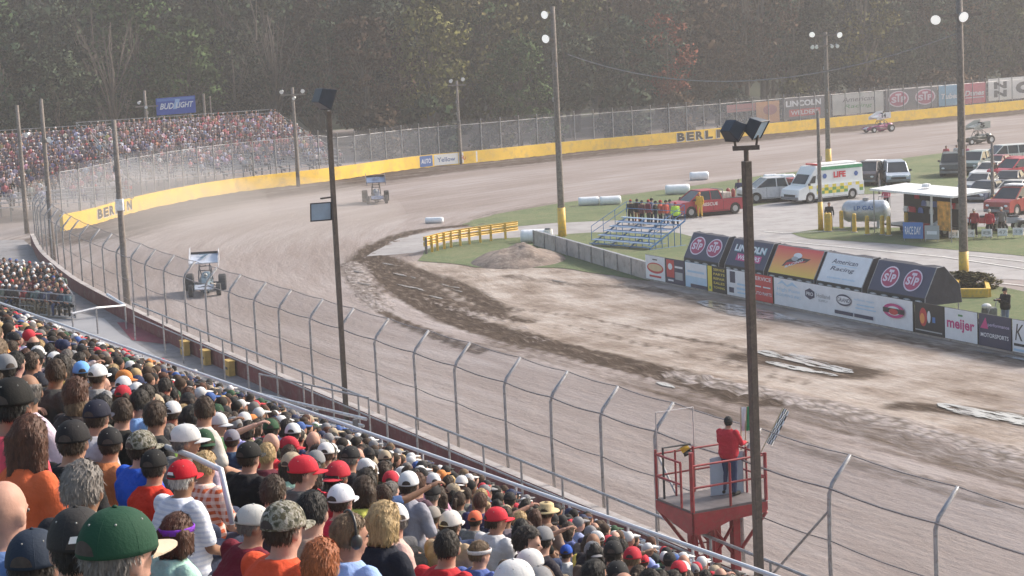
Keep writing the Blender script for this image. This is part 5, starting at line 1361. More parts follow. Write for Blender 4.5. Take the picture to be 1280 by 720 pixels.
def litlens():
    if 'lit' in MATS: return MATS['lit']
    m, nt, b = _base('lit_lamp_lens'); b.inputs['Base Color'].default_value = (.9, .9, .9, 1); b.inputs['Emission Color'].default_value = (1, .98, .95, 1); b.inputs['Emission Strength'].default_value = .3
    MATS['lit'] = m; return m
def round_lamp(parent, c, aim, r=.3, name='lamp_head'):
    lit = r > .31; r *= .78
    q = Vector(aim).to_track_quat('Z', 'Y').to_matrix(); mb = MB().use(mat('lamp_reflector', (.42, .43, .44), .35, .5))
    prof = [(.05, -.55*r/.3*.5), (.12, -.25), (r*.8, -.08), (r, .04), (r*1.02, .06)]; rings = [[q @ Vector((a*math.cos(2*math.pi*k/14), a*math.sin(2*math.pi*k/14), h))+c for k in range(14)] for a, h in prof]
    mb.loft(rings); h = mb.build(name, parent, smooth=False)
    MB().use(litlens() if lit else lampglass()).add([q @ Vector((r*.94*math.cos(2*math.pi*k/14), r*.94*math.sin(2*math.pi*k/14), .068))+c for k in range(14)], [tuple(range(14))]).build('lens', h)
def wood_pole(label, base, top_z, r, yellow_to=0, arms=(), lamps=(), grp='wooden light poles', lean=(0, 0), cat='light pole'):
    """arms: (z, x0, x1); lamps: (x, z, aim, radius)"""
    t = thing('light_pole', label, cat, base, 0, grp); H = top_z-base.z; rr = random.Random(int(base.x*10))
    pts = [Vector((lean[0]*f, lean[1]*f, H*f)) for f in (0, .25, .5, .75, 1)]
    MB().use(wood()).tube(pts, [r*1.15, r*1.05, r*.95, r*.85, r*.75], 10).build('pole', t, smooth=True)
    if yellow_to: MB().use(ypaint()).tube([Vector((0, 0, .0)), Vector((lean[0]*.1, 0, yellow_to))], [r*1.28, r*1.2], 12).build('painted_sleeve', t, smooth=True)
    for z, x0, x1 in arms: MB().use(wood()).box(((x0+x1)/2+lean[0], -.14, z-base.z), (abs(x1-x0), .12, .14)).build('crossarm', t)
    for x, z, aim, lr in lamps: round_lamp(t, Vector((x+lean[0], -.22, z-base.z)), aim, lr)
    for k in range(3): a = rr.uniform(0, 6); MB().use(steel()).box((math.cos(a)*r*1.1, math.sin(a)*r*1.1, H*(.45+.15*k)), (.08, .08, .3)).build('fitting', t)
    return t
AIM1 = (-.3, -1, -.35); AIM2 = (.3, -1, -.35)
def base_of(x, y, z=0): p = at(x, y, z); return Vector((p.x, p.y, z))
def ztop(x, y, Y): return aty(x, y, Y).z
def wp(label, bx, by, ty, r, z=0, **k):
    b = base_of(bx, by, z); zt = CAMH-(ty-45+.047*(bx-640))/FPX*b.y
    return wood_pole(label, b, zt, r, **k), b, zt
wp('plain wooden pole farthest left beyond the wall, with a small lamp', 34, 292, 130, .16, .5, lamps=[(.6, 7.6, AIM1, .2)])
wp('plain wooden pole by the maroon wall near the left edge, lamp bracket high up', 67, 326, 122, .15, .5, lamps=[(.35, 8.0, AIM2, .2)], arms=[(7.9, 0, .4)])
wp('dark wooden pole with a white paper tied to it, between fence and maroon wall', 160, 393, 148, .15, .5)
_p = base_of(160, 393, .5); _w = MB().use(wpaint()).box((0, 0, 0), (.36, .3, .55)); tag(_w.build('paper_notice', loc=(_p.x, _p.y-.06, aty(148, 256, _p.y).z), bevel=.02), 'white paper notice wrapped round the dark wooden pole', 'notice')
wp('light pole with a two lamp crossarm right of the far stand', 373, 233, 108, .17, arms=[(8.55, -1.1, 1.15)], lamps=[(-1.0, 8.85, AIM1, .26), (.95, 8.85, AIM2, .26), (.1, 8.2, AIM1, .2)])
wp('light pole with a two lamp crossarm behind the yellow wall, centre left', 576, 205, 100, .16, arms=[(8.2, -.95, .95)], lamps=[(-.6, 8.65, AIM1, .26), (.65, 8.8, AIM2, .28)])
b = base_of(703, 296); zt = ztop(690, 8, b.y)
wood_pole('tall pole with two bright lamps on one side and a yellow foot, centre', b, zt, .21, 1.9, lamps=[(-.5, ztop(690, 18, b.y), (-.7, -1, -.2), .34), (-.5, ztop(690, 48, b.y), (-.7, -1, -.2), .36)], arms=[(ztop(690, 18, b.y), -.45, 0), (ztop(690, 48, b.y), -.45, 0)])
b = base_of(1036, 218); wood_pole('light pole with two tiers of lamps behind the ambulance', b, ztop(1037, 40, b.y), .21, 2.2, arms=[(ztop(1037, 44, b.y), -1.1, 1.1), (ztop(1037, 57, b.y), -1.1, 1.1)], lamps=[(-1.15, ztop(1037, 42, b.y), AIM1, .32), (1.15, ztop(1037, 44, b.y), AIM2, .33), (-1.15, ztop(1037, 58, b.y), AIM1, .22), (-.8, ztop(1037, 58, b.y), AIM1, .2), (.5, ztop(1037, 58, b.y), AIM2, .2), (.95, ztop(1037, 58, b.y), AIM2, .22)])
b = base_of(1026, 288); wood_pole('slim pole with a yellow foot in front of the ambulance', b, ztop(1027, 138, b.y), .13, 1.8)
b = base_of(1205, 352); wood_pole('tallest pole with two large bright lamps and a yellow foot, right', b, ztop(1199, -12, b.y), .20, 1.5, arms=[(ztop(1199, 19, b.y), -1.3, 1.05)], lamps=[(-1.2, ztop(1199, 23, b.y), AIM1, .32), (.12, ztop(1199, 21, b.y), AIM2, .34)], lean=(-.02, 0)); BR_ = b
b = base_of(1241, 262); wood_pole('short pole with a yellow foot among the parked cars', b, ztop(1241, 178, b.y), .11, 1.0)
b = base_of(1099, 243); wood_pole('short white marker pole behind the merchandise trailer', b, ztop(1099, 216, b.y), .07, 0)
bb = Vector((-37, 197, 0)); wood_pole('pole with a lamp crossarm rising behind the far stand', Vector((aty(183, 150, 197).x, 197, 0)), ztop(181, 113, 197), .18, arms=[(ztop(181, 133, 197), -1.0, 1.3)], lamps=[(-.6, ztop(181, 128, 197), AIM1, .22), (.1, ztop(181, 134, 197), AIM2, .22)])
for x, l in ((256, 'plain post right of the blue beer sign'), (264, 'thin plain post second right of the blue beer sign')):
    p = aty(x, 145, 198); MBp = thing('post', l, 'post', (p.x, p.y, 0)); MB().use(wood()).bar((0, 0, 0), (0, 0, ztop(x, 117 if x == 256 else 120, 198)), .14 if x == 256 else .07).build('shaft', MBp)
# overhead wire
A = Vector((at(703, 296).x, at(703, 296).y, 0)); A.z = aty(710, 68, A.y).z; A.x = aty(710, 68, A.y).x; B_ = Vector((BR_.x, BR_.y, aty(1197, 42, BR_.y).z)); B_.x = aty(1197, 42, BR_.y).x
pts = [A.lerp(B_, i/24) for i in range(25)]
for i, p in enumerate(pts): p.z -= 2.0*4*(i/24)*(1-i/24)
tag(MB().use(mat('wire_sheath', (.25, .24, .24), .6)).tube(pts, .035, 5).build('overhead_wire'), 'sagging overhead wire between the two tall poles', 'wire')
# blue sign above the far stand
o = aty(196, 144.5, 197); t = thing('billboard', 'blue beer sign with white slanted lettering above the far stand', 'billboard', o)
r_ = (aty(245, 140.5, 197.5)-o); w_ = r_.length; r_.normalize()
MB().use(SN).prism([Vector((0, 0, 0)), r_*w_, r_*w_+Vector((0, 0, 1.75)), Vector((0, 0, 1.75))], (0, .15, 0)).build('board', t)
p = Panel(Vector((0, -.004, 0)), r_, (0, 0, 1), w_, 1.75); p.rect(cm('beer_blue', (.04, .09, .42)), 0, 0, 1, 1).rect(cm('beer_band', (.12, .22, .55)), .03, .8, .97, .95).poly(cm('beer_pale', (.35, .5, .75)), [(.42, .3), (.5, .88), (.62, .86), (.52, .3)]).text(SW, 'BUD', .27, .5, .36, .36, .03, .3).text(SW, 'LIGHT', .72, .52, .46, .34, .03, .3); p.build('face', t)
for f_ in (.15, .85): q = r_*(w_*f_)+Vector((0, .2, 0)); MB().use(wood()).bar(q+Vector((0, 0, -o.z)), q+Vector((0, 0, 1.7)), .08).build('post', t)

# ------------------------------------------------------------------ woodland
def leafmat():
    if 'leaf' in MATS: return MATS['leaf']
    m, nt, b = _base('foliage'); oi = N(nt, 'ShaderNodeObjectInfo')
    f = noise(nt, .45, 4, .6); c = mixc(nt, 1.0, oi.outputs['Color'], ramp(nt, f, [(.3, (.7, .75, .65)), (.7, (1.3, 1.25, 1.1))]), 'MULTIPLY')
    nt.links.new(c, b.inputs['Base Color']); b.inputs['Roughness'].default_value = .8; b.inputs['Specular IOR Level'].default_value = .2
    MATS['leaf'] = m; return m
barkm = mat('bark', (.10, .08, .065), .95, 0, .3, 4, bump=.5)
def crown_mesh(seed, kind):
    """leaf faces gathered in clumps round branch ends through the crown's volume"""
    r = np.random.RandomState(seed); V = []; F = []
    H = {'broad': (5.2, 11.5), 'tall': (3.8, 14.0), 'shrub': (2.6, 4.2), 'sparse': (4.2, 12.5)}[kind]
    ncl = {'broad': 70, 'tall': 70, 'shrub': 26, 'sparse': 46}[kind]; z0 = {'broad': 4.5, 'tall': 3.5, 'shrub': .3, 'sparse': 6}[kind]
    C = []
    for i in range(ncl):
        u = r.rand(); z = z0+u*H[1]; pr = math.sin(math.pi*min(1, u*.86+.12))**.6
        a = r.rand()*6.283; rad = H[0]*pr*(.35+.65*r.rand()**.6); C.append((rad*math.cos(a), rad*math.sin(a), z, (.8+.9*r.rand())*(.6 if kind == 'shrub' else 1)))
    n = {'broad': 75, 'tall': 70, 'shrub': 60, 'sparse': 42}[kind]
    cnt = 0; vs = []; ns = []
    for (x, y, z, s) in C:
        d = r.normal(size=(n, 3)); d /= np.linalg.norm(d, axis=1)[:, None]; d *= (r.rand(n, 1)**.4)*s*np.array([1.15, 1.15, .75])
        c = d+np.array([x, y, z]); sz = .15+.17*r.rand(n)
        u = r.normal(size=(n, 3)); u /= np.linalg.norm(u, axis=1)[:, None]; w = np.cross(u, r.normal(size=(n, 3))); w /= np.linalg.norm(w, axis=1)[:, None]
        q = np.stack([c-u*sz[:, None], c+w*sz[:, None]*.7, c+u*sz[:, None], c-w*sz[:, None]*.7], 1).reshape(-1, 3); vs.append(q); cnt += n
        k_ = q-np.array([x, y, z-.3]); k_ /= np.linalg.norm(k_, axis=1)[:, None]+1e-6; g_ = q-np.array([0, 0, z0+H[1]*.4]); g_ /= np.linalg.norm(g_, axis=1)[:, None]+1e-6; ns.append(k_*.75+g_*.55)
    V = np.concatenate(vs); me = bpy.data.meshes.new('crown')
    F = np.arange(len(V)); me.vertices.add(len(V)); me.vertices.foreach_set('co', V.ravel()); me.loops.add(len(V)); me.loops.foreach_set('vertex_index', F)
    me.polygons.add(cnt); me.polygons.foreach_set('loop_start', np.arange(0, len(V), 4)); me.polygons.foreach_set('loop_total', np.full(cnt, 4)); me.update()
    nn = np.concatenate(ns); nn /= np.linalg.norm(nn, axis=1)[:, None]
    me.polygons.foreach_set('use_smooth', [True]*cnt); me.normals_split_custom_set_from_vertices(nn.tolist())
    me.materials.append(leafmat()); return me, C
def trunk_mesh(C, kind, seed, bare=False):
    r = random.Random(seed); mb = MB().use(barkm); H = {'broad': 12, 'tall': 14, 'shrub': 2.4, 'sparse': 15, 'bare': 16}[kind]; R0 = .3 if kind != 'shrub' else .07
    path = [Vector((r.uniform(-.2, .2)*i*.4, r.uniform(-.2, .2)*i*.4, H*i/6)) for i in range(7)]
    mb.tube(path, [R0*(1.25-.18*i) for i in range(7)], 7)
    pts = C[::3] if not bare else [(r.uniform(-3.5, 3.5), r.uniform(-3.5, 3.5), r.uniform(6, 17), 1) for _ in range(34)]
    for (x, y, z, s) in pts:
        k = min(5, max(1, int((z-2.0)/H*6*.7))); a = path[k]; e = Vector((x, y, z)); m_ = a.lerp(e, .5)+Vector((0, 0, -.3))
        mb.tube([a, m_, e], [R0*.35, R0*.2, R0*.05], 5)
        if bare:
            for _ in range(3): q = m_.lerp(e, r.random()); mb.tube([q, q+Vector((r.uniform(-1, 1), r.uniform(-1, 1), r.uniform(.3, 1.4)))], [.035, .012], 4)
    return mb.mesh('trunk', True)
TREES = {}
for i, k in enumerate(['broad', 'broad', 'broad', 'tall', 'tall', 'sparse', 'sparse', 'shrub', 'shrub']):
    c, C = crown_mesh(40+i, k); TREES.setdefault(k, []).append((c, trunk_mesh(C, k, i)))
TREES['bare'] = [(None, trunk_mesh([], 'bare', 90, True)), (None, trunk_mesh([], 'bare', 91, True))]
GREENS = {'dark green': (.016, .032, .018), 'green': (.045, .080, .027), 'olive': (.10, .10, .028), 'brown': (.090, .052, .030), 'pale olive': (.13, .125, .045), 'rust red': (.17, .050, .032), 'grey green': (.038, .055, .034)}
_tn = {}
TL = []
def tree(x, y, kind, colname, s, r, place):
    i = r.randrange(len(TREES[kind])); c, tk = TREES[kind][i]
    nm = {'shrub': 'shrub', 'bare': 'bare_tree'}.get(kind, 'broadleaf_tree')
    kd = {'broad': 'broad crowned', 'tall': 'tall narrow', 'sparse': 'thin crowned', 'shrub': 'low', 'bare': 'leafless'}[kind]
    t = thing(nm, '', 'shrub' if kind == 'shrub' else 'tree', (x, y, -.3), r.uniform(0, 6.28), 'shrubs at the edge of the wood' if kind == 'shrub' else 'trees of the hazy wood behind the track')
    TL.append((t, kd, colname, 'shrub' if kind == 'shrub' else 'tree', place, proj((x, y, 6))[0]))
    t.scale = (s*r.uniform(.9, 1.1), s*r.uniform(.9, 1.1), s)
    if c:
        o = bpy.data.objects.new('crown', c); COL.objects.link(o); o.parent = t; g = GREENS[colname]; k = r.uniform(.6, 1.5); o.color = (g[0]*k*r.uniform(.9, 1.1), g[1]*k, g[2]*k, 1)
    o = bpy.data.objects.new('trunk', tk); COL.objects.link(o); o.parent = t
def woods():
    # a wooded rise that closes the view between the stems
    m = MB().use(mat('far_wood', (.035, .042, .026), .95, 0, .6, .25, bump=1.0, bscale=.8)); G = []
    for j in range(9):
        row = []
        for i in range(90):
            x = -170+4.3*i; y = 300+max(0, x+10)*.55+j*7+6*mnoise.noise(Vector((x*.04, 1, 0))); h = 27*math.sin(math.pi/2*min(1, j/5))+(5*mnoise.noise(Vector((x*.09, j*.4, 4)))+3*mnoise.noise(Vector((x*.3, j, 9))) if j else -1)
            row.append(Vector((x, y, h)))
        G.append(row)
    for a, b in zip(G[:-1], G[1:]):
        for i in range(89): m.quad(a[i], a[i+1], b[i+1], b[i])
    struct(m.build('wooded_hill', smooth=False))
    r = random.Random(77)
    # belts behind the far wall and stands; places are metres
    def belt(y_of, x0, x1, step, kinds, place, smin, smax):
        x = x0
        while x < x1:
            y = y_of(x)+r.uniform(-5, 5); kind = r.choice(kinds); pxx = proj((x, y, 8))[0]
            if pxx < 330: cols = ['dark green', 'dark green', 'green', 'grey green']
            elif pxx < 520: cols = ['dark green', 'olive', 'brown', 'grey green']
            elif pxx < 700: cols = ['olive', 'olive', 'pale olive', 'green']
            else: cols = ['brown', 'brown', 'olive', 'grey green', 'dark green']
            if -60 < pxx < 1340: tree(x, y, kind, r.choice(cols), r.uniform(smin, smax), r, place)
            x += step*r.uniform(.7, 1.3)
    far = lambda dy: (lambda x: 228+dy+max(0, (x+10))*.66+max(0, -x-10)*-.25)
    belt(far(0), -62, 100, 6.0, ['broad', 'tall', 'broad', 'sparse', 'sparse', 'bare'], 'front edge', .8, 1.15)
    belt(far(13), -70, 110, 6.0, ['broad', 'tall', 'broad', 'sparse'], 'second rank', 1.05, 1.4)
    belt(far(28), -75, 120, 6.5, ['broad', 'tall', 'broad'], 'third rank', 1.2, 1.6)
    belt(far(45), -85, 125, 7.0, ['broad', 'broad', 'tall'], 'back rank', 1.8, 2.3)
    belt(far(-8), -14, 90, 7.5, ['shrub', 'shrub'], 'shrub edge', .8, 1.5)
    p = aty(838, 150, 244); tree(p.x, p.y, 'sparse', 'rust red', .85, r, 'front edge'); 
    p = aty(460, 150, 222); tree(p.x, p.y, 'broad', 'brown', 1.0, r, 'front edge'); p = aty(650, 160, 226); tree(p.x, p.y, 'broad', 'green', .8, r, 'front edge')
    # labels: kind, colour, rank and where along the wood
    def zone(x):
        return 'behind the stands' if x < 380 else 'left of centre' if x < 600 else 'near the centre pole' if x < 760 else 'right of centre' if x < 930 else 'behind the billboards' if x < 1130 else 'far right'
    ks = {}
    for e in TL: ks.setdefault((e[1], e[2], e[3], e[4], zone(e[5])), []).append(e)
    on = ['leftmost', 'second', 'third', 'fourth', 'fifth', 'sixth', 'seventh', 'eighth', 'ninth']
    for k, es in ks.items():
        es.sort(key=lambda e: e[5])
        col = '' if k[0] == 'leafless' else k[1]+' '
        for j, e in enumerate(es):
            pre = (on[min(j, 8)]+' ') if len(es) > 1 else ''
            e[0]['label'] = f"{pre}{k[0]} {col}{k[2]}, {k[3]}, {k[4]}"
woods()
# ------------------------------------------------------------------ vehicles
def paint(key, c, dirty=True): return mat('car_paint_'+key, c, .35, .1, .07, 2, dirt=tuple(x*.7+.05 for x in c) if dirty else None, coat=.3)
def wheel(parent, c, r, w, rimcol=None, axis='Y'):
    mb = MB().use(rubber()); h = w/2
    mb.lathe([(r*.55, -h*.9), (r*.9, -h), (r, -h*.75), (r*1.0, 0), (r, h*.75), (r*.9, h), (r*.55, h*.9), (r*.55, -h*.9)], 18, c, axis)
    ty = mb.build('wheel', parent)
    m = MB().use(rimcol or mat('wheel_rim', (.45, .45, .46), .35, .6)); m.lathe([(.02, -h*.7), (r*.56, -h*.86), (r*.57, h*.86), (.02, h*.7)], 14, c, axis); m.build('rim', ty)
    return ty
def arch_profile(L, wb, xf, r, zs, top):
    """side outline: sill with two wheel arches, then the given top line back to front"""
    pts = []; bot = zs
    for cx in (xf-wb, xf):
        pts.append((cx-r*1.12, bot))
        for i in range(7): a = math.pi*(1-i/6); pts.append((cx+r*1.12*math.cos(a), r+(r*1.12)*math.sin(a)*1.0 if True else 0))
        pts.append((cx+r*1.12, bot))
    return [(-L/2+.03, bot)]+pts+[(L/2-.03, bot)]+top
def vehicle(kind, label, loc, rz, pm, name=None, cat=None, group=None, extra=None):
    S = dict(pickup=(5.4, 1.9, .38, 3.5, 1.75), van=(4.8, 1.85, .34, 2.95, 1.45), ambulance=(6.1, 2.05, .38, 3.9, 1.95), stock=(4.7, 1.85, .35, 2.75, 1.35), suv=(4.5, 1.85, .40, 2.7, 1.3))[kind]
    L, W, wr, wb, xf = S; t = thing(name or {'pickup': 'pickup_truck', 'van': 'minivan', 'ambulance': 'ambulance', 'stock': 'race_car', 'suv': 'off_road_vehicle'}[kind], label, cat or {'pickup': 'pickup truck', 'van': 'minivan', 'ambulance': 'ambulance', 'stock': 'race car', 'suv': 'jeep'}[kind], loc, rz, group)
    h = L/2
    tops = dict(pickup=[(h, .55), (h-.04, .95), (h-.3, 1.06), (.95, 1.12), (-.75, 1.10), (-h+.02, 1.06), (-h, .55)], van=[(h, .5), (h-.05, .78), (h-.9, 1.0), (-h+.1, 1.02), (-h, .6)],
        ambulance=[(h, .55), (h-.1, 1.0), (h-.85, 1.25), (-h+.05, 1.3), (-h, .6)], stock=[(h, .3), (h-.15, .62), (.9, .82), (-1.1, .88), (-h+.1, .9), (-h, .45)], suv=[(h, .6), (h-.05, 1.02), (.75, 1.12), (-h+.03, 1.12), (-h, .6)])[kind]
    prof = arch_profile(L, wb, xf, wr, .28 if kind != 'stock' else .16, tops)
    mb = MB().use(pm); mb.prism([Vector((x, -W/2, z)) for x, z in prof], (0, W, 0)); me = mb.mesh('body')
    bm = bmesh.new(); bm.from_mesh(me); bmesh.ops.triangulate(bm, faces=[f for f in bm.faces if len(f.verts) > 4]); bm.to_mesh(me); bm.free()
    body = bpy.data.objects.new('body', me); COL.objects.link(body); body.parent = t
    # cabin: base outline to roof outline
    cb = dict(pickup=((-.75, 1.75), (-.55, .85), 1.10, 1.75), van=((-h+.12, h-.75), (-h+.3, .75), 1.0, 1.72), ambulance=((-h+.04, h-.75), (-h+.08, h-1.75), 1.25, 2.62), stock=((-1.5, 1.0), (-.9, .3), .86, 1.28), suv=((-h+.1, .95), (-h+.2, .55), 1.12, 1.78))[kind]
    (bx0, bx1), (rx0, rx1), z0, z1 = cb; wi, wt = W/2-.05, W/2-(.2 if kind != 'ambulance' else .10)
    ring0 = [Vector(p) for p in ((bx0, -wi, z0-.02), (bx1, -wi*.94, z0-.02), (bx1, wi*.94, z0-.02), (bx0, wi, z0-.02))]; ring1 = [Vector(p) for p in ((rx0, -wt, z1-.04), (rx1, -wt*.95, z1-.04), (rx1, wt*.95, z1-.04), (rx0, wt, z1-.04))]
    if kind == 'ambulance':
        MB().use(pm).loft([ring0, ring1]).build('cab', t, bevel=.06)
        for s in (-1, 1):
            f = lambda x, k: Vector((x, s*(wi+(wt-wi)*k+.012), z0+(z1-z0)*k))
            MB().use(glass()).add([f(1.45, .12), f(2.0, .12), f(1.62, .48), f(1.35, .50)] if s > 0 else [f(1.35, .50), f(1.62, .48), f(2.0, .12), f(1.45, .12)], [(0, 1, 2, 3)]).build('window', t)
        a, b, c, d = ring0[1], ring0[2], ring1[2], ring1[1]; g = lambda u, v: a.lerp(b, u).lerp(d.lerp(c, u), v)+Vector((.016, 0, .012))
        MB().use(glass()).add([g(.08, .1), g(.92, .1), g(.9, .58), g(.1, .58)], [(0, 1, 2, 3)]).build('windscreen', t)
    else:
        MB().use(glass()).loft([ring0, ring1]).build('windows', t)
        rf = MB().use(pm); rf.prism([p+Vector((0, 0, -.01)) for p in ring1], (0, 0, .07)); rf.build('roof', t, bevel=.03)
        pl = MB().use(pm)
        for i in range(4): pl.bar(ring0[i], ring1[i], .045, 6)
        for x in ((.15,) if kind in ('pickup', 'stock') else (-.7, .35)):
            for s in (-1, 1): pl.bar((x, s*wi, z0), (min(x, rx1-.1), s*wt, z1-.03), .04, 6)
        pl.build('pillars', t)
        if kind == 'pickup':
            MB().use(kpaint()).box((-1.75, 0, 1.085), (1.75, W-.3, .06)).build('bed', t)
            MB().use(pm).box((-h+.03, 0, .85), (.06, W-.1, .48)).build('tailgate', t)
    sm = MB().use(mat('panel_gap', (.02, .02, .02), .7)); zt_ = {'pickup': 1.08, 'van': .98, 'ambulance': 1.2, 'stock': .8, 'suv': 1.1}[kind]
    for s in (-1, 1):
        for x in {'pickup': (.95, .0, -.8), 'van': (1.0, 0, -1.0), 'ambulance': (2.0, 1.1, -.2), 'stock': (.8, -.6), 'suv': (.7, -.3)}[kind]: sm.box((x, s*(W/2+.001), (.36+zt_)/2), (.018, .008, zt_-.40))
        sm.box((0, s*(W/2+.001), .34), (wb-1.0, .008, .03))
    sm.build('panel_gaps', t)
    for s in (-1, 1): MB().use(mat('wheel_arch', (.015, .015, .015), .9)).box((xf-wb/2, s*(W/2-.30), wr*.9), (wb+wr*2.1, .3, wr*1.3)).build('wheel_arches', t)
    for x in (xf, xf-wb):
        for s in (-1, 1): wheel(t, (x, s*(W/2-.12), wr), wr, .24)
    for s in (-1, 1):
        MB().use(lampglass()).sphere((h-.06, s*(W/2-.28), .72 if kind != 'stock' else .5), (.08, .17, .09), 10, 6).build('headlight', t)
        MB().use(mat('tail_lamp', (.45, .03, .03), .3)).box((-h+.01, s*(W/2-.14), .85 if kind != 'stock' else .6), (.06, .16, .2)).build('tail_light', t)
        if kind != 'stock': MB().use(kpaint()).box((bx1-.25 if kind != 'ambulance' else 2.1, s*(W/2+.09), z0+.1), (.1, .2, .16)).build('mirror', t, bevel=.02)
    MB().use(kpaint()).box((h-.01, 0, .55 if kind != 'stock' else .4), (.06, W*.62, .22)).build('grille', t, bevel=.01)
    for s, nm in ((1, 'front'), (-1, 'rear')): MB().use(mat('bumper_grey', (.2, .2, .21), .5)).box((s*(h-.02), 0, .40 if kind != 'stock' else .28), (.16, W-.08, .18)).build('bumper', t, bevel=.03)
    if extra: extra(t, L, W)
    return t
def place(fp, rp):
    a, b = at(*fp), at(*rp); c = (a+b)/2; return (c.x, c.y, .04), math.atan2(a.y-b.y, a.x-b.x)
def ambulance_marks(t, L, W):
    yq, gq, g2 = mat('hi_vis_yellow', (.80, .66, .08), .5), mat('check_green', (.16, .34, .12), .5), mat('roof_green', (.05, .30, .14), .5)
    for s in (-1, 1):
        yy = s*(W/2+.004)
        m = MB()
        for i in range(14):
            for j in range(3):
                m.use(yq if (i+j) % 2 else (gq if j < 2 else wpaint())); x = -L/2+.1+i*.36; z = .58+j*.22
                if abs(x+.18-1.95) < .5 and z < .8 or abs(x+.18+1.95) < .5 and z < .8: continue
                q = [Vector((x, yy, z)), Vector((x+.36, yy, z)), Vector((x+.36, yy, z+.22)), Vector((x, yy, z+.22))]; m.add(q if s < 0 else q[::-1], [(0, 1, 2, 3)])
        m.build('checker_band', t)
        wi, wt = W/2-.05, W/2-.10; yf = lambda z: s*(wi+(wt-wi)*((z-1.25)/1.37)+.012)
        o = Vector((-1.75, yf(1.65), 1.62)) if s < 0 else Vector((-.05, yf(1.65), 1.62))
        p = Panel(o, (-s*1.0 if s > 0 else 1, 0, 0), (0, 0, 1), 1.7, .55); p.text(mat('life_red', (.62, .03, .05), .5), 'LIFE', .45, .5, .66, .8, .04); p.build('lettering', t)
        for x in (-2.35, .55):
            c = Vector((x, yf(1.85), 1.85)); MB().use(mat('star_blue', (.05, .12, .35), .5)).add([c+Vector((.2*math.cos(a), 0, .2*math.sin(a))) for a in [6.283*k/6 for k in range(6)]], [tuple(range(6))]).build('emblem', t)
        MB().use(g2).prism([Vector((-L/2+.08, yf(2.3), 2.28)), Vector((1.0, yf(2.3), 2.28)), Vector((1.0, yf(2.55), 2.52)), Vector((-L/2+.08, yf(2.55), 2.52))], (0, s*.01, 0)).build('green_band', t)
    MB().use(wpaint()).box((-1.0, 0, 2.66), (3.4, 1.2, .12)).build('roof_box', t, bevel=.03)
    MB().use(mat('beacon_red', (.6, .05, .05), .3)).box((.9, 0, 2.70), (.25, 1.3, .12)).build('light_bar', t, bevel=.03)
l, a = place((1000, 254), (1057, 248)); vehicle('ambulance', 'white ambulance with yellow checks and red LIFE lettering parked on the pit road', l, a, mat('ambulance_white', (.76, .78, .78), .4, 0, .03), extra=ambulance_marks)
l, a = place((1128, 236), (1112, 223)); vehicle('van', 'silver minivan on the grass right of the ambulance', l, a, paint('silver', (.42, .47, .55)))
l, a = place((1080, 233), (1096, 226)); vehicle('pickup', 'dark pickup with a white cap between ambulance and minivan', l, a, paint('dark_plum', (.05, .035, .045)), extra=lambda t, L, W: MB().use(wpaint()).box((-1.75, 0, 1.40), (1.8, W-.2, .6)).build('bed_cap', t, bevel=.08))
def rescue(t, L, W):
    p = Panel((-L/2-.012, W*.42, .62), (0, -1, 0), (0, 0, 1), W*.84, .44); p.rect(whitet, 0.1, .1, .9, .9).text(redt, '88', .5, .5, .5, .7, .04); p.build('number', t)
    for s in (-1, 1):
        q = Panel((-.5, -W/2-.004, .66) if s < 0 else (1.0, W/2+.004, .66), (1 if s < 0 else -1, 0, 0), (0, 0, 1), 1.5, .32); q.text(whitet, 'RESCUE', .5, .5, .8, .7, .02); q.build('door_lettering', t)
    MB().use(mat('equipment_box', (.45, .4, .35), .7, 0, .4, 6)).box((-1.3, 0, 1.3), (.7, 1.3, .4)).build('equipment', t, bevel=.03); MB().use(steel()).tube([(-.85, -.8, 1.1), (-.85, -.8, 1.75), (-.85, .8, 1.75), (-.85, .8, 1.1)], .035).build('roll_bar', t)
    for y in (-.4, .3): MB().use(rpaint()).lathe([(.02, 0), (.14, .02), (.14, .5), (.05, .6)], 10, (-2.0, y, 1.1)).build('extinguisher', t)
l, a = place((862, 271), (905, 267)); vehicle('pickup', 'red rescue pickup with white numbers beside the blue bleachers', l, a, paint('rescue_red', (.42, .03, .05)), extra=rescue)
l, a = place((946, 253), (992, 250)); vehicle('pickup', 'white pickup left of the ambulance, partly behind the lamp post', l, a, paint('white', (.68, .68, .70)), extra=lambda t, L, W: MB().use(rpaint()).box((-1.6, 0, 1.35), (1.2, 1.4, .5)).build('load', t, bevel=.04))
l, a = place((1188, 226), (1192, 213)); vehicle('suv', 'dark open off road vehicle with people on top, at the left of the paddock cars', l, a, paint('black_green', (.04, .05, .06)))
l, a = place((1214, 242), (1240, 236)); vehicle('stock', 'silver grey race car in the paddock behind the tallest pole', l, a, paint('grey', (.30, .31, .32)))
l, a = place((1252, 240), (1272, 232)); vehicle('stock', 'dark race car with a red nose in the paddock', l, a, paint('ink', (.05, .045, .06)), extra=lambda t, L, W: MB().use(rpaint()).box((1.9, 0, .63), (.7, W*.9, .06)).build('nose_panel', t))
l, a = place((1258, 228), (1292, 224)); vehicle('pickup', 'bright red pickup in the paddock at the right edge', l, a, paint('bright_red', (.55, .03, .06)))
l, a = place((1246, 272), (1300, 262)); vehicle('pickup', 'large dark red pickup nearest the right edge', l, a, paint('deep_red', (.32, .035, .03)), extra=lambda t, L, W: MB().use(wpaint()).box((.1, 0, 1.86), (1.0, 1.4, .12)).build('roof_box', t, bevel=.03))
l, a = place((1212, 218), (1232, 213)); vehicle('pickup', 'pale green grey truck behind the silver race car', l, a, paint('sage', (.26, .32, .31)))
l, a = place((1238, 208), (1278, 205)); vehicle('van', 'white van farthest back in the paddock', l, a, paint('white2', (.70, .72, .70)))
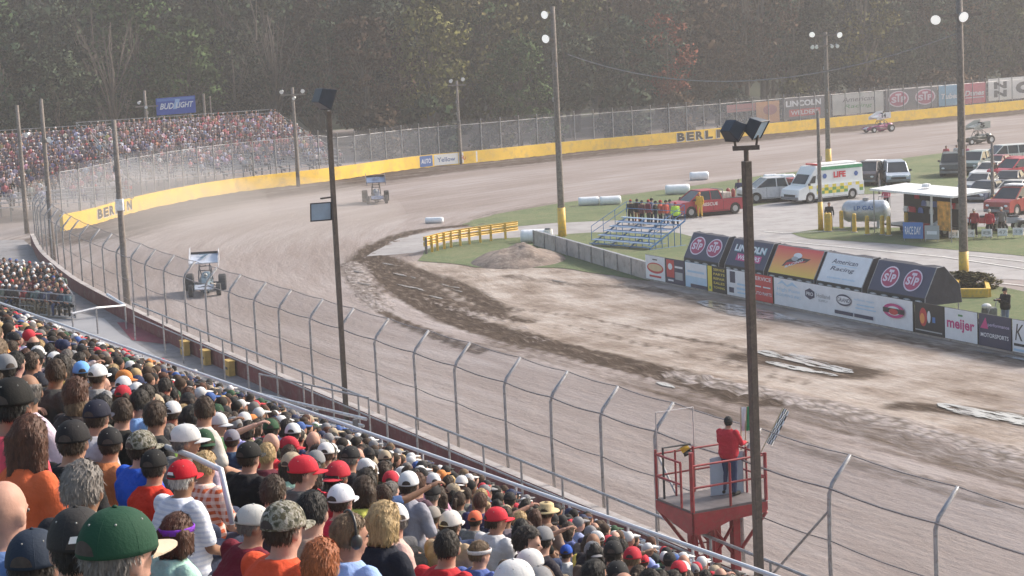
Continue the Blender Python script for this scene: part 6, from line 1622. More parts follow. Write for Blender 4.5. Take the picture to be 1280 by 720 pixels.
l, a = place((1228, 226), (1250, 221)); vehicle('stock', 'white race car with a dark roof between the paddock trucks', l, a, paint('cream', (.62, .6, .58)))
l, a = place((1236, 216), (1256, 212)); vehicle('stock', 'maroon race car in the second rank of the paddock', l, a, paint('maroon', (.25, .03, .06)))

for (f_, r_, c_, k_, l_) in (((1262, 218), (1280, 214), (.5, .05, .07), 'b', 'red race car in the back rank of the paddock, right'), ((1218, 208), (1234, 205), (.62, .62, .6), 'c', 'white race car in the back rank of the paddock, left'),
        ((1256, 252), (1282, 246), (.55, .53, .5), 'd', 'pale race car between the dark red pickup and the dark race car'), ((1222, 252), (1244, 247), (.10, .11, .16), 'e', 'navy race car beside the short yellow footed pole')):
    l, a = place(f_, r_); vehicle('stock', l_, l, a, paint('extra'+k_, c_))
def sprint_car(label, loc, rz, c1, c2, num, tilt=0, driver=None):
    """an open wheel winged race car, nose along +x"""
    t = thing('sprint_car', label, 'race car', loc, rz, 'winged sprint cars on the clay'); P1, P2 = paint('s'+num+'a', c1), paint('s'+num+'b', c2)
    fr = mat('frame_tube', (.08, .08, .09), .4, .4)
    # body tub, hood, tail tank
    st = [(1.75, .10, .30, .46), (1.4, .20, .24, .62), (.7, .30, .22, .78), (.2, .38, .20, .82), (-.35, .40, .20, .80), (-.8, .36, .22, .95)]
    MB().use(P1).loft([[Vector((x, y*w, z)) for y, z in ((-1, a), (1, a), (1, a+(b-a)*.7), (.6, b), (-.6, b), (-1, a+(b-a)*.7))] for x, w, a, b in st]).build('body', t, bevel=.02)
    MB().use(P1).sphere((-1.35, 0, .72), (.48, .34, .30), 14, 10).build('tail_tank', t, smooth=True)
    cg = MB().use(fr)
    for s in (-1, 1):
        cg.tube([(.55, s*.33, .7), (.25, s*.32, 1.25), (-.35, s*.32, 1.42), (-.75, s*.30, 1.2), (-1.2, s*.2, .6)], .028); cg.bar((-.35, s*.32, 1.42), (-.45, s*.38, .6), .025); cg.bar((.25, s*.32, 1.25), (-.4, s*.4, .7), .02)
        cg.tube([(1.35, s*.15, .45), (1.4, s*.62, .32)], .03); cg.tube([(1.0, s*.25, .4), (1.4, s*.62, .30)], .02); cg.bar((-.95, s*.25, .45), (-.95, s*.8, .42), .05); cg.tube([(1.85, s*.18, .35), (1.95, s*.3, .55), (1.9, 0, .6)], .02)
        cg.tube([(-.1, s*.4, .35), (-.1, s*.62, .35), (.6, s*.62, .35), (.7, s*.4, .35)], .022)
    for x, z in ((.25, 1.25), (-.35, 1.42)): cg.bar((x, -.32, z), (x, .32, z), .025)
    cg.build('roll_cage', t)
    ex = MB().use(mat('exhaust_pipe', (.3, .27, .25), .4, .7))
    for s in (-1, 1): ex.tube([(.8, s*.3, .6), (.4, s*.5, .5), (-.5, s*.52, .42)], .05)
    ex.build('exhausts', t)
    for x, y, r, w in ((1.4, .74, .33, .24), (1.4, -.74, .33, .24), (-.95, .86, .44, .40), (-.95, -.92, .50, .46)): wheel(t, (x, y, r), r, w, mat('white_rim', (.6, .6, .6), .4, .2))
    # top wing: foil between two side boards
    wz = 1.72; ct = []
    for i in range(7): u = i/6; ct.append((.75-1.5*u, wz+.10*math.sin(math.pi*u)*.4+.34*u**1.4))
    prof = [Vector((x, -.74, z)) for x, z in ct]+[Vector((x, -.74, z-.05)) for x, z in ct[::-1]]
    w = MB().use(P2).prism(prof, (0, 1.48, 0)).build('wing', t)
    MB().use(kpaint()).box((-.72, 0, ct[-1][1]+.05), (.03, 1.48, .12)).build('wing_lip', w)
    for s in (-1, 1):
        f0, f1 = (1.02, -1.02)
        pts = [(f0, 1.42), (f1, 1.55), (f1, 2.42), (-.2, 2.36), (.55, 2.02), (f0, 1.78)] if s < 0 else [(f0, 1.45), (f1, 1.60), (f1, 2.30), (-.2, 2.26), (.55, 1.98), (f0, 1.75)]
        sb = MB().use(P2).prism([Vector((x, s*.77-.01, z)) for x, z in pts], (0, .02, 0)).build('side_board', t)
        p = Panel((-.75, -.782, 1.62) if s < 0 else (.75, .782, 1.62), (1 if s < 0 else -1, 0, 0), (0, 0, 1), 1.5, .6); p.text(kpaint() if sum(c2) > 1 else whitet, num, .5, .5, .4, .8, .05).rect(P1, .05, .02, .95, .08); p.build('number', sb)
        cg2 = MB().use(fr).bar((.2, s*.25, 1.25), (.3, s*.3, 1.8), .02).bar((-.4, s*.25, 1.4), (-.4, s*.3, 1.95), .02); cg2.build('wing_post', t)
    pt = Panel((.55, -.70, wz+.12), (0, 1, 0), (-1, 0, .26), 1.40, 1.2); pt.text(P1, num, .5, .5, .4, .6, .04); pt.build('wing_number', w)
    nz = MB().use(P2); nz.prism([Vector((2.15, -.48, .48)), Vector((1.65, -.48, .66)), Vector((1.65, -.48, .62)), Vector((2.15, -.48, .44))], (0, .96, 0)); nw = nz.build('nose_wing', t)
    for s in (-1, 1): MB().use(P1).prism([Vector((2.2, s*.49-.008, .36)), Vector((1.55, s*.49-.008, .42)), Vector((1.55, s*.49-.008, .78)), Vector((2.2, s*.49-.008, .60))], (0, .016, 0)).build('nose_board', nw)
    if tilt: t.rotation_euler = (tilt, 0, rz)
    d = thing('person', driver, 'person', Vector(loc)+Matrix.Rotation(rz, 3, 'Z') @ Vector((-.30, 0, .30)), rz-math.pi/2, 'race drivers in their cars')
    pr = proto('sit', .2); mobj('body', pr['body'], d, SKINS[0]); mobj('shirt', pr['jacket'], d, c1); mobj('trousers', pr['pants'], d, c1); mobj('shoes', pr['shoes'], d, (.03, .03, .03))
    M = pr['head']; hb = MB().use(wpaint() if sum(c1) < .8 else kpaint()).sphere((0, .0, .0), (.125, .15, .145), 14, 10); hb.use(glass()).sphere((0, .06, .01), (.10, .10, .05), 12, 8); o = hb.build('helmet', d, smooth=True); o.matrix_local = M
    d.scale = (.86,)*3
    return t
p = at(258, 366); sprint_car('white winged sprint car behind the near fence, coming toward the stand', (p.x, p.y, 0), R(-84), (.07, .12, .16), (.50, .53, .60), '7', driver='driver in the white winged car behind the near fence')
p = at(471, 253); sprint_car('dark blue winged sprint car sliding below the yellow wall', (p.x, p.y, 0), R(-84), (.04, .05, .09), (.12, .16, .27), '23', driver='driver in the dark blue winged car')
p = at(1100, 165); sprint_car('white and red winged sprint car in front of the billboards', (p.x, p.y, 0), R(206), (.35, .05, .16), (.70, .70, .72), '14', driver='driver in the white and red winged car')
p = at(1222, 180); sprint_car('dark grey winged sprint car farthest right on the track', (p.x, p.y, 0), R(206), (.05, .06, .05), (.40, .42, .40), '5', driver='driver in the dark grey winged car at the right')
# dust raised by the cars
def dust(label, c, size, dens):
    mb = MB().sphere(c, size, 20, 12); m = bpy.data.materials.new('dust'); m.use_nodes = True; nt = m.node_tree; nt.nodes.remove(nt.nodes['Principled BSDF'])
    pv = N(nt, 'ShaderNodeVolumePrincipled'); pv.inputs['Color'].default_value = (.93, .86, .82, 1); pv.inputs['Density'].default_value = dens;  nt.links.new(pv.outputs[0], nt.nodes['Material Output'].inputs['Volume'])
    mb.mats = [m]; o = mb.build('dust_cloud', smooth=True); tag(o, label, 'dust', None, 'stuff')

c_ = at(318, 292); dust('pale dust hanging over the turn behind the nearest car', (c_.x, c_.y, .6), (11, 17, 3.2), .014)
c_ = at(160, 282); dust('pale dust drifting along the yellow wall at the left of the turn', (c_.x, c_.y, .6), (11, 16, 4.2), .016)
# ------------------------------------------------------------------ flag stand
def flag_stand():
    N0 = at(866, 641, 2.8); base = Vector((N0.x, N0.y, 0)); t = thing('flag_stand', 'red steel flag stand with railed platform on braced legs at the fence', 'flag stand', base)
    z = 2.8; U, V = UT, VT; W_, L_ = 1.85, 1.5
    C = lambda u, v, h: U*u+V*v+Vector((0, 0, h))
    rp = rpaint()
    MB().use(mat('platform_plate', (.16, .14, .14), .7, .2, .2, 5)).prism([C(0, 0, z-.03), C(0, W_, z-.03), C(L_, W_, z-.03), C(L_, 0, z-.03)], (0, 0, .05)).build('floor', t)
    sk = MB().use(rp)
    sk.prism([C(-.02, -.02, z-.03), C(L_, -.02, z-.03), C(L_, -.02, z-.24), C(.3, -.02, z-.5), C(-.02, -.02, z-.5)], V*.04)
    sk.prism([C(-.02, -.02, z-.03), C(-.02, W_, z-.03), C(-.02, W_, z-.26), C(-.02, .95, z-.30), C(-.02, .3, z-.5), C(-.02, -.02, z-.5)], U*.04)
    sk.prism([C(L_, -.02, z-.03), C(L_, W_, z-.03), C(L_, W_, z-.22), C(L_, -.02, z-.22)], U*.04); sk.prism([C(0, W_, z-.03), C(L_, W_, z-.03), C(L_, W_, z-.22), C(0, W_, z-.22)], V*.04); sk.build('skirt', t)
    posts = [(0, 0, 1.3, .05), (0, .95, .95, .03), (0, W_, 1.05, .04), (L_, 0, 1.1, .03), (L_, .95, 1.05, .03), (L_, W_, 1.05, .03), (.45, 0, 1.0, .028), (L_*.95, .45, 1.05, .025), (L_*.5, W_, 1.05, .025)]
    for u, v, h, r in posts: MB().use(rp).bar(C(u, v, z), C(u, v, z+h), r).build('rail_post', t)
    r = MB().use(rp)
    for h in (1.0, .52):
        r.bar(C(0, 0, z+h), C(0, W_, z+h), .024); r.bar(C(.45, 0, z+h), C(L_, 0, z+h), .024); r.bar(C(L_, 0, z+h), C(L_, W_, z+h), .022); r.bar(C(0, W_, z+h), C(L_, W_, z+h), .022)
    r.build('rails', t)
    MB().use(kpaint()).tube([C(L_*.9, .1, z), C(L_*.9, .1, z+1.15), C(L_*.9, .8, z+1.15)], .028).build('dark_rail', t)
    for u, v in ((.5, .75), (.5, 1.35), (1.3, .75), (1.3, 1.35)): MB().use(rp).box(C(u, v, (z-.25)/2), (.17, .17, z-.25), TH).build('leg', t)
    for a, b in ((C(.5, .75, 1.2), C(.0, .05, z-.3)), (C(.5, .75, 2.3), C(.5, 1.35, 1.5)), (C(.5, 1.35, 2.3), C(.5, .75, 1.5)), (C(.5, 1.35, 1.5), C(0, W_, z-.25)), (C(1.3, .75, 1.5), C(L_, 0, z-.2)), (C(.5, .75, 1.4), C(.5, 1.35, .6)), (C(1.3, .75, 2.2), C(1.3, 1.35, 1.5))): MB().use(rp).bar(a, b, .04, 6).build('brace', t)
    ld = MB().use(rp)
    for v in (.15, .62): ld.bar(C(.18, v, .5), C(.18, v, z-.1), .022, 6)
    for i in range(8): ld.bar(C(.18, .15, .7+.27*i), C(.18, .62, .7+.27*i), .016, 6)
    ld.build('ladder', t)
    # pale wind board on the right and a light frame behind
    MB().use(mat('wind_board', (.36, .42, .50), .6, .1, .1, 3)).prism([C(.95, W_-.80, z+.02), C(.80, W_-.05, z+.02), C(.80, W_-.05, z+.95), C(.95, W_-.80, z+.85)], U*.02).build('wind_board', t)
    MB().use(mat('pale_frame', (.45, .42, .42), .5, .3)).tube([C(L_+.1, .1, z), C(L_+.1, .1, z+1.9), C(L_+.1, 1.05, z+1.9), C(L_+.1, 1.05, z)], .018).build('frame', t)
    # the flagman and his flags
    fp = base+C(.80, 1.44, z+.02); rz = math.atan2(V.y, V.x)-math.pi/2+R(28)
    spec = dict(pose='standflag', yaw=.6, shirt=(.48, .03, .05), sleeve='long', pants=(.05, .07, .14), cap='cap', capcol=(.03, .03, .03), haircol='dark', heavy=.2, shoes=(.03, .03, .03))
    person(fp, rz, spec, 'flagman in a red jacket, jeans and dark cap standing on the flag stand', None, 1.04)
    Mr = Matrix.Rotation(rz, 3, 'Z'); hand = fp+Mr @ Vector((.20, .40, 1.09))
    def flag(label, a, b, cols, w, seed, wave=.05, sq=False):
        tt = thing('flag', label, 'flag', a, 0, 'flags on the flag stand'); a_ = Vector((0, 0, 0)); b_ = b-a
        MB().use(mat('flag_stick', (.42, .34, .22), .6)).bar(a_, b_, .013, 6).build('stick', tt)
        d = b_.normalized(); side = Vector((.75, -.2, -.9)).normalized(); side = (side-d*side.dot(d)).normalized(); n = side.cross(d); L = b_.length*.55
        m = MB(); G = [[b_-d*(L*j/7)+side*(w*i/7)+n*(wave*math.sin(i*1.3+j*.6+seed)*(.3+i/7)) for i in range(8)] for j in range(8)]
        for i in range(7):
            for j in range(7):
                m.use(cols[(i+j) % len(cols)] if sq else cols[int(i/7*len(cols))]); m.add([G[j][i], G[j][i+1], G[j+1][i+1], G[j+1][i]], [(0, 1, 2, 3)])
        m.build('cloth', tt)
    wf, gf, kf, yf = mat('flag_white', (.78, .80, .82), .8), mat('flag_green', (.02, .30, .12), .8), mat('flag_black', (.03, .03, .03), .8), mat('flag_yellow', (.75, .45, .05), .8)
    flag('white flag held upright against the flagman', hand+Vector((-.10, 0, -.15)), hand+Vector((-.07, .05, .80)), [wf], .17, 1, .04)
    flag('green flag held upright right of the white flag', hand+Vector((-.02, -.04, -.15)), hand+Vector((.05, -.02, .82)), [gf], .17, 2, .04)
    q = base+C(.5, W_+.02, z+.55)
    flag('furled black and white checkered flag slanting out over the track', q-V*.05, q+V*.95+UT*.2+Vector((0, 0, 1.25)), [wf, kf], .16, 3, .03, True)
    q = base+C(L_*.95, .42, z+1.0); flag('small yellow flag lying over the platform rail', q, q+Vector((.30, .05, .16)), [yf, kf], .22, 4, .05)
flag_stand()

# ------------------------------------------------------------------ infield things
def infield_bleachers():
    o = at(740, 307, 0); t = thing('infield_bleachers', 'small blue framed aluminium bleachers on the infield grass', 'bleachers', o)
    d = Vector((.62, -.78, 0)).normalized(); out = Vector((.80, .60, 0)); n = out
    bl = mat('blue_frame_paint', (.04, .14, .32), .5, .1, .15, 3)
    for i in range(6):
        z = .35+.23*i; a = out*(.48*i)
        m = MB().use(mat('seat_plank', (.36, .48, .66), .45, .3, .1, 3)); m.prism([a+Vector((0, 0, z)), a+d*5.2+Vector((0, 0, z)), a+d*5.2+out*.25+Vector((0, 0, z)), a+out*.25+Vector((0, 0, z))], (0, 0, .05)); m.build('seat', t)
        m = MB().use(bl); m.prism([a-out*.22+Vector((0, 0, z-.2)), a+d*5.2-out*.22+Vector((0, 0, z-.2)), a+d*5.2+Vector((0, 0, z-.2)), a+Vector((0, 0, z-.2))], (0, 0, .04)); m.build('foot_board', t)
    for k in range(4):
        p = d*(5.2*k/3); f = MB().use(bl); f.bar(p+Vector((0, 0, .1)), p+out*2.9+Vector((0, 0, 1.5)), .055, 6).bar(p, p+out*2.9, .05, 6)
        for i in range(1, 6): f.bar(p+out*(.5*i), p+out*(.5*i)+Vector((0, 0, .25*i+.1)), .025, 6)
        f.build('frame', t)
    g = MB().use(bl)
    for s in (0, 5.2):
        p = d*s
        for h in (.9, .5): g.bar(p+Vector((0, 0, .3+h)), p+out*2.9+Vector((0, 0, 1.55+h)), .02, 5)
        for i in range(4): q = p+out*(2.9*i/3); z = .3+1.25*i/3; g.bar(q+Vector((0, 0, z)), q+Vector((0, 0, z+.9)), .02, 5)
    for h in (.9, .5): g.bar(out*2.9+Vector((0, 0, 1.55+h)), out*2.9+d*5.2+Vector((0, 0, 1.55+h)), .02, 5)
    g.build('guard_rail', t)
infield_bleachers()
def standing(x, y, z, spec, label, rzo=0, grp=None, sc=1.0):
    p = at(x, y, z); spec.setdefault('pose', 'stand'); spec.setdefault('yaw', .2); spec.setdefault('sleeve', 'long')
    return person((p.x, p.y, z), rzo, spec, label, grp, sc)
BK, NV, RD, GY = (.02, .02, .022), (.03, .035, .07), (.45, .04, .05), (.2, .2, .2)
G1 = 'crew standing behind the blue bleachers'
for i, (x, y, sh, pn, lb, kw) in enumerate([
    (789, 279, BK, BK, 'leftmost crew member behind the blue bleachers, all in black', {}), (797, 278, BK, (.3, .1, .05), 'second crew member from left behind the bleachers, black top', {}),
    (803, 280, (.12, .04, .05), BK, 'crew member in maroon behind the bleachers', {}), (811, 279, (.20, .03, .06), (.05, .05, .05), 'crew member in dark red beside the purple jacket', {}),
    (815, 277, (.14, .14, .22), BK, 'tallest crew member in a grey blue jacket behind the bleachers', dict(heavy=.2)), (820, 281, BK, NV, 'crew member in black with folded arms behind the bleachers', dict(pose='standcross')),
    (826, 280, (.55, .12, .08), BK, 'crew member in an orange red top, left of two alike', {}), (833, 280, (.50, .10, .07), (.10, .12, .18), 'crew member in an orange red top with blue jeans, right of two alike', {}),
    (838, 279, GY, BK, 'crew member in grey beside the high visibility vest', {}), (845, 283, (.55, .80, .10), BK, 'marshal in a high visibility lime vest at the right of the crew', dict(heavy=.2))]):
    s = dict(shirt=sh, pants=pn, cap='cap', capcol=BK if i % 3 else RD, haircol='dark'); s.update(kw); standing(x, y+2, 0.02, s, lb, R(-20*i), G1, 1.02)
standing(875, 272, .02, dict(shirt=(.72, .42, .06), pants=(.72, .45, .08), cap='cap', capcol=(.6, .25, .1), heavy=.2), 'firefighter in yellow coat and trousers beside the red rescue pickup', R(150), None, 1.05)
standing(924, 252, .02, dict(shirt=(.05, .05, .12), pants=BK), 'person in navy standing right of the red rescue pickup', R(170))
standing(1037, 286, .04, dict(shirt=BK, pants=(.6, .4, .08)), 'person in black with yellow trousers by the first bollard', R(180))
for x, y, sh, lb in ((1183, 206, (.5, .1, .12), 'person in red standing on the dark off road vehicle'), (1196, 205, (.6, .6, .6), 'person in white standing on the dark off road vehicle'), (1208, 206, (.45, .12, .2), 'person in pink behind the tallest pole')):
    standing(x, y, .04, dict(shirt=sh, pants=NV), lb, R(180))
for x, y, sh, lb in ((1218, 296, (.3, .05, .07), 'person in dark red bending between the quad bikes'), (1237, 297, (.45, .04, .06), 'person in bright red behind the row of white plates'), (1252, 294, GY, 'person in grey behind the row of white plates'), (1108, 262, (.5, .1, .15), 'person in pink red at the left end of the merchandise trailer'), (1243, 228, (.15, .12, .1), 'person in brown among the race cars')):
    standing(x, y, .04, dict(shirt=sh, pants=BK, cap='cap', capcol=(.5, .5, .5)), lb, R(150))
standing(1257, 412, .03, dict(shirt=(.02, .02, .022), pants=(.16, .20, .28), pose='standhold', yaw=.2, cap='cap', capcol=BK, heavy=.2, sleeve='long'), 'photographer in black shirt and jeans on the grass behind the infield wall', R(120), None, 1.05)
p = at(1257, 412); h = Matrix.Rotation(R(120), 3, 'Z') @ Vector((0, .40, 1.30)); t = thing('camera', 'black camera held by the photographer on the grass', 'camera', p+h, R(120))
MB().use(kpaint()).box((0, 0, 0), (.15, .08, .11)).build('camera_body', t, bevel=.01); MB().use(kpaint()).lathe([(.03, .03), (.045, .05), (.045, .2), (.05, .22)], 12, (0, 0, 0), 'Y').build('lens', t)
def cart():
    p = at(1237, 405); t = thing('equipment_cart', 'small wheeled equipment cart with a canvas bag beside the photographer', 'cart', p, R(20))
    f = MB().use(steel()).tube([(-.4, -.25, .25), (.35, -.25, .25), (.55, -.25, 1.0), (.55, .25, 1.0), (.35, .25, .25), (-.4, .25, .25), (-.4, -.25, .25)], .02).bar((-.35, -.25, .25), (-.1, -.25, .8), .015).bar((-.35, .25, .25), (-.1, .25, .8), .015); f.build('frame', t)
    MB().use(mat('grey_canvas', (.12, .13, .13), .9, 0, .3, 8, bump=.6)).box((0, 0, .5), (.55, .42, .42)).build('bag', t, bevel=.06); MB().use(mat('white_cloth', (.6, .6, .6), .8)).sphere((-.15, 0, .78), (.22, .18, .12), 10, 8).build('bundle', t)
    for x in (-.35, .35):
        for y in (-.28, .28): wheel(t, (x, y, .13), .13, .05)
cart()
def guardrail():
    pts = [at(x, y) for x, y in ((531, 318), (545, 314), (562, 310), (585, 306), (612, 302), (648, 297))]
    t = thing('guard_rail', 'yellow guard rail on short posts along the edge of the infield grass', 'guard rail'); Z = lambda p, z: Vector((p.x, p.y, z))
    sp = smooth(pts, 2)
    for z in (.62, .95):
        m = MB().use(ypaint())
        for a, b in zip(sp[:-1], sp[1:]):
            n = (b-a).normalized().cross(Vector((0, 0, 1)))*.05
            m.loft([[Z(q, z-.13)+n, Z(q, z-.07)-n*.2, Z(q, z)+n, Z(q, z+.07)-n*.2, Z(q, z+.13)+n, Z(q, z+.13)-n*1.2, Z(q, z-.13)-n*1.2] for q in (a, b)])
        m.build('rail', t)
    acc = 0
    for a, b in zip(pts[:-1], pts[1:]):
        n = 2
        for i in range(n): q = a.lerp(b, i/n); MB().use(ypaint() if acc else wood()).box((q.x+.1, q.y+.1, .52), (.16, .16, 1.04)).build('post', t); acc += 1
guardrail()
def roll(label, x, y, w, r=.55, rz=0, grp='white wrapped barrier rolls in the infield'):
    p = at(x, y); t = thing('barrier_roll', label, 'barrier', (p.x, p.y, .0), rz, grp)
    m = MB().use(mat('white_wrap', (.80, .81, .83), .4, 0, .04, 3, bump=.8, bscale=5)); pr = [(.05, -w/2), (r*.85, -w/2), (r*1.0, -w/2+.08)]
    n = 6
    for i in range(1, n): pr += [(r*(1.0+.02*(i % 2)), -w/2+w*i/n)]
    pr += [(r, w/2-.08), (r*.85, w/2), (.05, w/2)]; m.lathe(pr, 20, (0, 0, r*.97), 'X'); o = m.build('wrap', t, smooth=True)
    for x_ in (-w*.25, w*.25)[:0]: MB().use(mat('grey_strap', (.4, .4, .42), .6)).lathe([(r*1.02, x_-.03), (r*1.035, x_), (r*1.02, x_+.03)], 20, (0, 0, r*.97), 'X').build('strap', t)
roll('left one of a pair of white rolls on the grass beside the tall centre pole', 736, 257, 1.55, .34); roll('right one of a pair of white rolls near the tall centre pole', 763, 256, 1.6, .34, R(5))
roll('white roll alone on the dark verge behind the red pickup', 874, 225, 1.6, .36); roll('white roll behind the standing crew', 847, 243, 1.9, .40)
roll('small white roll on the clay edge left of the yellow rail', 543, 279, 1.3, .22, R(-12))
for x in (963, 985, 975): roll({963: 'left pale roll of three behind the white pickup', 985: 'right pale roll of three behind the ambulance bonnet', 975: 'middle pale roll of three behind the white pickup'}[x], x, 228, 1.1, .35)
roll('large white wrapped roll at the end of the grey infield wall', 668, 303, 1.7, .42, R(-5))
p = at(686, 303); t = thing('barrel', 'white barrel with a dark lid at the end of the infield wall', 'barrel', p); MB().use(wpaint()).lathe([(.05, 0), (.27, 0), (.29, .1), (.27, .3), (.29, .55), (.27, .82), (.05, .84)], 16).build('drum', t, smooth=False); MB().use(kpaint()).lathe([(.02, .84), (.24, .842), (.2, .9), (.02, .9)], 14).build('lid', t)
def mound():
    c = at(648, 326); m = MB(); r = np.random.RandomState(5); n = 34; G = []
    for j in range(12):
        row = []
        for k in range(n):
            a = 2*math.pi*k/n; q = j/11; x, y = math.cos(a)*2.9*q, math.sin(a)*4.0*q
            h = .85*(1-q**1.6)*(1+.5*mnoise.noise(Vector((x*.8, y*.8, 3))))+.10*mnoise.noise(Vector((x*3, y*3, 8)))*(1-q)
            row.append(Vector((c.x+x, c.y+y, max(-.05, h) if j < 11 else -.06)))
        G.append(row)
    m.use(mat('heaped_dirt', (.19, .145, .12), .95, 0, .4, 1.2, bump=1.0, bscale=6, dirt=(.30, .25, .21))).loft(G, cap=False); o = m.build('dirt_mound', smooth=True); tag(o, 'heap of brown earth beside the end of the infield wall', 'dirt mound')
mound()
def bollard(x, y, label, h=1.15):
    p = at(x, y); t = thing('bollard', label, 'bollard', (p.x, p.y, .03), 0, 'yellow bollards round the silver tank'); MB().use(ypaint()).lathe([(.02, 0), (.13, 0), (.13, h-.05), (.10, h), (.02, h+.03)], 12).build('post', t, smooth=False); MB().use(mat('concrete_foot', (.35, .33, .3), .9)).lathe([(.02, 0), (.22, 0), (.20, .05), (.02, .05)], 12).build('foot', t)
BO = ['first', 'second', 'third', 'fourth', 'fifth', 'sixth', 'seventh', 'eighth', 'ninth']
for i, (x, y) in enumerate(((1033, 290), (1037, 290), (1052, 287), (1068, 291), (1084, 294), (1103, 294), (1111, 295), (1133, 290), (1138, 288))): bollard(x, y, f'yellow bollard by the silver tank, {BO[i]} from the left')
def tank():
    p = at(1083, 285); t = thing('fuel_tank', 'silver horizontal tank on legs behind yellow bollards', 'tank', (p.x, p.y, .03), R(-20)); r = .68; Lt = 1.12
    m = MB().use(mat('tank_silver', (.46, .50, .56), .35, .4, .08, 2, dirt=(.34, .36, .38))); m.lathe([(.02, -Lt-.42), (r*.5, -Lt-.36), (r*.85, -Lt-.2), (r, -Lt), (r, 0), (r, Lt), (r*.85, Lt+.2), (r*.5, Lt+.36), (.02, Lt+.42)], 26, (0, 0, 1.05), 'X'); m.build('vessel', t, smooth=True)
    for x in (-.8, .8): MB().use(mat('tank_leg', (.35, .37, .40), .6)).box((x, 0, .3), (.16, .9, .6)).build('leg', t)
    MB().use(steel()).lathe([(.02, 1.7), (.2, 1.7), (.2, 1.88), (.02, 1.9)], 14).build('dome', t); MB().use(steel()).tube([(.8, 0, 1.7), (.8, 0, 1.95), (1.5, 0, 1.9), (1.5, 0, .3)], .03).build('pipe', t)
    q = Panel((-.8, -r-.03, 1.1), (1, 0, 0), (0, 0.0, 1), 1.6, .4); q.text(bluet, 'LP GAS', .5, .5, .8, .7, .01); q.build('lettering', t)
tank()
def trailer():
    a = at(1098, 300); b = at(1218, 296); d = (at(1218, 303)-at(1098, 288)); d.z = 0; L = 7.6; d.normalize(); o = at(1100, 291); t = thing('merchandise_trailer', 'open white roofed merchandise trailer with black racks of shirts', 'trailer', o)
    out = Vector((-d.y, d.x, 0)); up = Vector((0, 0, 1))
    rf = MB().use(wpaint()); rf.prism([-out*.5-d*.3+up*2.62, d*(L+.3)-out*.5+up*2.62, d*(L+.3)+out*2.2+up*2.78, -d*.3+out*2.2+up*2.78], up*.12); rf.build('roof', t)
    MB().use(kpaint()).prism([out*.1+up*.5, d*(L*.72)+out*.1+up*.5, d*(L*.72)+out*1.8+up*.5, out*1.8+up*.5], up*.08).build('floor', t)
    MB().use(mat('black_backdrop', (.03, .03, .035), .8)).prism([out*1.8+up*.3, d*L*.74+out*1.8+up*.3, d*L*.74+out*1.8+up*2.65, out*1.8+up*2.65], out*.06).build('back_panel', t)
    cl = [(.7, .7, .72), (.5, .05, .08), (.65, .65, .7), (.1, .15, .4), (.7, .7, .7), (.3, .3, .32), (.55, .1, .1)]; rr = random.Random(8)
    for i in range(15):
        x = .4+i*.36; z = rr.choice([1.2, 1.65, 2.05]); c = rr.choice(cl); w = rr.uniform(.2, .3)
        q = d*x+out*1.72+up*z; m = MB().use(mat('shirt_%d' % cl.index(c), c, .85)); m.prism([q-d*w, q+d*w, q+d*w+up*.22, q+d*(w*.6)+up*.34, q-d*(w*.6)+up*.34, q-d*w+up*.22], -out*.04); m.build('hung_shirt', t)
    MB().use(whitet).box(d*(L*.74)+up*1.4-out*.3, (.12, .12, 2.6)).build('post', t)
    for x in (.0, L): MB().use(steel()).bar(d*x-out*.4, d*x-out*.4+up*2.65, .035).build('post', t)
    m = MB().use(mat('orange_banner', (.62, .30, .06), .7, 0, .5, 3)); m.prism([d*(L*.76)+up*.6, d*(L*.93)+up*.6, d*(L*.93)+up*2.3, d*(L*.76)+up*2.3], out*.05); m.build('orange_banner', t)
    MB().use(rpaint()).box(d*4.0-out*.1+up*.45, (1.6, .5, .9), math.atan2(d.y, d.x)).build('counter', t)
    MB().use(wpaint()).lathe([(.05, 0), (.3, .02), (.25, .2), (.05, .25)], 12, tuple(d*3.4+out*1+up*2.9)).build('roof_vent', t)
    for x in (1.2, 5.8): wheel(t, tuple(d*x+out*1.0+up*.32), .32, .2)
trailer()
def banner(label, x0, x1, yb, h, bg, tx, tc, name='banner', cat='banner'):
    a, b = at(x0, yb), at(x1, yb+ (x1-x0)*.02); r = (b-a); w = r.length; r.normalize(); t = thing(name, label, cat, (a.x, a.y, .04)); up = Vector((0, 0, 1))
    MB().use(bg).prism([up*.15, r*w+up*.15, r*w+up*(.15+h), up*(.15+h)], Vector((-r.y, r.x, 0))*.05).build('board', t)
    for s in (.08, .92): MB().use(steel()).bar(r*(w*s)+Vector((0, .09, 0)), r*(w*s)+up*(h+.1)+Vector((0, .09, 0)), .02).build('post', t)
    p = Panel(up*.15+Vector((0, -.004, 0)), r, up, w, h); 
    if tx: p.text(tc, tx, .5, .5, .8, .5, .02)
    else: p.rect(tc, .15, .35, .85, .6)
    p.build('face', t)
banner('blue banner with white lettering at the kerb of the island', 1129, 1154, 302, .95, SB, 'RACE DAY', SW); banner('white box sign beside the blue banner', 1156, 1174, 303, .8, SGR, None, SW)
PL = ['first', 'second', 'third', 'fourth', 'fifth']
for i, (x, w) in enumerate(((1186, 12), (1208, 10), (1227, 13), (1247, 12), (1266, 13))): banner(f'small white number plate sign on the grass, {PL[i]} from left', x, x+w, 301-i*.8, .42, SW, str([21, 14, 8, 47, 33][i]), SGR, 'plate_sign', 'sign')
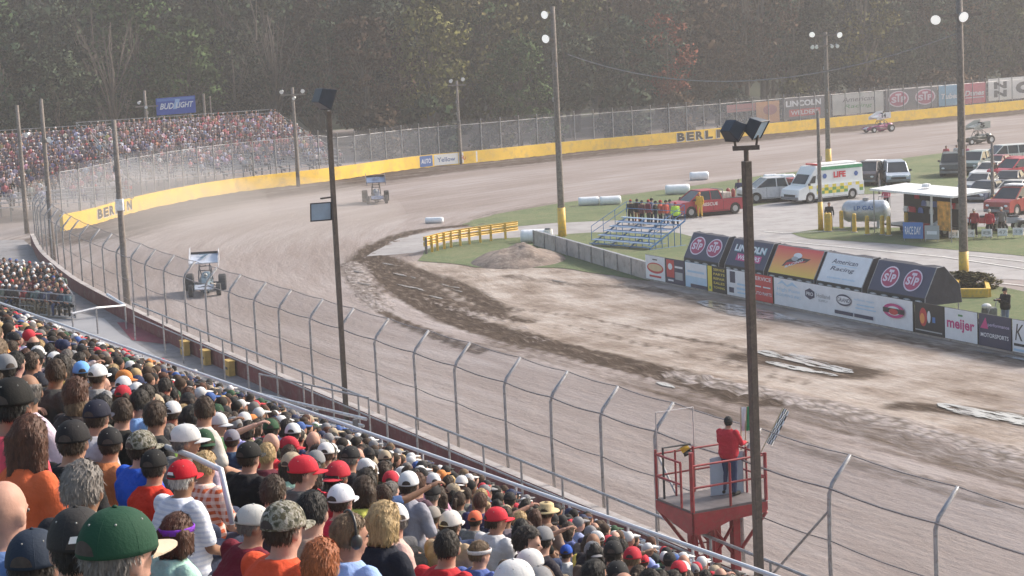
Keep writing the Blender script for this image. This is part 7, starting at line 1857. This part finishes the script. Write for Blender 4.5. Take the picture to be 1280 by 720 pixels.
def quad(label, x, y, rz, c):
    p = at(x, y); t = thing('quad_bike', label, 'quad bike', (p.x, p.y, .04), rz, 'quad bikes in the paddock'); P1 = paint(label[:6], c)
    MB().use(P1).loft([[Vector((x_, s*w, z)) for s, z in ((-1, a), (1, a), (.7, b), (-.7, b))] for x_, w, a, b in ((-.9, .3, .55, .7), (-.4, .25, .5, .85), (.2, .2, .5, .85), (.5, .3, .5, .95), (.95, .25, .5, .75))]).build('body', t, bevel=.02)
    MB().use(kpaint()).box((-.25, 0, .9), (.6, .3, .12)).build('seat', t, bevel=.03); MB().use(kpaint()).tube([(.35, -.4, 1.12), (.5, -.15, 1.08), (.5, .15, 1.08), (.35, .4, 1.12)], .02).build('handlebar', t)
    for s in (-1, 1):
        MB().use(P1).box((.62, s*.45, .68), (.5, .3, .05)).build('fender', t, bevel=.02); MB().use(P1).box((-.62, s*.45, .68), (.5, .3, .05)).build('fender', t, bevel=.02)
        for x_ in (.62, -.62): wheel(t, (x_, s*.45, .29), .29, .22)
quad('white quad bike left of the tallest pole', 1186, 294, R(200), (.6, .6, .62)); quad('pale blue quad bike beside the tallest pole', 1198, 291, R(170), (.4, .5, .6)); quad('red quad bike right of the tallest pole', 1226, 290, R(160), (.45, .05, .06)); quad('grey quad bike at the right behind the plates', 1262, 290, R(190), (.3, .3, .32))
def planter():
    c = at(1208, 368); t = thing('barrier_block', 'low yellow barrier wall with brown plants round the foot of the tallest pole', 'barrier')
    pts = [at(1192, 372), at(1236, 372), at(1233, 362), at(1198, 357)]
    m = MB().use(ypaint()); Z = lambda p, z: Vector((p.x, p.y, z))
    for a, b in ((pts[0], pts[1]), (pts[1], pts[2]), (pts[0], pts[3])):
        n = (b-a).normalized().cross(Vector((0, 0, 1)))*.12; m.loft([[Z(q, 0)+n, Z(q, 0)-n, Z(q, .42)-n*.8, Z(q, .42)+n*.8] for q in (a, b)])
    m.build('wall', t)
    cc, _ = TREES['shrub'][0]; r = random.Random(4)
    for i in range(4):
        q = pts[3].lerp(pts[2], .1+.27*i); s = thing('shrub', f"low brown green shrub inside the yellow barrier, {['first', 'second', 'third', 'fourth'][i]} from left", 'shrub', (q.x, q.y, 0), i*1.3, 'shrubs inside the yellow barrier'); s.scale = (.28, .28, .16)
        o = bpy.data.objects.new('foliage', cc); COL.objects.link(o); o.parent = s; o.color = (.16, .14, .07, 1); o = bpy.data.objects.new('stem', TREES['shrub'][0][1]); COL.objects.link(o); o.parent = s
planter()
# haze in the whole place
def haze():
    mb = MB(); mb.box((10, 200, 19.5), (760, 520, 42)); m = bpy.data.materials.new('haze'); m.use_nodes = True; nt = m.node_tree; nt.nodes.remove(nt.nodes['Principled BSDF'])
    pv = N(nt, 'ShaderNodeVolumePrincipled'); pv.inputs['Color'].default_value = (.95, .93, .93, 1); pv.inputs['Density'].default_value = HAZE; pv.inputs['Anisotropy'].default_value = .2
    nt.links.new(pv.outputs[0], nt.nodes['Material Output'].inputs['Volume']); mb.mats = [m]; o = mb.build('haze'); o['kind'] = 'stuff'; o['label'] = 'thin pale haze over the whole speedway'; o['category'] = 'haze'
CW.build()
HAZE = .0006
haze()
